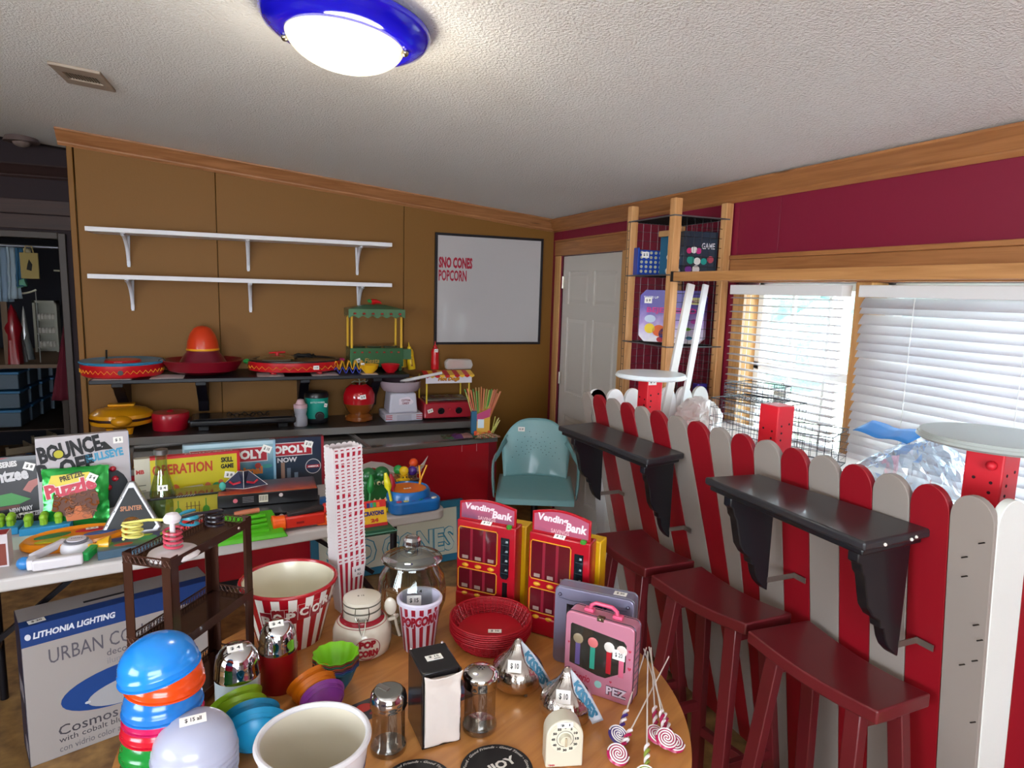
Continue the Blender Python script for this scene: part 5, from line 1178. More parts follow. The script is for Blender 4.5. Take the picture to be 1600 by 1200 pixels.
for pts_, cl in ((ell(w_*.40, h*.22, w_*.11, h*.10), '#c47a5a'), (ell(w_*.50, h*.25, w_*.10, h*.09, rot=-.2), '#c88a66'), ([(w_*.33, h*.12), (w_*.42, h*.12), (w_*.44, h*.36), (w_*.36, h*.36)], '#8cc0b8'), (ell(w_*.26, h*.38, w_*.045, h*.09), '#c8603c'), (ell(w_*.18, h*.27, w_*.10, h*.07), '#2f8a5c'), (ell(w_*.62, h*.38, w_*.035, h*.07), '#c86a4c'), (ell(w_*.72, h*.36, w_*.05, h*.07), '#3a9460'), (ell(w_*.77, h*.42, w_*.03, h*.06), '#cc7050'), ([(w_*.34, h*.40), (w_*.56, h*.42), (w_*.62, h*.24), (w_*.56, h*.20), (w_*.48, h*.38)], '#cfc8ac'), (ell(w_*.10, h*.20, w_*.06, h*.05), '#c8b040')): rot_panel(t, pts_, mat(cl, .45))
price(t, front(w_*.87, -.003, h*.55) @ TR(rz=-.2), '$ 8', .04, .028)
t_op = t
# yellow storybook box under the operation box (seen below the black tray)
# property trading games
t, w_, h = standing('property_game_box', 'pale blue property game box lettered MONOPOLY, behind the yellow box', 'board game', (288, 780), (432, 766), 693, .045, gradmat('island_print', '#20466a', '#2f6a86', '#86a8b4', 'Z', 0, .28), lean=-.04)
def band(t, w_, h, x0, x1, z0, z1, txt):
    panel(t, x0-.004, x1+.004, z0-.004, z1+.004, mat('#c8c4c4', .4), y=-.0010); panel(t, x0, x1, z0, z1, mat('#a81828', .4), y=-.0016)
    letter(txt, (x1-x0)*.94, (z1-z0)*.70, front(x0+(x1-x0)*.03, -.0024, z0+(z1-z0)*.15), mat('#e4e0de', .4), t, .05)
band(t, w_, h, w_*.08, w_*.90, h*.62, h*.88, 'MONOPOLY'); letter('Animal', w_*.38, h*.15, front(w_*.47, -.0024, h*.36), mat('#c8762c', .45), t, .05)
rot_panel(t, ell(w_*.80, h*.52, w_*.035, w_*.035), mat('#a83428', .4)); rot_panel(t, ell(w_*.90, h*.50, w_*.06, h*.04), mat('#3a8a84', .4)); G().box(w_-.0002, w_+.001, .002, .043, 0, h).build('side_print', mat('#7aa8c0', .4), t, smooth=0); G().box(0, w_, .001, .044, h-.0004, h+.0008).build('top_print', mat('#8ab0c0', .4), t, smooth=0)
panel(t, 0, w_, h*.93, h, mat('#a8c4d0', .4)); panel(t, 0, .008, 0, h, mat('#a8c4d0', .4)); panel(t, w_-.010, w_, 0, h, mat('#8ab4cc', .4))
price(t, front(w_*.90, -.003, h*.84) @ TR(rz=-.4), '$ 10', .042, .032)
t, w_, h = standing('property_game_box', 'dark blue property game box lettered MONOPOLY HERE & NOW', 'board game', (388, 768), (503, 757), 686, .05, gradmat('city_print', '#2a2a30', '#1c2a3c', '#14203a', 'Z', 0, .28), lean=-.03)
band(t, w_, h, w_*-.05+.004, w_*.86, h*.66, h*.90, 'MONOPOLY'); letter('HERE & NOW', w_*.62, h*.10, front(w_*.04, -.0024, h*.52), mat('#c8c4c8', .4), t, .04)
rot_panel(t, ell(w_*.88, h*.40, w_*.11, w_*.11), mat('#c8c4c4', .4)); rot_panel(t, ell(w_*.88, h*.40, w_*.10, w_*.10), mat('#26324c', .4), y=-.0018); panel(t, w_*.79, w_*.97, h*.37, h*.43, mat('#b02430', .4), y=-.0026); letter('AMERICA', w_*.15, h*.035, front(w_*.805, -.0032, h*.382), mat('#e0dcdc', .5), t, .05)
for k, (x, hh, cl) in enumerate(((.08, .22, '#8a7458'), (.16, .30, '#5c6870'), (.24, .20, '#a08460'), (.32, .34, '#4a7a6c'), (.44, .40, '#8a6a5a'), (.52, .28, '#606a78'), (.62, .18, '#708090'))): panel(t, w_*x, w_*(x+.05), h*.12, h*(.12+hh), mat(cl, .5), y=-.0012, name='printed_tower')
G().box(w_-.0002, w_+.012, .0, .05, 0, h).build('side_print', mat('#8c1828', .4), t, smooth=0); G().box(0, w_, .001, .049, h-.0004, h+.0008).build('top_print', mat('#1c2030', .4), t, smooth=0)
letter('MONOPOLY', w_*.4, .02, TR(w_*.3, .012, h+.001), mat('#a02838', .5), t, .04)
price(t, front(w_*.82, -.003, h*.86) @ TR(rz=-.3), '$ 10', .04, .03)
# stack of two black game boxes with a folded board on top
def flat_box(label, pl, pr, z0, hh, dep, shift=0):
    a = at(pl[0], pl[1], 'z', z0); b = at(pr[0], pr[1], 'z', z0); v = b-a; w_ = math.hypot(v.x, v.y)
    t = thing('black_game_box', label, 'board game', (a.x, a.y, z0), math.atan2(v.y, v.x), 'stack of two black game boxes')
    G().box(0, w_, 0, dep, 0, hh).build('box_body', mat('#131215', .3, coat=.3), t, bevel=.002)
    G().prism([(w_*.17+.009*math.cos(q), hh*.5+.009*math.sin(q)) for q in [i*PI/8 for i in range(16)]], 0, .0006, 0, front(0, -.0002, 0)).build('pink_dot', mat('#c0606a', .4), t, smooth=0)
    panel(t, w_*.40, w_*.49, hh*.22, hh*.82, mat('#cfc8b4', .5), y=-.0008, name='barcode_label'); 
    for k in range(5): panel(t, w_*(.41+.016*k), w_*(.41+.016*k)+.0022, hh*.35, hh*.76, mat('#15120f', .5), y=-.0014, name='barcode_bar')
    G().prism([(w_*.62+.008*math.cos(q), hh*.7+.008*math.sin(q)) for q in [i*PI/8 for i in range(16)]], 0, .0006, 0, front(0, -.0002, 0)).build('white_dot', mat('#c8b8b4', .4), t, smooth=0)
    for k in range(4): panel(t, w_*.24, w_*.35, hh*(.32+.13*k), hh*(.32+.13*k)+.002, mat('#8a868a', .5), y=-.0008, name='small_print')
    return t, w_
t1, w1 = flat_box('lower black game box of the stack of two, red rim on its lid', (338, 826), (500, 815), WZ+.0005, .052, .20)
hh1 = zat(.1, 2.85, 768)-zat(.1, 2.85, 796)
t2, w2 = flat_box('upper black game box of the stack of two, orange picture board on top', (340, 795), (497, 781), WZ+.0540, .052, .19)
G().box(.004, w2-.004, .004, .186, .0518, .0535).build('lid_print', gradmat('racing_print', '#c04c1c', '#7a2430', '#2a2a3a', 'Y', 0, .19), t2, smooth=0)
bd = thing('folded_board', 'dark folded game board standing like a tent on the upper black box', 'game board', t2.location+Vector((.10, .07, .054)), t2.rotation_euler[2])
bs_ = .085
for s_, nm in ((-1, 0), (1, 1)):
    g = G(); g.add([(0, 0, 0), (s_*bs_*1.1, .03, .004), (s_*bs_*.25, .05, .065), (0, .004, .075)], [(0, 1, 2, 3)]); f_ = g.build('board_leaf', mat('#262a44', .35), bd, smooth=0, solid=.003)
    G().tube([(0, -.002, 0), (s_*bs_*1.1, .028, .004), (s_*bs_*.25, .048, .065), (0, .002, .075)], .0015, 4, closed=True).build('white_edge', mat('#d8d4d4', .4), f_, smooth=0)
    G().tube([(s_*.012, -.001, .03), (s_*.04, .01, .02), (s_*.055, .02, .03)], .0045, 5).build('red_mark', mat('#b8243a', .4), f_, smooth=0)
# black tray with glass-like glossy front, and the yellow picture box under it
t, w_, h = standing('picture_game_box', 'low yellow box with green pot pictures under the black tray', 'board game', (216, 822), (345, 806), 777, .11, mat('#a89a2a', .4, coat=.3))
for x, sgn_ in ((.48, 1), (.82, 1)):
    rot_panel(t, ell(w_*x, h*.35, w_*.045, h*.20), mat('#3f7a24', .4)); panel(t, w_*x-.002, w_*x+.002, h*.45, h*.85, mat('#3f7a24', .4))
for k in range(4): panel(t, w_*(.58+.05*k), w_*(.58+.05*k)+.003, h*.2, h*.75, mat('#5a4418', .5))
panel(t, w_*.57, w_*.75, h*.55, h*.58, mat('#5a4418', .5)); rot_panel(t, [(w_*.02, 0), (w_*.30, 0), (w_*.34, h), (w_*.02, h)], mat('#5f6a3c', .4), y=-.0010)
zt_ = t.location.z+h
tr = thing('black_tray', 'flat glossy black plastic tray lying on the yellow picture box', 'tray', (t.location.x, t.location.y-.004, zt_+.0005), t.rotation_euler[2])
G().box(-.01, w_*1.08, -.012, .10, 0, .010).build('tray_body', mat('#17161a', .15, coat=.6), tr, bevel=.003)
for k in range(7): G().tube([(w_*.46+k*.010, -.0135, .006), (w_*.49+k*.010, -.0135, .011)], .0012, 4).build('rib', mat('#8a8478', .4), tr, smooth=0)
t_op.location.z = WZ+.0005
# small glass bead and bottle
be = tag(G().ball(.014, 14, 0, None, 1.3).build('glass_bead', mat('#4ab8a8', .1, alpha=.8), None), 'small turquoise egg-shaped bead at the edge of the black tray', 'bead'); q_ = at(371, 772, 'z', zt_+.01); be.location = (tr.location.x+w_*1.03, tr.location.y+.03, zt_+.0105+.019)
p_ = T2(257, 810); m_ = mpp(p_)
t = thing('milk_bottle', 'clear glass milk bottle with grey metal cap and white price tag', 'bottle', (p_.x, p_.y-.02, WZ)); hb = zat(p_.x, p_.y-.02, 702)-WZ
cg = glassy('#e6f0e4', .03, .10)
G().lathe([(1e-5, .002), (.046, .002), (.052, .012), (.052, hb*.28), (.046, hb*.42), (.026, hb*.66), (.021, hb*.76), (.021, hb*.93)], 32).build('glass_body', cg, t)
G().cyl(.026, hb*.93, hb, 28).build('metal_cap', mat('#8a8a8c', .3, .8), t, bevel=.002)
price(t, front(.006, -.047, hb*.50), '$ 4', .036, .024)
# red pot and blue ring toy behind the rack
p_ = T2(305, 828); t = thing('red_toy_pot', 'round red plastic toy pot with a grey lid behind the brown rack', 'toy', (p_.x, p_.y, WZ)); G().lathe([(1e-5, 0), (.045, 0), (.055, .02), (.05, .045), (.04, .052)], 28).build('pot', mat('#c41c1c', .3), t); G().lathe([(.045, .052), (.042, .06), (1e-5, .064)], 28).build('lid', mat('#9a8c8c', .4), t)
# green stepped tray
p_ = T2(388, 836); t = thing('sorting_tray', 'bright green plastic stepped tray at the front of the white table', 'tray', (p_.x, p_.y+.0, WZ), .12); t.scale = (1.3, 1.15, 1.3); gm = mat('#4fae1e', .35)
G().hexa([(-.11,-.07,0),(.105,-.07,0),(.085,.09,0),(-.06,.09,0),(-.10,-.06,.012),(.095,-.06,.012),(.08,.085,.045),(-.055,.085,.045)]).build('tray_body', gm, t, bevel=.003)
for k in range(4): G().bar((-.055+.008*k, -.045+.026*k, .020+.0075*k), (.055, -.035+.026*k, .020+.0075*k), .010, .010).build('rib', gm, t, bevel=.002)
G().tube([(-.03, .07, .048), (.0, .066, .052), (.04, .07, .052)], .008, 8).build('decal', mat('#b86a4c', .5), t)
# foam dart blaster
p_ = T2(474, 826); t = thing('toy_blaster', 'red and orange toy dart blaster lying on the white table', 'toy', (p_.x, p_.y+.01, WZ+.033), .12); rb_ = mat('#c8281c', .35, coat=.2); ob = mat('#e85a14', .35)
G().tube([(-.115, 0, .0), (-.07, 0, 0)], .030, 16).build('orange_muzzle', ob, t, bevel=.002)
G().tube([(-.118, 0, 0), (-.106, 0, 0)], .033, 12).build('muzzle_ring', ob, t)
G().box(-.072, .085, -.022, .022, -.022, .026).build('body', rb_, t, bevel=.008, seg=3)
G().bar((-.06, 0, .030), (.08, 0, .042), .03, .016).build('dark_rail', mat('#2a2224', .4), t, bevel=.003)
G().hexa([(.05,-.02,-.026),(.105,-.02,-.030),(.105,.02,-.030),(.05,.02,-.026),(.05,-.02,.012),(.115,-.02,.016),(.115,.02,.016),(.05,.02,.012)]).build('orange_grip', ob, t, bevel=.006, seg=3)
G().box(.08, .14, -.018, .018, .02, .055).build('stock', rb_, t, bevel=.006)
G().box(-.03, -.0, -.024, -.021, -.005, .004).build('slot', mat('#8a1818', .4), t)
# right end: toys behind and beside the cup tower
bx2 = tag(G().box(-.03, .03, -.02, .02, 0, .05).build('blue_toy_box', mat('#2a6ab0', .4), bevel=.002), 'blue and white small box beside the cup tower', 'box'); q_ = T2(503, 803); bx2.location = (q_.x, q_.y+.06, WZ+.0005); bx2.rotation_euler = (0, 0, .3)
p_ = T2(592, 808); m_ = mpp(p_)
t = thing('monster_toy', 'dark green toy monster head with bulging eyes and yellow mouth', 'toy', (p_.x+.005, p_.y+.10, WZ), .1); mg = mat('#12582a', .3, coat=.3)
G().box(-.062, .055, -.03, .035, .02, .145).build('head', mg, t, bevel=.015, seg=4)
for s_ in (-.032, .026): G().ball(.036, 20, 0, TR(s_, 0, .155)).build('eye_bulge', mg, t)
for s_ in (-.022, .004, .026): G().ball(.009, 12, 0, TR(s_, -.034, .128)).build('eye', mat('#d8c8a0', .3), t); G().ball(.005, 8, 0, TR(s_, -.042, .128)).build('pupil', mat('#141410', .3), t)
G().lathe([(1e-5, 0), (.062, 0), (.066, .012), (.06, .022)], 28, 0, TR(0, -.005, 0)).build('yellow_base', mat('#d8c020', .35), t)
for k in range(4): G().lathe([(.010, 0), (1e-5, .016)], 8, 0, TR(-.038+k*.024, -.034, .048)).build('tooth', mat('#d8c890', .4), t)
G().box(-.048, .045, -.034, -.028, .03, .050).build('mouth', mat('#7a1c24', .4), t, bevel=.002)
# sand shovels and forks
def shovel(label, pa, pb, z0_, z1_, m, kind):
    a = at(pa[0], pa[1], 'z', WZ+z0_); 
    t = thing('toy_shovel', label, 'toy shovel', (a.x, a.y, WZ+z0_)); b = Vector((at(pb[0], pb[1], 'y', a.y+.02).x, a.y+.02, zat(a.x, a.y+.02, pb[1])))-a
    G().bar((0, 0, 0), b*.6, .010, .010).build('shaft', m, t, bevel=.002)
    d_ = b.normalized()
    if kind == 'D':
        x_ = Vector((1, 0, 0)); p3 = b*.6; g = G(); g.tube([p3, b-x_*.018, b+x_*.018, p3], .0045, 6); g.build('d_handle', m, t)
    else:
        g = G(); g.tube([b*.5, b*.62, b*.8, b], lambda u: .006+.011*math.sin(PI*min(1, u*1.1)), 10); g.build('blade', m, t)
    return t
shovel('yellow toy spade with triangular handle, right of the bobble figures', (651, 785), (661, 728), .0, 0, mat('#e09c1c', .35), 'D')
shovel('yellow toy trowel leaning left of the round blue toy', (614, 795), (602, 738), .02, 0, mat('#d8cc20', .35), 'B')
shovel('dark red toy trowel behind the round blue toy', (618, 790), (610, 740), .02, 0, mat('#b01c30', .35), 'B')
shovel('green handled toy rake standing in front of the monster toy', (577, 800), (580, 742), .02, 0, mat('#1c7a34', .35), 'B')
t = thing('yellow_toy_fork', 'yellow toy fork head below the green toy rake', 'toy', (T2(580, 812).x, T2(580, 812).y+.015, WZ)); 
G().prism([(-.03, 0), (.03, 0), (.035, .03), (.022, .06), (.01, .075), (-.01, .075), (-.022, .06), (-.035, .03)], -.004, .004, 0, front(0, 0, 0)).build('fork_plate', mat('#dccb1e', .35), t, bevel=.002)
t, w_, h = standing('crayon_box', 'yellow and red crayon carton with rainbow print on the clear folder', 'box', (566, 826), (606, 820), 784, .05, mat('#d8a81c', .4), zb=WZ+.022, lean=-.35)
panel(t, .0, w_, h*.72, h, mat('#c0241c', .4)); panel(t, 0, w_, 0, h*.12, mat('#b01c24', .4))
for k, cl in enumerate(('#1c2a6a', '#1f7a8a', '#2f9a3a', '#e0641c', '#c01c24')): panel(t, w_*(.25+.13*k), w_*(.36+.13*k), h*.74, h*.92, mat(cl, .4), y=-.0012)
letter('CRAYONS', w_*.8, h*.18, front(w_*.1, -.0016, h*.42), mat('#3a2a6a', .45), t, .06); letter('24', w_*.3, h*.14, front(w_*.35, -.0016, h*.17), mat('#b8341c', .45), t, .06)
t = thing('clear_folder', 'clear green plastic folder tray under the crayon carton', 'tray', (T2(588, 836).x, T2(588, 836).y+.02, WZ+.0005), .12)
G().box(-.085, .075, -.03, .13, 0, .003).build('folder_sheet', mat('#27493c', .2, coat=.5), t); G().tube([(-.085, -.03, .010), (.078, -.03, .010), (.05, .13, .018), (-.085, .13, .018)], .003, 6, closed=True).build('rim', mat('#5a8a78', .2), t)
G().box(-.08, .068, -.02, .12, .003, .0205).build('paper_stack', mat('#2c5a40', .5), t, bevel=.001)
# bobble figures
def bobble(label, x, y, cl1, cl2, hh):
    p_ = T2(x, y); t = thing('bobble_dispenser', label, 'toy', (p_.x, p_.y, WZ), 0, 'ball-topped candy dispenser toys'); h = hh
    G().lathe([(1e-5, 0), (.022, 0), (.022, h*.12), (.016, h*.16), (.018, h*.52), (.028, h*.56), (.03, h*.60), (.018, h*.64), (.020, h*.74), (1e-5, h*.76)], 20).build('body', mat(cl2, .35), t)
    G().ball(.022, 18, 0, TR(0, 0, h*.88)).build('ball_top', mat(cl1, .25, coat=.4), t)
    for s_ in (-1, 1): G().tube([(s_*.018, -.004, h*.50), (s_*.032, -.008, h*.56), (s_*.036, -.008, h*.62)], .005, 6).build('arm', mat(cl2, .35), t)
    for s_ in (-1, 1): G().ball(.004, 8, 0, TR(s_*.007, -.018, h*.70)).build('eye', mat('#2a2018', .3), t)
bobble('ball-topped dispenser toy with a green ball', 622, 772, '#1f8a3a', '#8a5a30', .135)
bobble('ball-topped dispenser toy, all yellow', 631, 776, '#e8c020', '#e0b41c', .14)
bobble('ball-topped dispenser toy with a purple ball', 644, 774, '#4a2a8a', '#6a4a3c', .135)
bobble('ball-topped dispenser toy with an orange ball, behind the purple one', 646, 760, '#e8501c', '#b8a0a8', .135)
# round blue toy
p_ = T2(649, 800); t = thing('fishing_game', 'round blue electronic toy with orange dial and shape buttons at the table corner', 'toy', (p_.x, p_.y+.045, WZ), .12); bb_ = mat('#1769b4', .32, coat=.3)
G().prism(rrect(-.115, .115, -.07, .06, .045), 0, .055).build('base', bb_, t, bevel=.010, seg=4)
G().lathe([(.105, .03), (.103, .075), (.095, .088), (.088, .088), (.086, .080)], 44, 0, TR(-.012, .045, 0)).build('ring', bb_, t)
G().cyl(.085, .05, .083, 40, 0, TR(-.012, .045, 0)).build('orange_dial', mat('#e87418', .35), t)
price(t, TR(-.012, .04, .0835), '$ 5', .032, .012)
for k, cl in enumerate(('#c04a5a', '#d8d48a', '#3a5aa8', '#1f8a84', '#2a4a9a', '#d8d4c0')): G().cyl(.010, .055, .060, 14, 0, Matrix.Translation((-.082+.032*k, -.052+.002*k*(k-3)*.0, 0)) @ Matrix.Diagonal((1.2, .8, 1, 1))).build('shape_button', mat(cl, .35), t)
# ================================================================ lamp carton on the floor
KL = (1.70-.53)/(1.70-.62)
a0 = at(37, 983, 'z', .50); a0.z = 0
b0 = at(48, 1200, 'z', 0); 
d1_ = Vector((at(180, 1155, 'z', 0)-at(60, 1200, 'z', 0))[:2]+(0,)) if False else Vector((.94, .34, 0)).normalized()
rz_ = math.atan2(d1_.y, d1_.x)
t = thing('lamp_carton', 'tall white and blue light fixture carton lettered URBAN COLLECTION under the table', 'carton', (b0.x, b0.y, 0), rz_)
h = zat(b0.x, b0.y, 983); w_ = .62; dp = .17
G().box(0, w_, 0, dp, 0, h).build('carton_body', mat('#a39b98', .6), t, bevel=.003)  # white card greyed to paint in the shade under the table
navy = mat('#173a78', .5)
panel(t, 0, w_, h*.86, h, navy, 'blue_band'); G().box(-.0008, .0002, 0, dp, 0, h).build('dark_side', mat('#1a1c38', .5), t, smooth=0)
G().box(0, w_, 0, dp*.30, h-.0002, h+.0008).build('top_blue_edge', navy, t, smooth=0)
G().box(w_*.32, w_*.55, dp*.48, dp*.56, h, h+.0012).build('hand_hole', mat('#15131c', .7), t, smooth=0)
letter('LITHONIA LIGHTING', w_*.40, h*.045, front(w_*.055, -.0016, h*.905), mat('#d8dce8', .5), t, .04, .15)
rot_panel(t, ell(w_*.032, h*.927, w_*.014, h*.022, rot=.2), mat('#d8dce8', .5)); price(t, TR(.05, .03, h+.0012, rz=.1), '$ 20', .05, .03)
letter('URBAN COLLECTION', w_*.80, h*.105, front(w_*.12, -.0012, h*.70), mat('#5a5660', .6), t, 0)
letter('decorative fluorescent', w_*.50, h*.05, front(w_*.40, -.0012, h*.635), mat('#5a5660', .6), t, 0); letter('iluminacion fluorescente', w_*.50, h*.045, front(w_*.40, -.0012, h*.575), mat('#8a868c', .6), t, 0)
rot_panel(t, ell(w_*.52, h*.40, w_*.36, h*.155, 36, .03), mat('#1c4488', .4)); rot_panel(t, ell(w_*.56, h*.345, w_*.27, h*.10, 36, .03), mat('#a8a8ac', .5), y=-.0022)
rot_panel(t, ell(w_*.29, h*.335, w_*.015, h*.01, 12), mat('#c0c4cc', .4), y=-.0028)
letter('Cosmos', w_*.30, h*.075, front(w_*.14, -.0012, h*.155), mat('#4a464e', .6), t, .005); letter('with cobalt blue glass', w_*.46, h*.055, front(w_*.14, -.0012, h*.09), mat('#4a464e', .6), t, 0); letter('con vidrio color azul cobalto', w_*.50, h*.045, front(w_*.14, -.0012, h*.035), mat('#6a666c', .6), t, 0)
G().box(-.0014, -.0006, dp*.15, dp*.8, h*.45, h*.57).build('side_label', mat('#8a8690', .5), t, smooth=0); G().box(-.0014, -.0006, dp*.1, dp*.5, h*.05, h*.16).build('barcode_label', mat('#9a96a0', .5), t, smooth=0)
# ================================================================ ROUND PINE TABLE
SC = (1.70-TZ)/.80     # scale of this table's measures
rc = Vector((.2953*SC, 1.1557*SC, 0)); RR = .516*SC
rt_ = thing('round_table', 'round pine pedestal table with knots crowded with popcorn and candy things', 'table', rc, .5)
nb = 8
for k in range(nb):
    # glued boards: strips of the round top
    y0_, y1_ = -RR+2*RR*k/nb, -RR+2*RR*(k+1)/nb
    pts = []
    n = 20
    for i in range(n+1):
        y = y0_+(y1_-y0_)*i/n; pts.append((math.sqrt(max(0, RR*RR-y*y)), y))
    out = pts+[(-x, y) for x, y in reversed(pts)]
    cl = []
    for q in out:
        if not cl or (Vector(q)-Vector(cl[-1])).length > 1e-5: cl.append(q)
    if (Vector(cl[0])-Vector(cl[-1])).length < 1e-5: cl.pop()
    G().prism([(x, y-.0003 if False else y) for x, y in cl], TZ-.028, TZ).build('board', tabletop, rt_, loc=(0, 0, 0))
G().lathe([(1e-5, .12), (.06, .12), (.05, .2), (.07, .35), (.05, .5), (.06, .66), (.12, .70), (.2, .722), (1e-5, .722)], 32).build('pedestal', pine, rt_)
for k in range(4):
    a_ = k*PI/2+.4; G().bar((.04*math.cos(a_), .04*math.sin(a_), .16), (.36*math.cos(a_), .36*math.sin(a_), .03), .05, .06).build('foot', pine, rt_, bevel=.006)
def B(x, y): p = T(x, y); return (p.x, p.y, TZ+.0004)
def HT(b, y): return zat(b[0], b[1], y)-TZ
def cyln(r, d=.001): return lambda x, y: ((r+d)*math.sin(x/r), -(r+d)*math.cos(x/r), y)
face = lambda b: math.atan2(b[0]-0, b[1]-0)*-1     # turn front (-y) towards the camera position
def cone(r0, r1, h, d=.0012):
    def f(x, y): r = r0+(r1-r0)*y/h; rr_ = (r0+r1)/2; a = x/rr_; return ((r+d)*math.sin(a), -(r+d)*math.cos(a), y)
    return f
def mtext(s, w, h, wrapf, x0, z0, m, parent, bold=.04, shear=0, rise=0, nm='lettering'):
    """wrap text on a curved side; sub-divided so that long strokes follow the surface"""
    uv, fs = text_mesh(s, bold, shear)
    vs = [(x0+u*w, z0+v*h+rise*u) for u, v in uv]
    # subdivide long triangles
    tris = []
    for f_ in fs:
        for i in range(1, len(f_)-1): tris.append([vs[f_[0]], vs[f_[i]], vs[f_[i+1]]])
    outt = []; lim = w/10
    while tris:
        t_ = tris.pop(); L_ = [math.dist(t_[i], t_[(i+1) % 3]) for i in range(3)]; k_ = max(range(3), key=lambda i: L_[i])
        if L_[k_] > lim and len(outt) < 6000:
            a_, b_, c_ = t_[k_], t_[(k_+1) % 3], t_[(k_+2) % 3]; m2 = ((a_[0]+b_[0])/2, (a_[1]+b_[1])/2); tris += [[a_, m2, c_], [m2, b_, c_]]
        else: outt.append(t_)
    g = G(); pv = [wrapf(*p) for t_ in outt for p in t_]; g.add(pv, [(3*i, 3*i+1, 3*i+2) for i in range(len(outt))])
    return g.build(nm, m, parent, smooth=0)
RED = mat('#a3121f', .25, coat=.4); CREAM = mat('#dcd5bd', .3, coat=.3)
# --- big striped popcorn bucket
b = B(453, 994); t = thing('popcorn_bucket', 'big red and white striped ceramic bucket lettered POPCORN with cream inside', 'bucket', b, face(b)-.02)
h = HT(b, 902); m_ = mpp((b[0], b[1], TZ+h)); r1 = 73*m_; r0 = 48*mpp(b)
ns = 36
G().lathe([(r0, .0), (r0+(r1-r0)*.5, h*.5), (r1, h-.008)], ns*2, rf=None, mis=lambda j, i: (i//2) % 2).build('striped_side', [RED, mat('#e2dbd2', .3, coat=.3)], t)
G().lathe([(1e-5, .006), (r0*.93, .006), (r1*.94, h-.004)], 64).build('cream_inside', CREAM, t); G().cyl(r0, 0, .004, 48).build('bottom', RED, t)
G().tube([((r1-.003)*math.cos(a), (r1-.003)*math.sin(a), h-.004) for a in [i*PI/32 for i in range(64)]], .0055, 8, closed=True).build('red_rim', RED, t)
wr = cone(r0, r1, h)
for k, ch_ in enumerate('POPCORN'):
    w1_ = r1*.23; x_ = -r1*.55+k*w1_*1.03; zo = h*(.46+.030*k+(.03 if k % 2 else 0))
    g = G(); n_ = 6; ww_ = cone(r0, r1, h, .0010+.0002*(k % 2))
    vs = [ww_(x_+w1_*i/n_+ (.02*w1_), zo+(h*.27)*j) for j in (0, 1) for i in range(n_+1)]; g.add(vs, [(i, i+1, n_+2+i, n_+1+i) for i in range(n_)])
    pl = g.build('letter_tile', mat('#8e1020', .3, coat=.3), t, smooth=0)
    ln = G(); ln.tube([ww_(x_+w1_*(.02), zo+(h*.27)*j/4) for j in range(5)]+[ww_(x_+w1_*i/n_+.02*w1_, zo+h*.27) for i in range(n_+1)], .0006, 4); ln.build('tile_outline', mat('#e2dbd2', .4), pl, smooth=0)
    mtext(ch_, w1_*.74, h*.15, cone(r0, r1, h, .0022), x_+w1_*.14, zo+h*.06, mat('#e6dfd4', .3), pl, .05)
# --- chrome domed canisters
def canister(label, x, y, r_px, ytop, m, rz=0):
    b = B(x, y); t = thing('straw_canister', label, 'canister', b, face(b)+rz, 'chrome-domed canisters'); r = r_px*mpp(b); H_ = HT(b, ytop)
    hb_ = H_*.60
    G().lathe([(1e-5, 0), (r*.97, 0), (r, .003), (r, hb_)], 40).build('canister_body', m, t)
    ch_ = mat('#d8d8da', .06, 1.0)
    G().lathe([(r*1.03, hb_-.003), (r*1.05, hb_+.002), (r*1.0, hb_+.006), (r*.99, hb_+(H_-hb_)*.35), (r*.90, hb_+(H_-hb_)*.66), (r*.66, hb_+(H_-hb_)*.90), (r*.3, H_-.001), (1e-5, H_)], 40).build('chrome_dome', ch_, t, smooth=60)
    price(t, TR(-.003, -r*.30, H_*.985+.0015, rx=.38, rz=.1), '$ 4', .032, .018)
    return t
canister('red canister with chrome dome lid in front of the striped bucket', 436, 1072, 28, 970, mat('#8c0c14', .3, coat=.3))
canister('white canister with chrome dome lid beside the red one', 373, 1116, 33, 1007, mat('#c6d0d6', .35))
# --- stack of popcorn cartons: 36 nested boxes
b = B(543, 950); H_ = HT(b, 692); m_ = mpp((b[0], b[1], TZ+H_*.9))
wb_ = 21*mpp(b)*2*.78; wt_ = 57*m_*.87
car_w = mat('#d9cfcf', .6); car_r = mat('#a3142c', .5)
hc = H_*.30     # height of one carton
def carton(detail):
    g = G(); n = 10
    def side(s, u, v):
        hw_ = (wb_+(wt_-wb_)*v)/2; hd_ = hw_*.62
        c = [(-hw_, -hd_), (hw_, -hd_), (hw_, hd_), (-hw_, hd_)]; p, q = c[s], c[(s+1) % 4]
        return (p[0]+(q[0]-p[0])*u, p[1]+(q[1]-p[1])*u, hc*v)
    pit = (H_-hc-.006)/35; vt = 1-pit*.62/hc
    for s in range(4):
        N_ = 40 if s % 2 == 0 else 24; k = 5 if s % 2 == 0 else 3
        vs = [side(s, i/N_, 0.0) for i in range(N_+1)]+[side(s, i/N_, vt) for i in range(N_+1)]
        for i in range(N_+1):
            u = i/N_; sc_ = abs(math.sin(PI*u*k)); x_, y_, z_ = side(s, u, 1.0); vs.append((x_*1.010, y_*1.010, z_-.0045+.0055*sc_**.6))
        fs = [(r_*(N_+1)+i, r_*(N_+1)+i+1, (r_+1)*(N_+1)+i+1, (r_+1)*(N_+1)+i) for r_ in (0, 1) for i in range(N_)]
        o_ = len(g.m); g.add(vs, fs)
        for i in range(N_):
            u = (i+.5)/N_*k; fr_ = u-int(u); g.m[o_+i] = 1 if (s == 0 and .30 < fr_ < .70) else 0
    return g
cart0 = None; NC = 36; zlast = H_-hc-.006
lbl = 'striped paper popcorn carton inside the tall nested tower on the round table'
rzt = face(b)+.50
cb = carton(True); cmesh = cb.mesh('carton_shell', [car_w, car_r], 0)
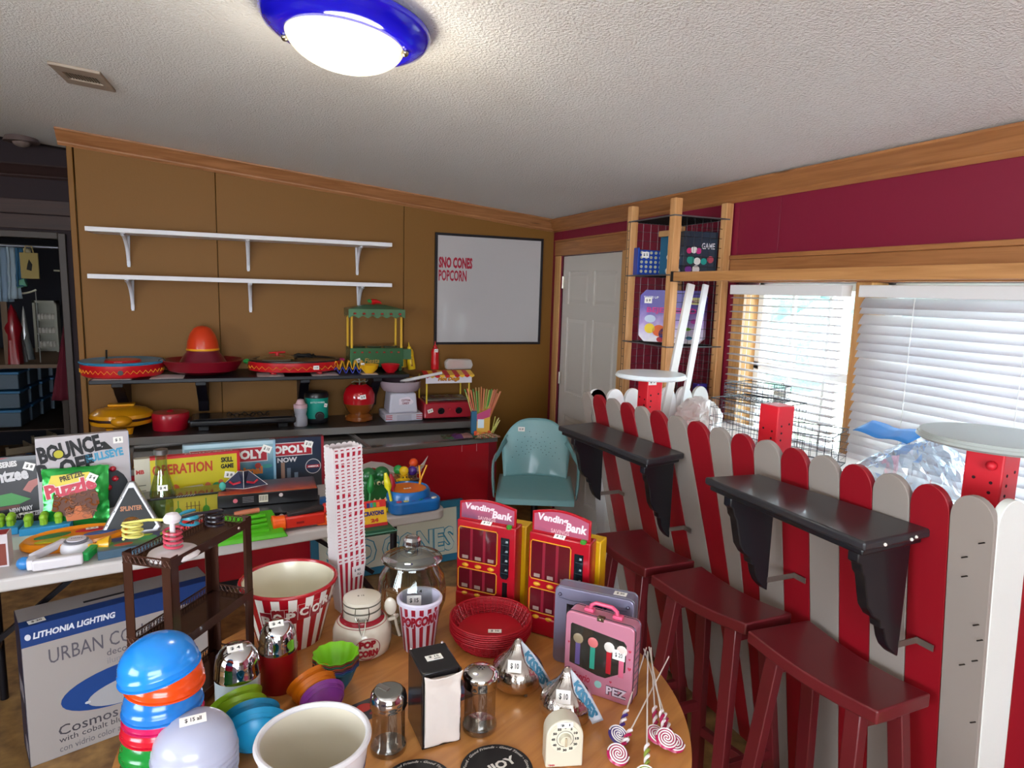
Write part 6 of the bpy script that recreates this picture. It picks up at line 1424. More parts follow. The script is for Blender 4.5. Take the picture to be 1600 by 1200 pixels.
bot = G().box(-wb_/2, wb_/2, -wb_*.31, wb_*.31, .001, .003).mesh('carton_bottom', [car_w], 0)
for k in range(NC):
    z_ = TZ+.0005+zlast*k/(NC-1)
    lab = 'lowest striped paper popcorn carton of the tall tower, POP CORN in a circle' if k == 0 else ('topmost striped paper popcorn carton, open scalloped top of the tall tower' if k == NC-1 else 'striped popcorn carton nested %s from the top of the tall tower' % ORD[NC-1-k])
    t = thing('popcorn_carton', lab, 'popcorn carton', (b[0]+.0006*math.sin(k*1.7)-.010*k/NC, b[1]+.0005*math.cos(k*2.1), z_), rzt+.006*math.sin(k*2.3), 'nested popcorn cartons')
    o = bpy.data.objects.new('carton_shell', cmesh); COL.objects.link(o); o.parent = t
    if k == 0:
        cart0 = t; o = bpy.data.objects.new('carton_bottom', bot); COL.objects.link(o); o.parent = t
        tl = math.atan2((wt_-wb_)*.5*.62, hc)
        def cf(u, z, d=.0012): hd_ = (wb_+(wt_-wb_)*z/hc)/2*.62; return (u, -hd_-d, z)
        R_c = wb_*.42
        G().add([cf(R_c*math.cos(a), hc*.26+R_c*math.sin(a)) for a in [i*PI/14 for i in range(28)]], [tuple(range(28))]).build('round_badge', car_w, t, smooth=0)
        G().tube([cf(R_c*math.cos(a), hc*.26+R_c*math.sin(a), .0018) for a in [i*PI/14 for i in range(28)]], .0010, 4, closed=True).build('badge_ring', car_r, t, smooth=0)
        mtext('POP', R_c*1.1, R_c*.50, lambda x, z: cf(x, z, .0018), -R_c*.55, hc*.26+R_c*.08, car_r, t, .05); mtext('CORN', R_c*1.45, R_c*.50, lambda x, z: cf(x, z, .0018), -R_c*.72, hc*.26-R_c*.55, car_r, t, .05)
        g = G(); g.box(-.019, .019, -.0004, .0004, -.016, .016); pt = g.build('price_tag', car_w, t, loc=(wb_*.30, cf(0, hc*.80)[1]-.002, hc*.80), rot=(-tl, 0, 0)); letter('$ 40', .02, .009, front(-.012, -.0008, -.001), mat('#181818', .7), pt); letter('ALL', .014, .007, front(-.004, -.0008, -.012), mat('#181818', .7), pt)
# --- glass cookie jar
b = B(643, 977); t = thing('glass_jar', 'large clear glass jar with wide lid and square knob', 'jar', b, face(b)); m_ = mpp(b); H_ = HT(b, 838); r = 53*m_
gl = glassy('#e9ece8', .03, .07)
G().lathe([(1e-5, .004), (r*.60, .004), (r*.70, .0), (r*.74, .012), (r*.98, H_*.30), (r*1.0, H_*.42), (r*.93, H_*.58), (r*.72, H_*.70), (r*.70, H_*.74)], 48).build('jar_body', gl, t, smooth=70)
G().lathe([(r*.84, H_*.745), (r*.86, H_*.765), (r*.82, H_*.785), (r*.66, H_*.81), (r*.45, H_*.84), (r*.24, H_*.86), (r*.14, H_*.865)], 48).build('glass_lid', glassy('#dfe2e0', .03, .25), t, smooth=70)
G().tube([(r*.845*math.cos(a), r*.845*math.sin(a), H_*.762) for a in [i*PI/24 for i in range(48)]], .0035, 6, closed=True).build('lid_rim', glassy('#dfe2e0', .03, .45), t)
G().lathe([(r*.14, H_*.865), (r*.24, H_*.90), (r*.25, H_*.96), (r*.20, H_*.995), (1e-5, H_)], 8).build('glass_knob', glassy('#dcdcdc', .03, .35), t, smooth=20)
price(t, front(.006, -r*1.0, H_*.46), '$ 15', .038, .028)
# --- ceramic popcorn jar with spoon
b = B(566, 1012); t = thing('ceramic_jar', 'cream ceramic clamp-lid jar lettered POP CORN in a red ring', 'jar', b, face(b)); m_ = mpp(b); H_ = HT(b, 931); r = 45*m_; cer = mat('#d8d0bf', .16, coat=.6)
G().lathe([(1e-5, 0), (r*.86, 0), (r*.96, .006), (r, H_*.2), (r*.99, H_*.42), (r*.86, H_*.56), (r*.68, H_*.61)], 48).build('jar_body', cer, t, smooth=70)
G().lathe([(r*.76, H_*.588), (r*.66, H_*.625), (r*.66, H_*.66)], 48).build('red_collar', mat('#9c1426', .25, coat=.4), t, smooth=70)
G().tube([(r*.835*math.cos(a), r*.835*math.sin(a), H_*.572) for a in [i*PI/24 for i in range(48)]], .0009, 4, closed=True).build('thin_red_ring', mat('#9c1426', .3), t)
G().lathe([(r*.64, H_*.64), (r*.64, H_*.78), (r*.61, H_*.785)], 44).build('neck', cer, t); G().lathe([(r*.60, H_*.79), (r*.64, H_*.81), (r*.64, H_*.90), (r*.61, H_*.91)], 44).build('lid_band', cer, t)
G().lathe([(r*.62, H_*.915), (r*.645, H_*.935), (r*.63, H_*.985), (r*.55, H_), (1e-5, H_)], 44).build('lid', cer, t)
for z_ in (.785, .912): G().tube([(r*.62*math.cos(a), r*.62*math.sin(a), H_*z_) for a in [i*PI/24 for i in range(48)]], .0022, 6, closed=True).build('rubber_seal', mat('#5c584e', .6), t)
wirm = mat('#8c867c', .25, 1)
G().tube([(-.016, -r*.65, H_*.93), (-.018, -r*.70, H_*.80), (-.014, -r*.74, H_*.70), (.014, -r*.74, H_*.70), (.018, -r*.70, H_*.80), (.016, -r*.65, H_*.93)], .0015, 6, closed=True).build('clasp_wire', wirm, t)
G().tube([(-.010, -r*.72, H_*.76), (-.006, -r*.90, H_*.58), (0, -r*.97, H_*.47), (.006, -r*.90, H_*.58), (.010, -r*.72, H_*.76)], .0015, 6).build('clasp_lever', wirm, t)
G().box(-.014, .014, -r*.72, -r*.68, H_*.69, H_*.73).build('clasp_hinge', wirm, t, bevel=.001)
Rb = r*.42; wr = cyln(r*1.0, .0010); zc0 = H_*.25; xc0 = r*.18
G().tube([wr(xc0+Rb*math.cos(a), zc0+Rb*.86*math.sin(a)) for a in [i*PI/18 for i in range(36)]], .0009, 4, closed=True).build('badge_ring', mat('#9c1426', .3), t)
mtext('POP', Rb*1.35, Rb*.62, wr, xc0-Rb*.68, zc0+Rb*.06, mat('#9c1426', .3), t, .08); mtext('CORN', Rb*1.65, Rb*.58, wr, xc0-Rb*.82, zc0-Rb*.66, mat('#9c1426', .3), t, .08)
letter('$ 15', .018, .008, TR(-.012, -.004, H_+.0006), mat('#221f1a', .7), t)
# spoon in its ring
g = G(); sx_ = r*.98
G().tube([(sx_-.004, -.012, H_*.55), (sx_+.010, -.020, H_*.60), (sx_+.016, -.008, H_*.60), (sx_+.004, .0, H_*.55)], .005, 8, closed=True).build('spoon_ring', cer, t)
G().tube([(sx_+.022, -.012, H_*.22), (sx_+.014, -.012, H_*.42), (sx_+.008, -.012, H_*.66)], .004, 8).build('spoon_handle', cer, t)
G().ball(1, 18, 0, Matrix.Translation((sx_-.002, -.012, H_*.80)) @ Matrix.Rotation(-.12, 4, 'Y') @ Matrix.Diagonal((.016, .006, H_*.17, 1))).build('spoon_bowl', cer, t)
# --- striped plastic popcorn cup
b = B(655, 1010); t = thing('popcorn_cup', 'tall red and white striped plastic cup lettered POPCORN', 'cup', b, face(b)); H_ = HT(b, 931); r1 = 33*mpp((b[0], b[1], TZ+H_)); r0 = 24*mpp(b)
G().lathe([(r0, .0), (r1, H_-.010)], 96, mis=lambda j, i: 1 if i % 6 < 3 else 0).build('striped_side', [mat('#d8d2e2', .35, coat=.2), mat('#a0142e', .35, coat=.2)], t)
G().lathe([(1e-5, .004), (r0*.95, .004), (r1*.95, H_-.002)], 48).build('pale_inside', mat('#cfcbe0', .35), t)
G().lathe([(r1*1.0, H_-.014), (r1*1.07, H_-.012), (r1*1.08, H_-.004), (r1*1.02, H_), (r1*.95, H_-.001)], 48).build('rolled_rim', mat('#dcd8ea', .3, coat=.3), t)
wr = cone(r0, r1, H_, .0012); 
mtext('POPCORN', r1*1.75, H_*.20, cone(r0, r1, H_, .0020), -r1*.86, H_*.52, mat('#a0142e', .35), t, .07, .1, H_*.10); mtext('POPCORN', r1*1.80, H_*.25, wr, -r1*.88, H_*.495, mat('#d8d2e2', .35), t, .14, .1, H_*.10)
mtext('$ 4', .018, .010, lambda x, z: (x, r1*.80, z), -.012, H_*.90, mat('#181818', .6), t, .03)
# --- stack of red oval baskets
b = B(766, 1003); Hs = HT(b, 962); rB1 = 63*mpp((b[0], b[1], TZ+Hs)); rB0 = rB1*.78
def basket_parts():
    hB = .042; rb = mat('#a80f20', .4)
    g1 = G(); 
    g1.tube([(rB1*math.cos(a), rB1*math.sin(a), hB) for a in [i*PI/32 for i in range(64)]], .0022, 6, closed=True)
    g2 = G(); nr = 32
    for i in range(nr): a = 2*PI*i/nr; g2.tube([(rB0*math.cos(a), rB0*math.sin(a), .004), ((rB0+rB1)/2*1.02*math.cos(a), (rB0+rB1)/2*1.02*math.sin(a), hB*.5), (rB1*math.cos(a), rB1*math.sin(a), hB)], .0015, 4)
    for j in range(1, 5): v = j/5; rr_ = rB0+(rB1-rB0)*(v+.12*math.sin(PI*v)); g2.tube([(rr_*math.cos(a), rr_*math.sin(a), .004+(hB-.004)*v) for a in [i*PI/24 for i in range(48)]], .0014, 4, closed=True)
    g3 = G().lathe([(1e-5, .003), (rB0, .003), (rB0*1.02, .006), (1e-5, .0055)], 48)
    return g1.mesh('basket_rim', [rb]), g2.mesh('basket_mesh', [rb]), g3.mesh('basket_floor', [rb])
bm_ = basket_parts(); NB = 7; dzb = (Hs-.042)/(NB-1); nm_ = ['basket_rim', 'basket_mesh', 'basket_floor']
for k in range(NB):
    lab = ('top red plastic fast food basket of the stack, with a price tag inside' if k == NB-1 else ('lowest red plastic fast food basket, resting on the pine table' if k == 0 else 'red plastic fast food basket, %s from the top of the round stack' % ORD[NB-1-k]))
    t = thing('food_basket', lab, 'basket', (b[0]+.001*math.sin(k*2), b[1], b[2]+dzb*k), face(b)+.1*k, 'stacked red food baskets')
    for me_, n_ in zip(bm_, nm_):
        if k not in (0, NB-1) and n_ == 'basket_floor' and k < NB-2: pass
        o = bpy.data.objects.new(n_, me_); COL.objects.link(o); o.parent = t
        if n_ == 'basket_mesh': o['kind'] = 'stuff'
    if k == NB-1: price(t, TR(.0, -rB0*.25, .0068, rz=-.1*k), '$ 10', .036, .018)
# --- silicone cups: nested flower-edged, 8 colours
b = B(528, 1076); H_ = HT(b, 1021); r1 = 35*mpp((b[0], b[1], TZ+H_)); cls = [('blue green', '#12617a'), ('deep blue', '#1f5a9a'), ('purple', '#54307a'), ('brown', '#6a3020'), ('orange red', '#b8481c'), ('teal green', '#14705a'), ('rust red', '#a03018'), ('lime green', '#7ac018')]
hcup = .060
for k, (cn, cl) in enumerate(cls):
    t = thing('baking_cup', '%s silicone baking cup, %s' % (cn, 'top of the nested stack' if k == 7 else ('lowest of the nested stack' if k == 0 else 'nested %s up from the bottom of the stack' % ['', 'second', 'third', 'fourth', 'fifth', 'sixth', 'seventh'][k])), 'baking cup', (b[0]-.004, b[1], b[2]+(H_-hcup)*k/7), 0, 'nested silicone baking cups')
    G().lathe([(1e-5, .002), (r1*.42, .002), (r1*.70, hcup*.45), (r1*.93, hcup), (r1*1.0, hcup+.0015), (r1*.985, hcup+.0025), (r1*.905, hcup-.0005), (r1*.683, hcup*.45), (r1*.40, .004), (1e-5, .004)], 72, rf=lambda a, z: 1+.035*math.sin(12*a)*(z/hcup)).build('cup_shell', mat(cl, .45), t, smooth=50)
# --- sippy bowls with straws, tipped on edge
def strawbowl(label, x, y, r, m, ms, rx, ry, rz, dz, grp, tubes=True):
    p = T(x, y); t = thing('straw_bowl', label, 'bowl', (p.x, p.y, TZ+dz), 0, grp); t.rotation_euler = (rx, ry, rz)
    G().lathe([(1e-5, 0), (r*.42, 0), (r*.55, .004), (r*.78, r*.22), (r*.90, r*.42), (r, r*.60), (r*.97, r*.62), (r*.86, r*.42), (r*.74, r*.23), (r*.5, .010), (1e-5, .008)], 44).build('bowl_shell', m, t, smooth=50)
    for q in (.25, .42): G().tube([((r*(.8+q*.25))*math.cos(a), (r*(.8+q*.25))*math.sin(a), r*(q+.03)) for a in [i*PI/20 for i in range(40)]], .0014, 5, closed=True).build('bowl_ridge', m, t)
    G().tube([(r*.45, r*.86, r*.20), (r*.47, r*.92, r*.62), (r*.48, r*.98, r*.95)], .0045, 8).build('straw', ms, t)
    return t
og = mat('#e07c10', .35, sss=.2); lg_ = mat('#8fb520', .35, sss=.2); bl_ = mat('#168fc0', .35, sss=.2); pu = mat('#8a3a9a', .35)
SB = 'tipped colourful straw bowls'
strawbowl('orange straw bowl, rear one of the orange pair', 492, 1100, .053, og, pu, math.radians(-58), 0, math.radians(25), .032, SB)
strawbowl('orange straw bowl, front one of the orange pair behind the white bucket', 500, 1112, .052, og, og, math.radians(-64), 0, math.radians(18), .032, SB)
strawbowl('purple rimmed straw bowl mostly hidden behind the white bucket', 510, 1124, .050, pu, pu, math.radians(-70), 0, math.radians(10), .031, SB)
strawbowl('lime green straw bowl, rear one beside the white canister', 376, 1142, .058, lg_, lg_, math.radians(-55), 0, math.radians(20), .036, SB)
strawbowl('lime green straw bowl, front one of the green pair', 380, 1156, .057, lg_, bl_, math.radians(-60), 0, math.radians(12), .036, SB)
strawbowl('turquoise straw bowl, rear one of the blue pair', 396, 1168, .058, bl_, bl_, math.radians(-64), 0, math.radians(5), .038, SB)
strawbowl('turquoise straw bowl, front one beside the big white bucket', 404, 1192, .062, bl_, bl_, math.radians(-68), 0, 0, .042, SB)
g = G(); 
# --- plain white bucket, nearest
b = B(492, 1290); t = thing('white_bucket', 'plain white bucket with rolled rim, cut by the bottom of the photo', 'bucket', b, 0); H_ = HT(b, 1152); r1 = 87*mpp((b[0], b[1], TZ+H_)); r0 = r1*.74
wbm = mat('#d6d3d6', .3, coat=.2)
G().lathe([(1e-5, 0), (r0, 0), (r0, .004), (r1*.98, H_-.004)], 72).build('outer_side', wbm, t); G().lathe([(1e-5, .006), (r0*.95, .006), (r1*.93, H_-.002)], 72).build('cream_inside', mat('#cfc6b2', .4), t)
G().tube([(r1*.965*math.cos(a), r1*.965*math.sin(a), H_-.001) for a in [i*PI/40 for i in range(80)]], .0055, 10, closed=True).build('rolled_rim', wbm, t)
mtext('POPCORN', r1*1.3, H_*.2, cone(r0, r1*.98, H_, .001), r1*.75, H_*.55, mat('#2a3a7a', .4), t, .05)
# --- upside-down snack bowls, tall colourful stack at left
def dome(label, x, y, r, ytop_z, m, tilt=(0, 0), grp='upside-down plastic bowls', ridge=True, hf=.74, tagtxt=None, z=None):
    p = T(x, y); t = thing('plastic_bowl', label, 'bowl', (p.x, p.y, z), 0, grp); t.rotation_euler = (tilt[0], tilt[1], 0); hh = r*hf
    prof = [(r*1.04, 0), (r*1.05, .003), (r*1.0, .004), (r*.995, .012), (r*1.02, .013), (r*1.015, .016), (r*.985, .018)]+[(r*.985*math.cos(a), .018+hh*math.sin(a)) for a in [i*PI/22*1.0 for i in range(1, 11)]]+[(1e-5, .018+hh)]
    G().lathe(prof, 56).build('bowl_shell', m, t, smooth=50)
    return t, hh
bz0 = TZ+.0005; rD = 63*mpp(T(258, 1150))*.80
pb_ = [('dark blue', '#141c6a'), ('green', '#0f6a28'), ('green', '#128030'), ('red', '#c0142c'), ('pink', '#c01a5a'), ('blue', '#1f74c4'), ('orange', '#e04a12'), ('bright blue', '#1c86e0')]
xb, yb = 259, 1222
hts = [0, .030, .060, .095, .115, .128, .165, .185]
p0_ = T(xb, yb)
top_z = zat(p0_.x, p0_.y, 993); k_ = (top_z-.018-rD*.78-TZ)/.185
for k, (cn, cl) in enumerate(pb_):
    t, hh = dome(['dark blue upturned bowl at the bottom of the tall colourful stack', 'green upturned bowl, lower of the two greens in the stack', 'green upturned bowl, upper of the two greens in the stack', 'red upturned bowl in the middle of the tall stack', 'pink upturned bowl just showing in the tall stack', 'blue upturned bowl, the lower blue of the tall stack', 'orange upturned bowl under the topmost blue bowl', 'glossy bright blue upturned bowl on top of the tall stack'][k], xb+[-4, -3, -2, 0, 2, 2, 6, 0][k], yb, rD*[1, 1.02, 1.02, 1.0, .98, .98, .97, 1.0][k], 0, mat(cl, .22, coat=.4, sss=.1), ((0, 0) if k < 6 else ((.04, .10) if k == 6 else (-.05, -.17))), 'tall stack of upturned colourful bowls', hf=.78, z=bz0+hts[k]*k_)
# white translucent bowls in front
rW = 68*mpp(T(305, 1180))*.80; p0_ = T(308, 1250); zt_ = zat(p0_.x, p0_.y, 1117); wmt = mat('#b0b2c6', .3, coat=.4, sss=.4)
for k in range(4):
    z_ = zt_-.018-rW*.80-.012*(3-k)
    t, hh = dome('frosted white upturned bowl on top of its stack, priced, at the front' if k == 3 else 'frosted white upturned bowl, rim %s from the top under the priced one' % ORD[3-k], 308, 1250, rW, 0, wmt, (0, 0), 'stack of frosted white bowls', hf=.80, z=z_)
    if k == 3: price(t, TR(.0, -rW*.22, .018+hh+.0003, rx=.26, rz=.1), '$ 15 all', .044, .02)
nlow = max(0, int((zt_-.018-rW*.80-.048-TZ)/.014))
for k in range(nlow):
    dome('frosted white upturned bowl, %s from the table in the front stack' % ORD[k], 308, 1250, rW, 0, wmt, (0, 0), 'stack of frosted white bowls', hf=.80, z=TZ+.0005+.014*k)
# --- brown metal tabletop rack
TS = SC
def RP(x, y): return Vector((x, y))*TS
ra = at(190, 863, 'z', TZ+.33*TS); rb2 = at(266, 873, 'z', TZ+.33*TS); rcn = at(392, 806, 'z', TZ+.33*TS)
long_ = (Vector((rcn.x-rb2.x, rcn.y-rb2.y))).length; short_ = (Vector((ra.x-rb2.x, ra.y-rb2.y))).length; rzr = math.atan2(rcn.y-rb2.y, rcn.x-rb2.x)
bk2 = thing('metal_rack', 'dark brown metal tabletop rack with lattice trim and two visible shelves', 'rack', (rb2.x, rb2.y, TZ+.0005), rzr); brm = mat('#47291f', .32, .6, coat=.2); HR = .33*TS
Lr, Wr = long_, short_
def post_(x, y, sx, sy): 
    t_ = .022; G().box(min(x, x+sx*t_), max(x, x+sx*t_), min(y, y+sy*.002), max(y, y+sy*.002), 0, HR).box(min(x, x+sx*.002), max(x, x+sx*.002), min(y, y+sy*t_), max(y, y+sy*t_), 0, HR).build('corner_leg', brm, bk2, smooth=0)
post_(0, 0, 1, 1); post_(Lr, 0, -1, 1); post_(0, Wr, 1, -1); post_(Lr, Wr, -1, -1)
def lattice(parent, p, u, n, h):
    g = G(); p = Vector(p); u = Vector(u)
    g.bar(p, p+u, .002, .003); g.bar(p+Vector((0, 0, h)), p+u+Vector((0, 0, h)), .002, .003)
    for i in range(n):
        a = p+u*(i/n); b_ = p+u*((i+1)/n); z1 = Vector((0, 0, h))
        g.tube([a, b_+z1], .0009, 4); g.tube([a+z1, b_], .0009, 4); m2 = (a+b_)/2; g.tube([m2, m2+z1], .0007, 4)
    stuff(g.build('lattice', brm, parent, smooth=0))
hm = zat(rcn.x, rcn.y, 920)-TZ
for z_ in (HR-.004, hm, .045):
    tr_ = G().box(.002, Lr-.002, .002, Wr-.002, z_-.020, z_-.018).build('shelf_tray', mat('#3c241d', .22, .5, coat=.3), bk2, smooth=0)
    G().box(.0, Lr, -.001, .001, z_-.021, z_).build('front_rim', brm, tr_, smooth=0)
    lattice(tr_, (0, Wr, z_-.019), (Lr, 0, 0), 30, .018); lattice(tr_, (0, 0, z_-.019), (0, Wr, 0), 10, .018); lattice(tr_, (Lr, 0, z_-.019), (0, Wr, 0), 10, .018)
for x_ in (.05, Lr-.05): G().ball(.0035, 8, 0, TR(x_, -.0015, HR-.014)).build('rivet', mat('#b8a8a0', .3, .9), bk2)
# spiral ring game standing on it
zt_ = TZ+HR-.022+.0008; p_ = at(262, 865, 'z', zt_+.01); 
sg_ = thing('spiral_game', 'white stand with red, yellow, blue and black spiral arms on the brown rack', 'toy', (p_.x+.01, p_.y+.012, zt_)); hS_ = zat(p_.x+.01, p_.y+.012, 800)-zt_
G().lathe([(1e-5, .006), (.050, .0), (.052, .003), (.048, .010), (.015, .014), (.010, .016)], 40).build('stand_base', mat('#d4cccc', .35), sg_)
G().lathe([(.006, .014), (.0055, hS_*.75), (.016, hS_*.78), (.018, hS_*.86), (.012, hS_*.96), (1e-5, hS_)], 24).build('stand_post', mat('#d8d0d4', .35), sg_)
for cl, ang_, lab_r, n_, r_, zz0, off in (('#c8485c', 0, 0, 4, .017, .02, 0), ('#d8d070', PI*.98, 0, 3, .018, .045, .075), ('#2f9ab8', .95, 0, 2, .018, .05, .05), ('#1c1620', .32, 0, 3, .018, .050, .085)):
    cx_, cy2 = off*math.cos(ang_), off*math.sin(ang_); pts = []
    ztp = hS_*.82
    if off: pts = [(0, 0, ztp), (cx_*.6, cy2*.6, ztp+.004)]
    N_ = n_*14
    for i in range(N_+1):
        a = ang_+2*PI*i/14; pts.append((cx_+r_*math.cos(a), cy2+r_*math.sin(a), (ztp if off else hS_*.62)-(ztp-zz0 if off else hS_*.62-.02)*i/N_))
    G().tube(pts, .0030, 6).build('spiral_arm', mat(cl, .3, coat=.3), sg_)
# --- toy vending banks
def bank(label, bl_px, br_px, ytop, k):
    a = T(*bl_px); c = T(*br_px); v = c-a; wv = math.hypot(v.x, v.y); rz = math.atan2(v.y, v.x)
    t = thing('vending_bank', label, 'toy bank', (a.x, a.y, TZ+.0005), rz, 'two toy vending banks'); H = HT(((a.x+c.x)/2, (a.y+c.y)/2), ytop); hb_ = H*.80; dp = wv*.55
    rd = mat('#a80f20', .25, coat=.4); yl = mat('#d8a80c', .35); 
    G().box(0, wv, 0, dp*.5, .02, hb_).build('red_front', rd, t, bevel=.004, seg=3); G().box(.004, wv+.012, dp*.5, dp, 0, hb_*.97).build('yellow_back', yl, t, bevel=.003)
    G().box(0, wv, -.006, dp*.5, 0, hb_*.18).build('red_base', rd, t, bevel=.006, seg=3)
    # header card
    n = 12; pts = [(.004, hb_), (wv-.004, hb_)]+[(wv-.004-(wv-.008)*i/n, hb_+(H-hb_)*(.80+.20*math.sin(PI*i/n))) for i in range(n+1)]
    G().prism(pts, -.003, .003, 0, front(0, .012, 0)).build('header_card', rd, t, bevel=.001)
    pts2 = [(.010, hb_+.006), (wv-.010, hb_+.006)]+[(wv-.010-(wv-.020)*i/n, hb_+(H-hb_)*(.72+.20*math.sin(PI*i/n))) for i in range(n+1)]
    G().prism(pts2, 0, .0006, 0, front(0, .0088, 0)).build('header_print', gradmat('bank_print', '#4a2a40', '#5a3a58', '#a8506a', 'Z', .2, .36), t, smooth=0)
    letter('Vending', wv*.50, (H-hb_)*.36, front(wv*.12, .0078, hb_+(H-hb_)*.42), mat('#e4d4d8', .4), t, .04, .15); letter('Bank', wv*.34, (H-hb_)*.34, front(wv*.58, .0078, hb_+(H-hb_)*.26), mat('#e4d4d8', .4), t, .04, .15)
    letter('SAVINGS', wv*.3, (H-hb_)*.16, front(wv*.34, .0078, hb_+(H-hb_)*.10), mat('#d8a8ac', .4), t, .02)
    # two windows
    for j, (z0_, z1_) in enumerate(((hb_*.55, hb_*.93), (hb_*.22, hb_*.46))):
        w0, w1 = wv*.04, wv*.70
        wd = G().box(w0, w1, -.0012, .0, z0_, z1_).build('window_pane', mat('#5a101c', .12, coat=.7), t, smooth=0)
        G().tube([(w0+.004, -.002, z0_), (w1-.004, -.002, z0_), (w1, -.002, z0_+.006), (w1, -.002, z1_-.006), (w1-.004, -.002, z1_), (w0+.004, -.002, z1_), (w0, -.002, z1_-.006), (w0, -.002, z0_+.006)], .0016, 5, closed=True).build('window_trim', mat('#e0961c', .35), wd)
        for i in range(1, 3): G().box(w0+(w1-w0)*i/3-.004, w0+(w1-w0)*i/3+.004, -.0018, -.0008, z0_+.003, z1_-.003).build('divider', mat('#8a1c30', .3), wd, smooth=0)
        for i in range(3): G().box(w0+(w1-w0)*(i+.3)/3, w0+(w1-w0)*(i+.75)/3, -.0022, -.001, z0_+.006, z0_+.016).build('small_label', mat('#9a8078', .5), wd, smooth=0)
        for i in range(3): G().ball(1, 14, 0, Matrix.Translation((w0+(w1-w0)*(i+.55)/3, -.002, z0_-.014)) @ Matrix.Diagonal((.011, .005, .006, 1))).build('yellow_button', mat('#d89a1c', .3, coat=.3), t)
    G().prism([(wv*.76, hb_*.45), (wv*.79, hb_*.42), (wv*.87, hb_*.42), (wv*.90, hb_*.45), (wv*.90, hb_*.88), (wv*.76, hb_*.88)], 0, .002, 0, front(0, 0, 0)).build('coin_chute', mat('#0f1c22', .15, coat=.6), t, smooth=0)
    for i, s_ in enumerate(('.25', '.10', '.05', '.01')): letter(s_, wv*.045, .006, front(wv*.835, -.0028, hb_*(.83-.105*i)), mat('#c8d0d0', .4), t, .03); G().bar((wv*.78, -.0025, hb_*(.80-.105*i)), (wv*.885, -.0025, hb_*(.80-.105*i)), .0006, .0008).build('slot_line', mat('#3a4a50', .3), t, smooth=0)
    G().box(wv*.80, wv*.88, -.0015, 0, hb_*.20, hb_*.38).build('coin_return', mat('#120f14', .3), t, smooth=0)
    G().lathe([(.009, 0), (.009, .007), (.006, .010), (1e-5, .011)], 14, 0, TR(wv*.88, .005, hb_-.004)).build('green_button', mat('#3a8a2a', .35), t)
    price(t, TR(wv*.50, -.0005+.004, hb_+.0015, rx=.5), '$ 15', .032, .016)
    return t
bank('red and yellow toy vending bank, left one of the two', (712, 945), (802, 966), 784, 0)
bank('red and yellow toy vending bank, right one behind the lilac tin', (822, 985), (915, 1012), 800, 1)
# --- tins
def tin(name, label, bl_px, br_px, ytop, dep, body, wcol, kind):
    a = T(*bl_px); c = T(*br_px); v = c-a; wv = math.hypot(v.x, v.y); rz = math.atan2(v.y, v.x); H = HT(((a.x+c.x)/2, (a.y+c.y)/2), ytop)
    t = thing(name, label, 'tin', (a.x, a.y, TZ+.0005), rz)
    r_ = .014; out = rrect(0, wv, 0, H, r_, 5)
    G().prism(out, -dep, 0, 0, front(0, 0, 0)).build('tin_body', body, t, bevel=.002)
    for y_ in (.008, dep-.008): G().tube([(x, y_, z) for x, z in rrect(-.0006, wv+.0006, -.0000, H+.0006, r_, 4)], .0012, 5, closed=True).build('seam_bead', mat('#4a4450' if kind else '#8a8a94', .3, .7), t)
    return t, wv, H
t, wv, H = tin('candy_tin', 'lilac grey metal lunch tin with a window, behind the pink one', (863, 1032), (984, 1062), 928, .055, mat('#8f8ca6', .3, .5), None, 0)
G().prism([(wv*.16, H*.20), (wv*.78, H*.20), (wv*.84, H*.68), (wv*.50, H*.74), (wv*.40, H*.80), (wv*.16, H*.80)], 0, .0008, 0, front(0, 0, 0)).build('dark_window', mat('#1c1a20', .1, coat=.8), t, smooth=0)
for k in range(3): G().tube([(wv*(.20+.05*k), -.001, H*.22), (wv*(.20+.05*k), -.001, H*.72)], .0022, 6).build('candy_stick', mat(['#2a2a30', '#4a4a50', '#8a8470'][k], .4), t)
letter('PEZ', wv*.20, H*.075, front(wv*.50, -.0016, H*.80), mat('#2f2c44', .4), t, .08)
G().tube([(wv*.05, -.001, H*.87), (wv*.2, -.001, H*.85), (wv*.35, -.001, H*.86), (wv*.45, -.001, H*.89), (wv*.6, -.001, H*.85), (wv*.92, -.001, H*.86)], .0007, 4).build('scroll_line', mat('#3a384c', .4), t)
for x in (.07, .93): G().ball(.005, 10, 0, TR(wv*x, -.001, H*.91)).build('rivet', mat('#6a6a80', .3, .8), t)
price(t, TR(wv*.80, .028, H+.0003, rz=0), '$ 20', .032, .02)
pk = mat('#c98298', .3, .3, coat=.2)
t, wv, H = tin('candy_tin', 'pink metal lunch tin with pink handle, window and PEZ lettering', (880, 1070), (985, 1106), 968, .052, pk, None, 1)
G().prism([(wv*.08, H*.34), (wv*.50, H*.27), (wv*.62, H*.27), (wv*.90, H*.42), (wv*.90, H*.76), (wv*.86, H*.80), (wv*.10, H*.86), (wv*.08, H*.84)], 0, .0006, 0, front(0, 0, 0)).build('dark_window', mat('#2c2a26', .1, coat=.8), t, smooth=0)
for k, (x, cl, hc_) in enumerate(((.20, '#5a4a7a', '#8a7a60'), (.42, '#2f8a76', '#c86a6a'), (.66, '#a8202a', '#d8d0c8'), (.84, '#c8607a', '#d8c8c0'))):
    G().box(wv*x-.006, wv*x+.006, -.0016, -.0004, H*.34, H*.62).build('dispenser_stem', mat(cl, .3), t, smooth=0); G().ball(.013, 12, 0, Matrix.Translation((wv*x, -.001, H*.68)) @ Matrix.Diagonal((1, .15, 1, 1))).build('dispenser_head', mat(hc_, .3), t)
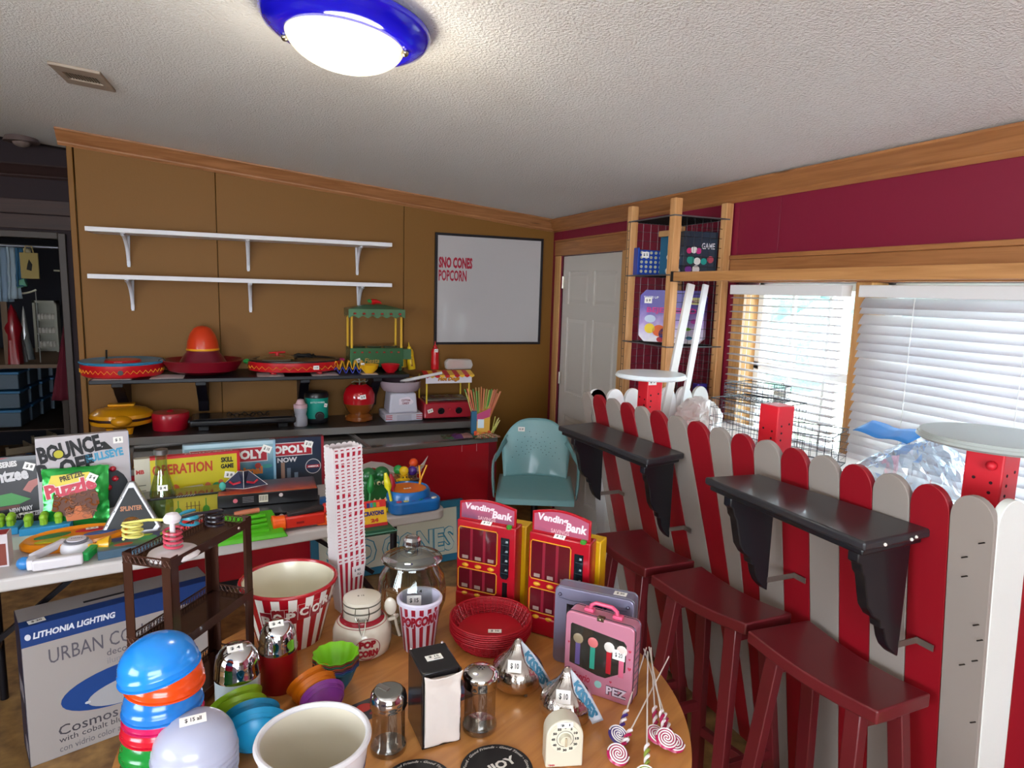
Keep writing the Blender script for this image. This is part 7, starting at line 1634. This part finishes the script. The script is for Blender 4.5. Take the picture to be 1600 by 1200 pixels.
letter('PEZ', wv*.30, H*.12, front(wv*.64, -.0012, H*.07), mat('#3a2838', .4), t, .09); letter('PEZ', wv*.29, H*.105, front(wv*.645, -.0018, H*.078), mat('#c8b8c4', .4), t, .03)
letter('Sanrio', wv*.26, H*.10, front(wv*.14, -.0012, H*.14), mat('#b01c3c', .4), t, .02, .2)
G().cyl(.009, 0, .001, 20, 0, TR(wv*.52, 0, H*.16, rx=PI/2)).build('seal_print', mat('#8ab8b0', .4), t, smooth=0)
def heart(cx, cz, s_): return [(cx+s_*.9*math.sin(a)**3, cz+s_*(.8*math.cos(a)-.32*math.cos(2*a)-.12*math.cos(3*a))) for a in [i*PI/10 for i in range(20)]]
for cx, cz, s_ in ((.95, .70, .004), (.95, .60, .003), (.955, .48, .005), (.70, .24, .0035), (.72, .17, .003), (.06, .6, .003)): G().prism(heart(wv*cx, H*cz, s_), 0, .0008, 0, front(0, 0, 0)).build('heart_print', mat('#b8304c', .4), t, smooth=0)
for k in range(7): G().box(wv, wv+.0006, .016, .040, H*(.20+.09*k), H*(.22+.09*k)).build('side_print', mat('#7a6a74', .5), t, smooth=0)
price(t, front(wv*.80, -.0020, H*.62), '$ 20', .030, .024)
hh_ = mat('#d8567a', .35)
G().tube([(wv*.30, .026, H+.002), (wv*.31, .026, H+.016), (wv*.38, .026, H+.024), (wv*.62, .026, H+.024), (wv*.69, .026, H+.016), (wv*.70, .026, H+.002)], .0048, 10).build('handle', hh_, t)
for x in (.29, .71): G().box(wv*x-.012, wv*x+.012, .018, .034, H, H+.009).build('handle_mount', hh_, t, bevel=.002)
G().box(wv*.46, wv*.56, -.001, .012, H-.006, H+.004).ball(.005, 10, 0, TR(wv*.51, -.001, H-.0)).build('latch', mat('#8c8470', .25, 1), t, bevel=.001)
# --- chocolate-drop tins with paper plume
def kiss(label, x, y, rpx, ytop, k):
    b = B(x, y); t = thing('drop_tin', label, 'tin', b, face(b)+.12, 'two silver chocolate-drop tins'); r = rpx*mpp(b); H = HT(b, ytop)
    foil = mat('#c9c2bc', .12, 1.0, bump=(110, .25, .003))
    fn = lambda a, z: 1+.034*math.sin(24*a+z*70)*max(0, min(1, z/H*1.2-.15))+.012*math.sin(9*a+2)*(z/H)
    G().lathe([(1e-5, .006), (r*.70, .004), (r*.93, .014), (r*1.0, H*.20), (r*.99, H*.30)], 72).build('tin_base', mat('#c8b49c', .12, 1.0), t, smooth=70)
    G().lathe([(r*1.01, H*.27), (r*1.02, H*.34), (r*.98, H*.43), (r*.88, H*.52), (r*.72, H*.60), (r*.53, H*.68), (r*.37, H*.76), (r*.26, H*.84), (r*.19, H*.92), (r*.11, H*.985), (1e-5, H)], 88, rf=fn).build('foil_top', foil, t, smooth=70)
    for a in (-1.2, .9, 2.6): G().cyl(.004, 0, .008, 8, 0, TR(r*.72*math.cos(a), r*.72*math.sin(a), 0)).build('foot', mat('#9a8a78', .3, .9), t)
    # plume: curved paper strip falling to the right
    nn = 20; gp = G(); pts = []
    def cur(u): return (r*(.10+1.22*u), -r*(.20+.45*math.sin(PI*u*.8)), H*(1.0-.42*u-.46*u*u))
    wpl = lambda u: .004+.020*min(1, u*3)
    vs = []
    for i in range(nn+1):
        u = i/nn; c_ = Vector(cur(u)); d_ = (Vector(cur(min(1, u+.01)))-Vector(cur(max(0, u-.01)))).normalized(); nrm = Vector((-d_.z, 0, d_.x)).normalized()*-1; w_ = wpl(u)
        if nrm.x > 0: nrm = -nrm
        vs += [tuple(c_+nrm*0.0-nrm*w_*.1), tuple(c_+nrm*w_*1.0)]
    gp.add(vs, [(2*i, 2*i+1, 2*i+3, 2*i+2) for i in range(nn)]); pl = gp.build('paper_plume', mat('#b9bdc6', .5), t, smooth=60, solid=.0008)
    uv, fs = text_mesh('KISSES', .06, 0)
    def pw2(x_, y_):
        u = .20+.68*x_; c_ = Vector(cur(u)); d_ = (Vector(cur(u+.01))-Vector(cur(u-.01))).normalized(); nrm = Vector((-d_.z, 0, d_.x)).normalized()
        if nrm.x > 0: nrm = -nrm
        # text baseline on the lower-left edge
        nrm = -nrm
        w_ = wpl(u); q_ = c_-nrm*w_*.95+nrm*w_*(.05+.85*y_); return (q_.x, q_.y-.0035, q_.z)
    G().add([pw2(*p) for p in uv], fs).build('plume_lettering', mat('#2f6a86', .5), pl, smooth=0)
    price(t, front(-r*.22, -r*.80, H*.66) @ TR(rx=-.80, rz=-.12), '$ 10', .032, .028)
    return t
kiss('silver foil chocolate-drop tin with KISSES plume, rear one beside the red baskets', 808, 1072, 40, 998, 0)
kiss('silver foil chocolate-drop tin with KISSES plume, front one behind the timer', 884, 1122, 41, 1042, 1)
# --- kitchen timer
b = B(878, 1188); t = thing('kitchen_timer', 'small cream arched kitchen timer with numbered dial', 'timer', b, face(b)+.22); m_ = mpp(b); H = HT(b, 1116); wt2 = 29*m_*1.0; tm = mat('#d0c9b4', .3, coat=.3)
ar = [(-wt2, 0), (wt2, 0)]+[(wt2*math.cos(a), H-wt2+wt2*math.sin(a)) for a in [i*PI/16 for i in range(17)]]
G().prism(ar, -.020, .020, 0, front(0, 0, 0)).build('timer_body', tm, t, bevel=.003, seg=3)
R_d = wt2*.80; zc3 = H-wt2*1.04
G().cyl(R_d, 0, .0012, 40, 0, TR(0, -.020, zc3, rx=PI/2)).build('dial_face', mat('#d8d2be', .35), t, smooth=0)
G().lathe([(1e-5, .010), (R_d*.36, .009), (R_d*.42, .0)], 32, 0, TR(0, -.0212, zc3, rx=PI/2)).build('dial_knob', mat('#cfc8b0', .3, coat=.3), t)
G().box(-.002, .002, -.034, -.030, zc3-R_d*.3, zc3+R_d*.3).build('knob_grip', mat('#b8a88c', .4), t, bevel=.0008)
for k in range(12):
    a = PI/2-k*PI/6; s_ = ['0', '5', '10', '15', '20', '25', '30', '35', '40', '45', '50', '55'][k]; ww2 = .0035*len(s_)
    letter(s_, ww2*1.15, .0055, front(R_d*.80*math.cos(a)-ww2*.57, -.0216, zc3+R_d*.80*math.sin(a)-.0027), mat('#1c1a16', .5), t, .06)
G().tube([(R_d*.56*math.cos(a), -.0216, zc3+R_d*.56*math.sin(a)) for a in [i*PI/20 for i in range(40)]], .0005, 4, closed=True).build('tick_ring', mat('#3a362c', .5), t, smooth=0)
letter('TIMER', .014, .0035, front(-wt2*.85, -.0206, .004), mat('#b8303a', .5), t, .05)
price(t, front(-.001, -.0212, H-.0095), '$ 1', .032, .012)
# --- napkin dispenser
a = T(658, 1170); c = T(718, 1154); v = c-a; wv = math.hypot(v.x, v.y); rz = math.atan2(v.y, v.x); t = thing('napkin_dispenser', 'black metal tabletop napkin dispenser with white napkins in front', 'napkin dispenser', (a.x, a.y, TZ+.0005), rz)
H = HT(((a.x+c.x)/2, (a.y+c.y)/2), 1048); dp = .105; bkm = mat('#141418', .22, coat=.4)
G().box(0, wv, 0, dp, 0, H).build('dispenser_case', bkm, t, bevel=.003, seg=3)
G().box(.0, .004, -.006, 0, 0, H).box(wv-.004, wv, -.006, 0, 0, H).box(0, wv, -.006, 0, 0, .006).build('front_frame', bkm, t, bevel=.001)
def nap(u, v): 
    w_ = wv*(.90 if v < .86 else .90+.55*(v-.86)); x_ = wv*.5+(u-.5)*w_; z_ = H*.03+(H*.93)*v+(.010*abs(2*u-1)**2*max(0, (v-.8)/.2)); y_ = -.008-.005*math.sin(PI*v)-.003*math.sin(u*9+v*5)*.4-(.010*max(0, (v-.85)/.15))
    return (x_, y_, z_)
G().grid(crumple(nap, .0014, 45, 6), 24, 34).build('napkin', mat('#d3c8c0', .9), t, solid=.001, smooth=60)
for k in range(4): G().grid(lambda u, v, k=k: (wv*.5+(u-.5)*wv*.86, -.002-.0015*k, H*.05+H*.88*v), 2, 2).build('napkin_stack', mat('#cabfb6', .9), t, smooth=0)
price(t, TR(wv*.50, dp*.50, H+.0003, rz=-rz+.05), '$ 15', .036, .020, sub='each')
for x in (.08, .92): G().ball(.004, 8, 0, TR(wv*x, dp, H-.001)).build('corner_stud', mat('#b8a8a8', .3, .8), t)
# --- glass shakers
def shaker(label, x, y, rpx, ytop, holes):
    b = B(x, y); t = thing('glass_shaker', label, 'shaker', b, face(b)); r = rpx*mpp(b); H = HT(b, ytop); hg = H*.80
    fl = lambda a, z: 1+.022*(abs(math.sin(7*a))-.5)*(1 if .15 < z/H < .70 else 0)
    G().lathe([(1e-5, .005), (r*.80, .005), (r*1.0, .001), (r*1.05, .008), (r*1.02, H*.12), (r*.93, H*.16), (r*.93, H*.68), (r*.97, H*.72), (r*.97, hg)], 56, rf=fl).build('glass_body', glassy('#ece9e4', .03, .12), t, smooth=50)
    G().lathe([(1e-5, .002), (r*.98, .002), (r*1.0, .012), (1e-5, .014)], 40).build('thick_glass_base', glassy('#dcd8d2', .03, .40), t)
    ch_ = mat('#cfcdca', .10, 1.0)
    if holes:
        G().lathe([(r*1.02, hg-.010), (r*1.04, hg-.006), (r*1.03, hg+.006), (r*1.08, hg+.010), (r*1.02, hg+.018), (r*.8, H*.97), (r*.4, H), (1e-5, H)], 44).build('chrome_lid', ch_, t, smooth=50)
        g = G()
        for ring_, nn in ((0, 1), (.2, 6), (.42, 12), (.62, 18)):
            for k in range(nn): a = 2*PI*k/nn; rr_ = r*ring_; zz = H+.0003-(rr_/r)**2*.010; g.cyl(.0016, -.001, .0004, 8, 0, TR(rr_*math.cos(a), rr_*math.sin(a), zz))
        stuff(g.build('shaker_hole', mat('#1c1a1a', .6), t, smooth=0))
    else:
        mx_ = TR(0, 0, 0)
        G().lathe([(r*1.02, hg-.012), (r*1.05, hg-.010), (r*1.02, hg-.006), (r*1.05, hg-.002), (r*1.04, hg+.006), (r*.98, hg+.016), (r*.86, hg+.021)], 44).build('threaded_collar', ch_, t, smooth=50)
        G().cyl(r*.84, hg+.014, hg+.022, 40, 0, TR(0, 0, 0)).build('flap_lid', mat('#a8aaa6', .22, .9), t, bevel=.002)
        G().box(.0, .03, -.006, .006, hg+.0215, hg+.0235, 0, TR(rz=2.4)).build('lid_seam', ch_, t)
    return t
shaker('glass sugar shaker with a flat metal flap lid, left of the napkin dispenser', 607, 1170, 27, 1074, False)
shaker('glass cheese shaker with a perforated chrome lid, right of the napkin dispenser', 749, 1137, 26, 1043, True)
# --- coasters and prints
def coaster(label, x, y, k):
    p = T(x, y); t = thing('round_coaster', label, 'coaster', (p.x, p.y, TZ+.0005), .10, 'round black ENJOY coasters'); r = 57*mpp(p)
    G().cyl(r, 0, .003, 60).build('disc', mat('#141416', .5), t, bevel=.0008)
    letter('ENJOY', r*1.25, r*.40, TR(-r*.58, -r*.22, .0034, rz=.10), mat('#d8d4cc', .5), t, .04)
    s_ = 'Good Food - Good Friends - Good Times - Good Food - Good Friends - Good Times - '; Lc_ = 2*PI*r*.86
    uv, fs = text_mesh(s_, .02, .3)
    G().add([(r*(.83+.09*v)*math.cos(PI-2*PI*u), r*(.83+.09*v)*math.sin(PI-2*PI*u), .0034) for u, v in uv], fs).build('ring_lettering', mat('#c8c4bc', .5), t, smooth=0)
    letter('EVERY BITE', r*1.0, r*.16, TR(-r*.5, -r*.50, .0034, rz=.08), mat('#d8d4cc', .5), t, .03)
coaster('round black coaster lettered ENJOY beside the glass cheese shaker', 776, 1204, 0)
coaster('round black coaster mostly below the frame, by the sugar shaker', 652, 1228, 1)
for k, (x, y, rz_, lab) in enumerate(((590, 1102, .3, 'glossy picture card under the sugar shaker and napkin dispenser'), (705, 1085, .25, 'glossy picture card under the napkin dispenser, right side'))):
    p = T(x, y); o = thing('picture_card', lab, 'card', (p.x, p.y, TZ+.0002+.0001*k), rz_)
    G().box(-.06, .06, -.035, .035, 0, .0003).build('card_sheet', mat('#2c2c34', .3, coat=.4), o, smooth=0)
    for j, (cx, cy, a_, b_, cl) in enumerate(((-.03, .01, .02, .015, '#b8302a'), (.01, .015, .02, .012, '#8a98a8'), (.035, -.005, .016, .02, '#4a5a7a'), (.0, -.018, .03, .008, '#8a2a34'))): G().prism([(cx+a_*math.cos(q), cy+b_*math.sin(q)) for q in [i*PI/8 for i in range(16)]], .0003, .0005).build('printed_shape', mat(cl, .4), o, smooth=0)
# --- glittery swirl lollipop picks
def pick(label, head, stick_end, m1, k, extra=None, z0=.012):
    p = T(*head); t = thing('lollipop_pick', label, 'lollipop pick', (p.x, p.y, TZ+z0), 0, 'swirl lollipop picks'); r = .0235
    e = at(stick_end[0], stick_end[1], 'z', TZ+stick_end[2])-t.location
    hd_ = TR(0, 0, 0, rx=.35+.1*math.sin(k), ry=.15*math.cos(k*2))
    G().lathe([(1e-5, -.005), (r*.8, -.005), (r, 0), (r*.8, .005), (1e-5, .005)], 32, 0, hd_).build('disc', m1, t)
    g = G()
    for s_ in (0, PI): g.tube([((.0015+r*.88*u)*math.cos(s_+u*2*PI*1.9), (.0015+r*.88*u)*math.sin(s_+u*2*PI*1.9), .0052) for u in [i/50 for i in range(51)]], .0016, 5, 0, hd_)
    g.build('white_swirl', mat('#e6dede', .5), t)
    d_ = e.normalized(); n1 = d_.cross(Vector((0, 0, 1))).normalized(); n2 = d_.cross(n1); L_ = .055
    for s_, mm in ((0, mat('#e6dede', .5)), (PI, m1)):
        G().tube([d_*(r*.9+L_*u)+n1*(.0035*math.cos(s_+u*12))+n2*(.0035*math.sin(s_+u*12)) for u in [i/30 for i in range(31)]], .0034, 6).build('twisted_stem', mm, t)
    G().tube([d_*(r*.9+L_*.8), e], .0017, 6).build('white_stick', mat('#d8cfc4', .6), t)
    return t
pkm = mat('#a8184c', .3, coat=.3); ppm = mat('#3c2474', .3, coat=.3); gnm = mat('#8a9a3a', .4)
pick('purple and white swirl lollipop pick lying near the pink tin', (966, 1160), (1010, 1012, .06), ppm, 0, z0=.016)
pick('pink swirl lollipop pick below the purple one', (965, 1186), (1045, 1026, .05), pkm, 1, z0=.010)
pick('pink swirl lollipop pick, front of the cluster at the table edge', (1040, 1172), (1014, 1011, .075), pkm, 2, z0=.026)
pick('pink swirl lollipop pick, left of the cluster at the table edge', (1025, 1158), (1017, 1012, .07), pkm, 3, z0=.014)
pick('pink swirl lollipop pick, back right of the cluster at the table edge', (1052, 1168), (1006, 1014, .065), pkm, 4, z0=.010)
t = pick('green striped lollipop pick cut by the bottom edge of the photo', (1010, 1222), (1012, 1018, .08), gnm, 5, z0=.012)
# ================================================================ CLOSET SEEN THROUGH THE HALL DOORWAY
def Q(x, y, Y): return at(x, y, 'y', Y)
cl = thing('closet_counter', 'long wooden closet worktop receding into the dark store room', 'counter', (Q(-20, 560, 6.6).x, 6.3, 0))
zc5 = Q(50, 558, 6.9).z
G().box(-.3, .62, 0, 1.5, zc5-.03, zc5).build('worktop', mat('#6a5440', .6), cl)
for x, y in ((-.28, .05), (.58, .05), (.58, 1.45)): G().box(x-.02, x+.02, y-.02, y+.02, 0, zc5-.03).build('leg', mat('#3a2c24', .6), cl)
cx0 = cl.location.x
# hanging clothes on a rail
rz0 = Q(20, 384, 6.3).z
rl = thing('clothes_rail', 'dark closet rail with clothes hanging from it', 'clothes rail', (Q(25, 384, 6.3).x, 6.3, rz0))
G().cyl(.012, -.45, .28, 10, 0, TR(ry=PI/2)).build('rail', mat('#7a7a80', .4, .8), rl)
for k, (px_, w_, h_, c_, lab) in enumerate(((6, .10, .42, '#7f93a6', 'grey blue garment hanging at the left of the closet rail'), (18, .09, .40, '#9fb0bc', 'pale blue garment hanging on the closet rail'), (28, .07, .30, '#2f5a78', 'denim blue garment hanging on the closet rail'), (37, .05, .22, '#b8ac8c', 'thin cream garment hanging on the closet rail'))):
    p_ = Q(px_, 384, 6.3); o = thing('hanging_garment', lab, 'garment', (p_.x, 6.3+.02*k, rz0-.012), 1.2+.1*k, 'clothes on the closet rail')
    G().grid(crumple(lambda u, v, w_=w_, h_=h_: ((u-.5)*w_*(1+.5*v), .02*math.sin(u*14), -h_*v), .008, 9, k), 14, 10).build('cloth', mat(c_, .9), o, solid=.006)
o = thing('tote_bag', 'tan canvas tote bag with a dark print hanging in the closet', 'bag', (Q(46, 384, 6.28).x, 6.25, rz0-.05))
G().box(-.06, .06, -.01, .01, -.20, 0).build('bag_body', mat('#a8935c', .9), o, bevel=.004); G().tube([(-.03, 0, 0), (-.02, 0, .05), (.02, 0, .05), (.03, 0, 0)], .005, 6).build('strap', mat('#a8935c', .9), o); G().prism([(-.02, -.13), (.012, -.14), (.02, -.09), (.0, -.05), (-.012, -.09)], 0, .001, 0, front(0, -.0105, 0)).build('dark_print', mat('#1c1a18', .8), o, smooth=0)
# rolls, tinsel, bottles on the worktop (left side)
def item(name, label, cat, px_, py_, Y, build, grp=None):
    p_ = Q(px_, py_, Y); o = thing(name, label, cat, (p_.x, Y, zc5+.001), 0, grp); build(o, zat(p_.x, Y, py_)-zc5); return o
item('wrapping_roll', 'pale green paper roll lying high in the closet', 'paper roll', 18, 445, 6.34, lambda o, h: G().cyl(.035, -.10, .10, 16, 0, TR(0, 0, h, ry=PI/2-.25)).build('roll', mat('#6aa88c', .7), o))
item('red_decoration', 'tall dark red glossy decoration at the left of the closet worktop', 'decoration', 17, 475, 6.36, lambda o, h: G().lathe([(1e-5, 0), (.05, 0), (.045, h*.4), (.06, h*.6), (.03, h*.85), (1e-5, h)], 16, rf=lambda a, z: 1+.15*math.sin(5*a+z*30)).build('body', mat('#8c1420', .3, coat=.4), o))
item('brown_board', 'brown board standing at the far left of the closet', 'board', 2, 425, 6.33, lambda o, h: G().box(-.02, .02, -.01, .01, 0, h).build('plank', mat('#6a5440', .7), o))
for k, (px_, py_, Y, r, c_) in enumerate(((30, 500, 6.5, .03, '#c8ccd0'), (42, 520, 6.7, .035, '#9aa4a8'), (36, 478, 6.9, .03, '#d8dce0'), (26, 520, 6.42, .025, '#e0e4e8'))):
    item('clear_cone', ['silvery glass cone ornament, nearest on the closet worktop', 'grey glass cone ornament in the middle of the closet worktop', 'pale glass cone ornament at the back of the closet worktop', 'small white cone ornament beside the red decoration'][k], 'ornament', px_, py_, Y, lambda o, h: G().lathe([(1e-5, 0), (r*1.4, 0), (r*.9, h*.5), (r*.3, h*.9), (1e-5, h)], 16).build('cone', mat(c_, .15, .5), o), 'glass cone ornaments in the closet')
bd_ = item('bead_garland', 'string of white beads looped above the closet worktop', 'garland', 30, 455, 6.45, lambda o, h: [stuff(G().add([], []).build('bead', mat('#c8c4b0', .4), o)) if False else None])
g = G(); hbd = zat(bd_.location.x, 6.45, 453)-zc5
for i in range(22): u = i/21-.5; g.ball(.008, 6, 0, TR(u*.22, 0, hbd-.03+.12*u*u))
stuff(g.build('bead_string', mat('#c8c4b0', .4), bd_)); G().tube([(-.11, 0, 0), (-.11, 0, hbd)], .004, 5).tube([(.11, 0, 0), (.11, 0, hbd)], .004, 5).build('hanging_wire', mat('#8a8a88', .5), bd_)
# white rack with jars at the back
p_ = Q(76, 470, 7.4); q_ = Q(58, 545, 7.4)
jr = thing('jar_rack', 'white framed rack of small white jars at the back of the closet', 'rack', (q_.x, 7.4, zc5+.001)); wj = Q(92, 500, 7.4).x-q_.x; hj = p_.z-zc5
wmj = mat('#a8a698', .6); G().box(0, .02, -.06, .06, 0, hj).box(wj-.02, wj, -.06, .06, 0, hj).box(0, wj, -.06, .06, hj-.02, hj).box(0, wj, .055, .06, 0, hj).build('rack_frame', wmj, jr)
for k in range(3):
    z_ = hj*(.10+.27*k); G().box(.02, wj-.02, -.05, .05, z_-.012, z_).build('rack_shelf', wmj, jr)
    for j in range(5):
        o = thing('small_jar', 'small white jar, %s from the left on the %s shelf of the closet jar rack' % (ORD[j], ['bottom', 'middle', 'top'][k]), 'jar', (jr.location.x+.04+j*(wj-.08)/4, 7.38, jr.location.z+z_+.0005), 0, 'small jars in the closet rack'); G().lathe([(1e-5, 0), (.016, 0), (.016, .035), (.012, .04), (.012, .05), (1e-5, .05)], 12).build('jar_body', mat('#c8c4bc', .4), o)
# bracket shelf on the closet's right side
p_ = Q(97, 422, 6.6); o = thing('bracket_shelf', 'short white bracket shelf on the closet side wall', 'wall shelf', (p_.x-.06, 6.6, p_.z)); G().box(0, .16, 0, .2, -.012, .0).build('shelf_board', mat('#b8b49a', .5), o); G().bar((.06, .02, -.012), (.15, .02, -.10), .012).build('bracket', mat('#b8b49a', .5), o)
G().box(.155, .17, -.02, .22, -p_.z, .4).build('wall_post', mat('#2a2a34', .8), o)
# red cloth hanging on the right
p_ = Q(102, 500, 5.95); o = thing('red_cloth', 'dark red cloth hanging from a pole inside the closet door', 'cloth', (p_.x, 5.95, 0)); G().cyl(.012, 0, Q(102, 470, 5.95).z, 10).build('pole', mat('#5a4a44', .5), o)
G().grid(lambda u, v: (-(.005+.12*v)*u, .01*math.sin(u*9), p_.z-.62*v), 10, 10).build('cloth', mat('#5c0e22', .8), o, solid=.004)
# blue lidded bins under the worktop, three rows receding
for j in range(3):
    for k in range(4):
        z_ = zc5-.05-.155*(j+1)
        p_ = Q(14+k*19, 600, 6.35+.28*k)
        o = thing('storage_bin', 'clear grey storage bin with blue lid, %s row, %s' % (['top', 'middle', 'bottom'][j], ['nearest', 'second back', 'third back', 'farthest'][k]), 'storage bin', (p_.x, 6.36+.28*k, z_), 0, 'blue lidded bins under the closet worktop')
        G().box(-.10, .06, 0, .24, 0, .12).build('bin_body', mat('#4a5a68', .5), o, bevel=.006); G().box(-.108, .068, -.008, .25, .12, .14).build('lid', mat('#2c6a96', .4), o, bevel=.004)
zsh = zc5-.05-.155*3-.02
o = thing('bin_shelf', 'low wooden shelf under the blue bins', 'shelf', (cx0+.1, 6.33, zsh)); G().box(-.35, .5, 0, 1.3, -.01, .0).build('shelf_board', mat('#3a2c24', .7), o); 
for x, y in ((-.33, .03), (.47, .03), (.47, 1.25)): G().box(x-.012, x+.012, y-.012, y+.012, -zsh, -.01).build('leg', mat('#3a2c24', .6), o)
# wooden crates stacked in front, slatted
def crate(label, px_, py_, Y, n, wd, dp_):
    p_ = Q(px_, py_, Y); o = thing('slatted_crate', label, 'crate', (p_.x, Y, 0), .5, 'slatted crates below the bins'); ht = min(zsh-.06, .16*n)
    for k in range(n*2):
        z_ = ht*(k+.15)/(n*2); G().box(0, wd, -.004, .004, z_, z_+ht/(n*2)*.7).build('slat', mat('#7a6c58', .7), o); G().box(wd, wd+.008, 0, dp_, z_, z_+ht/(n*2)*.7).build('slat', mat('#6a5c4a', .7), o)
    for x in (0, wd-.02): G().box(x, x+.02, .004, .02, 0, ht).build('corner_post', mat('#5a4c3c', .7), o)
    return o
crate('slatted wooden crate stack, left one under the closet bins', 8, 690, 5.95, 3, .17, .25)
crate('slatted wooden crate stack, right one under the closet bins', 50, 690, 6.35, 3, .17, .25)
o = thing('blue_bag', 'crumpled blue bag on the floor by the closet crates', 'bag', (Q(48, 700, 5.8).x, 5.75, 0.001)); G().grid(crumple(lambda u, v: (.10*math.cos(2*PI*u)*math.cos(PI*.5*v), .10*math.sin(2*PI*u)*math.cos(PI*.5*v), .42*math.sin(PI*.5*v)), .02, 9, 4), 24, 12).build('bag_body', mat('#2a5f9a', .5), o, smooth=40)
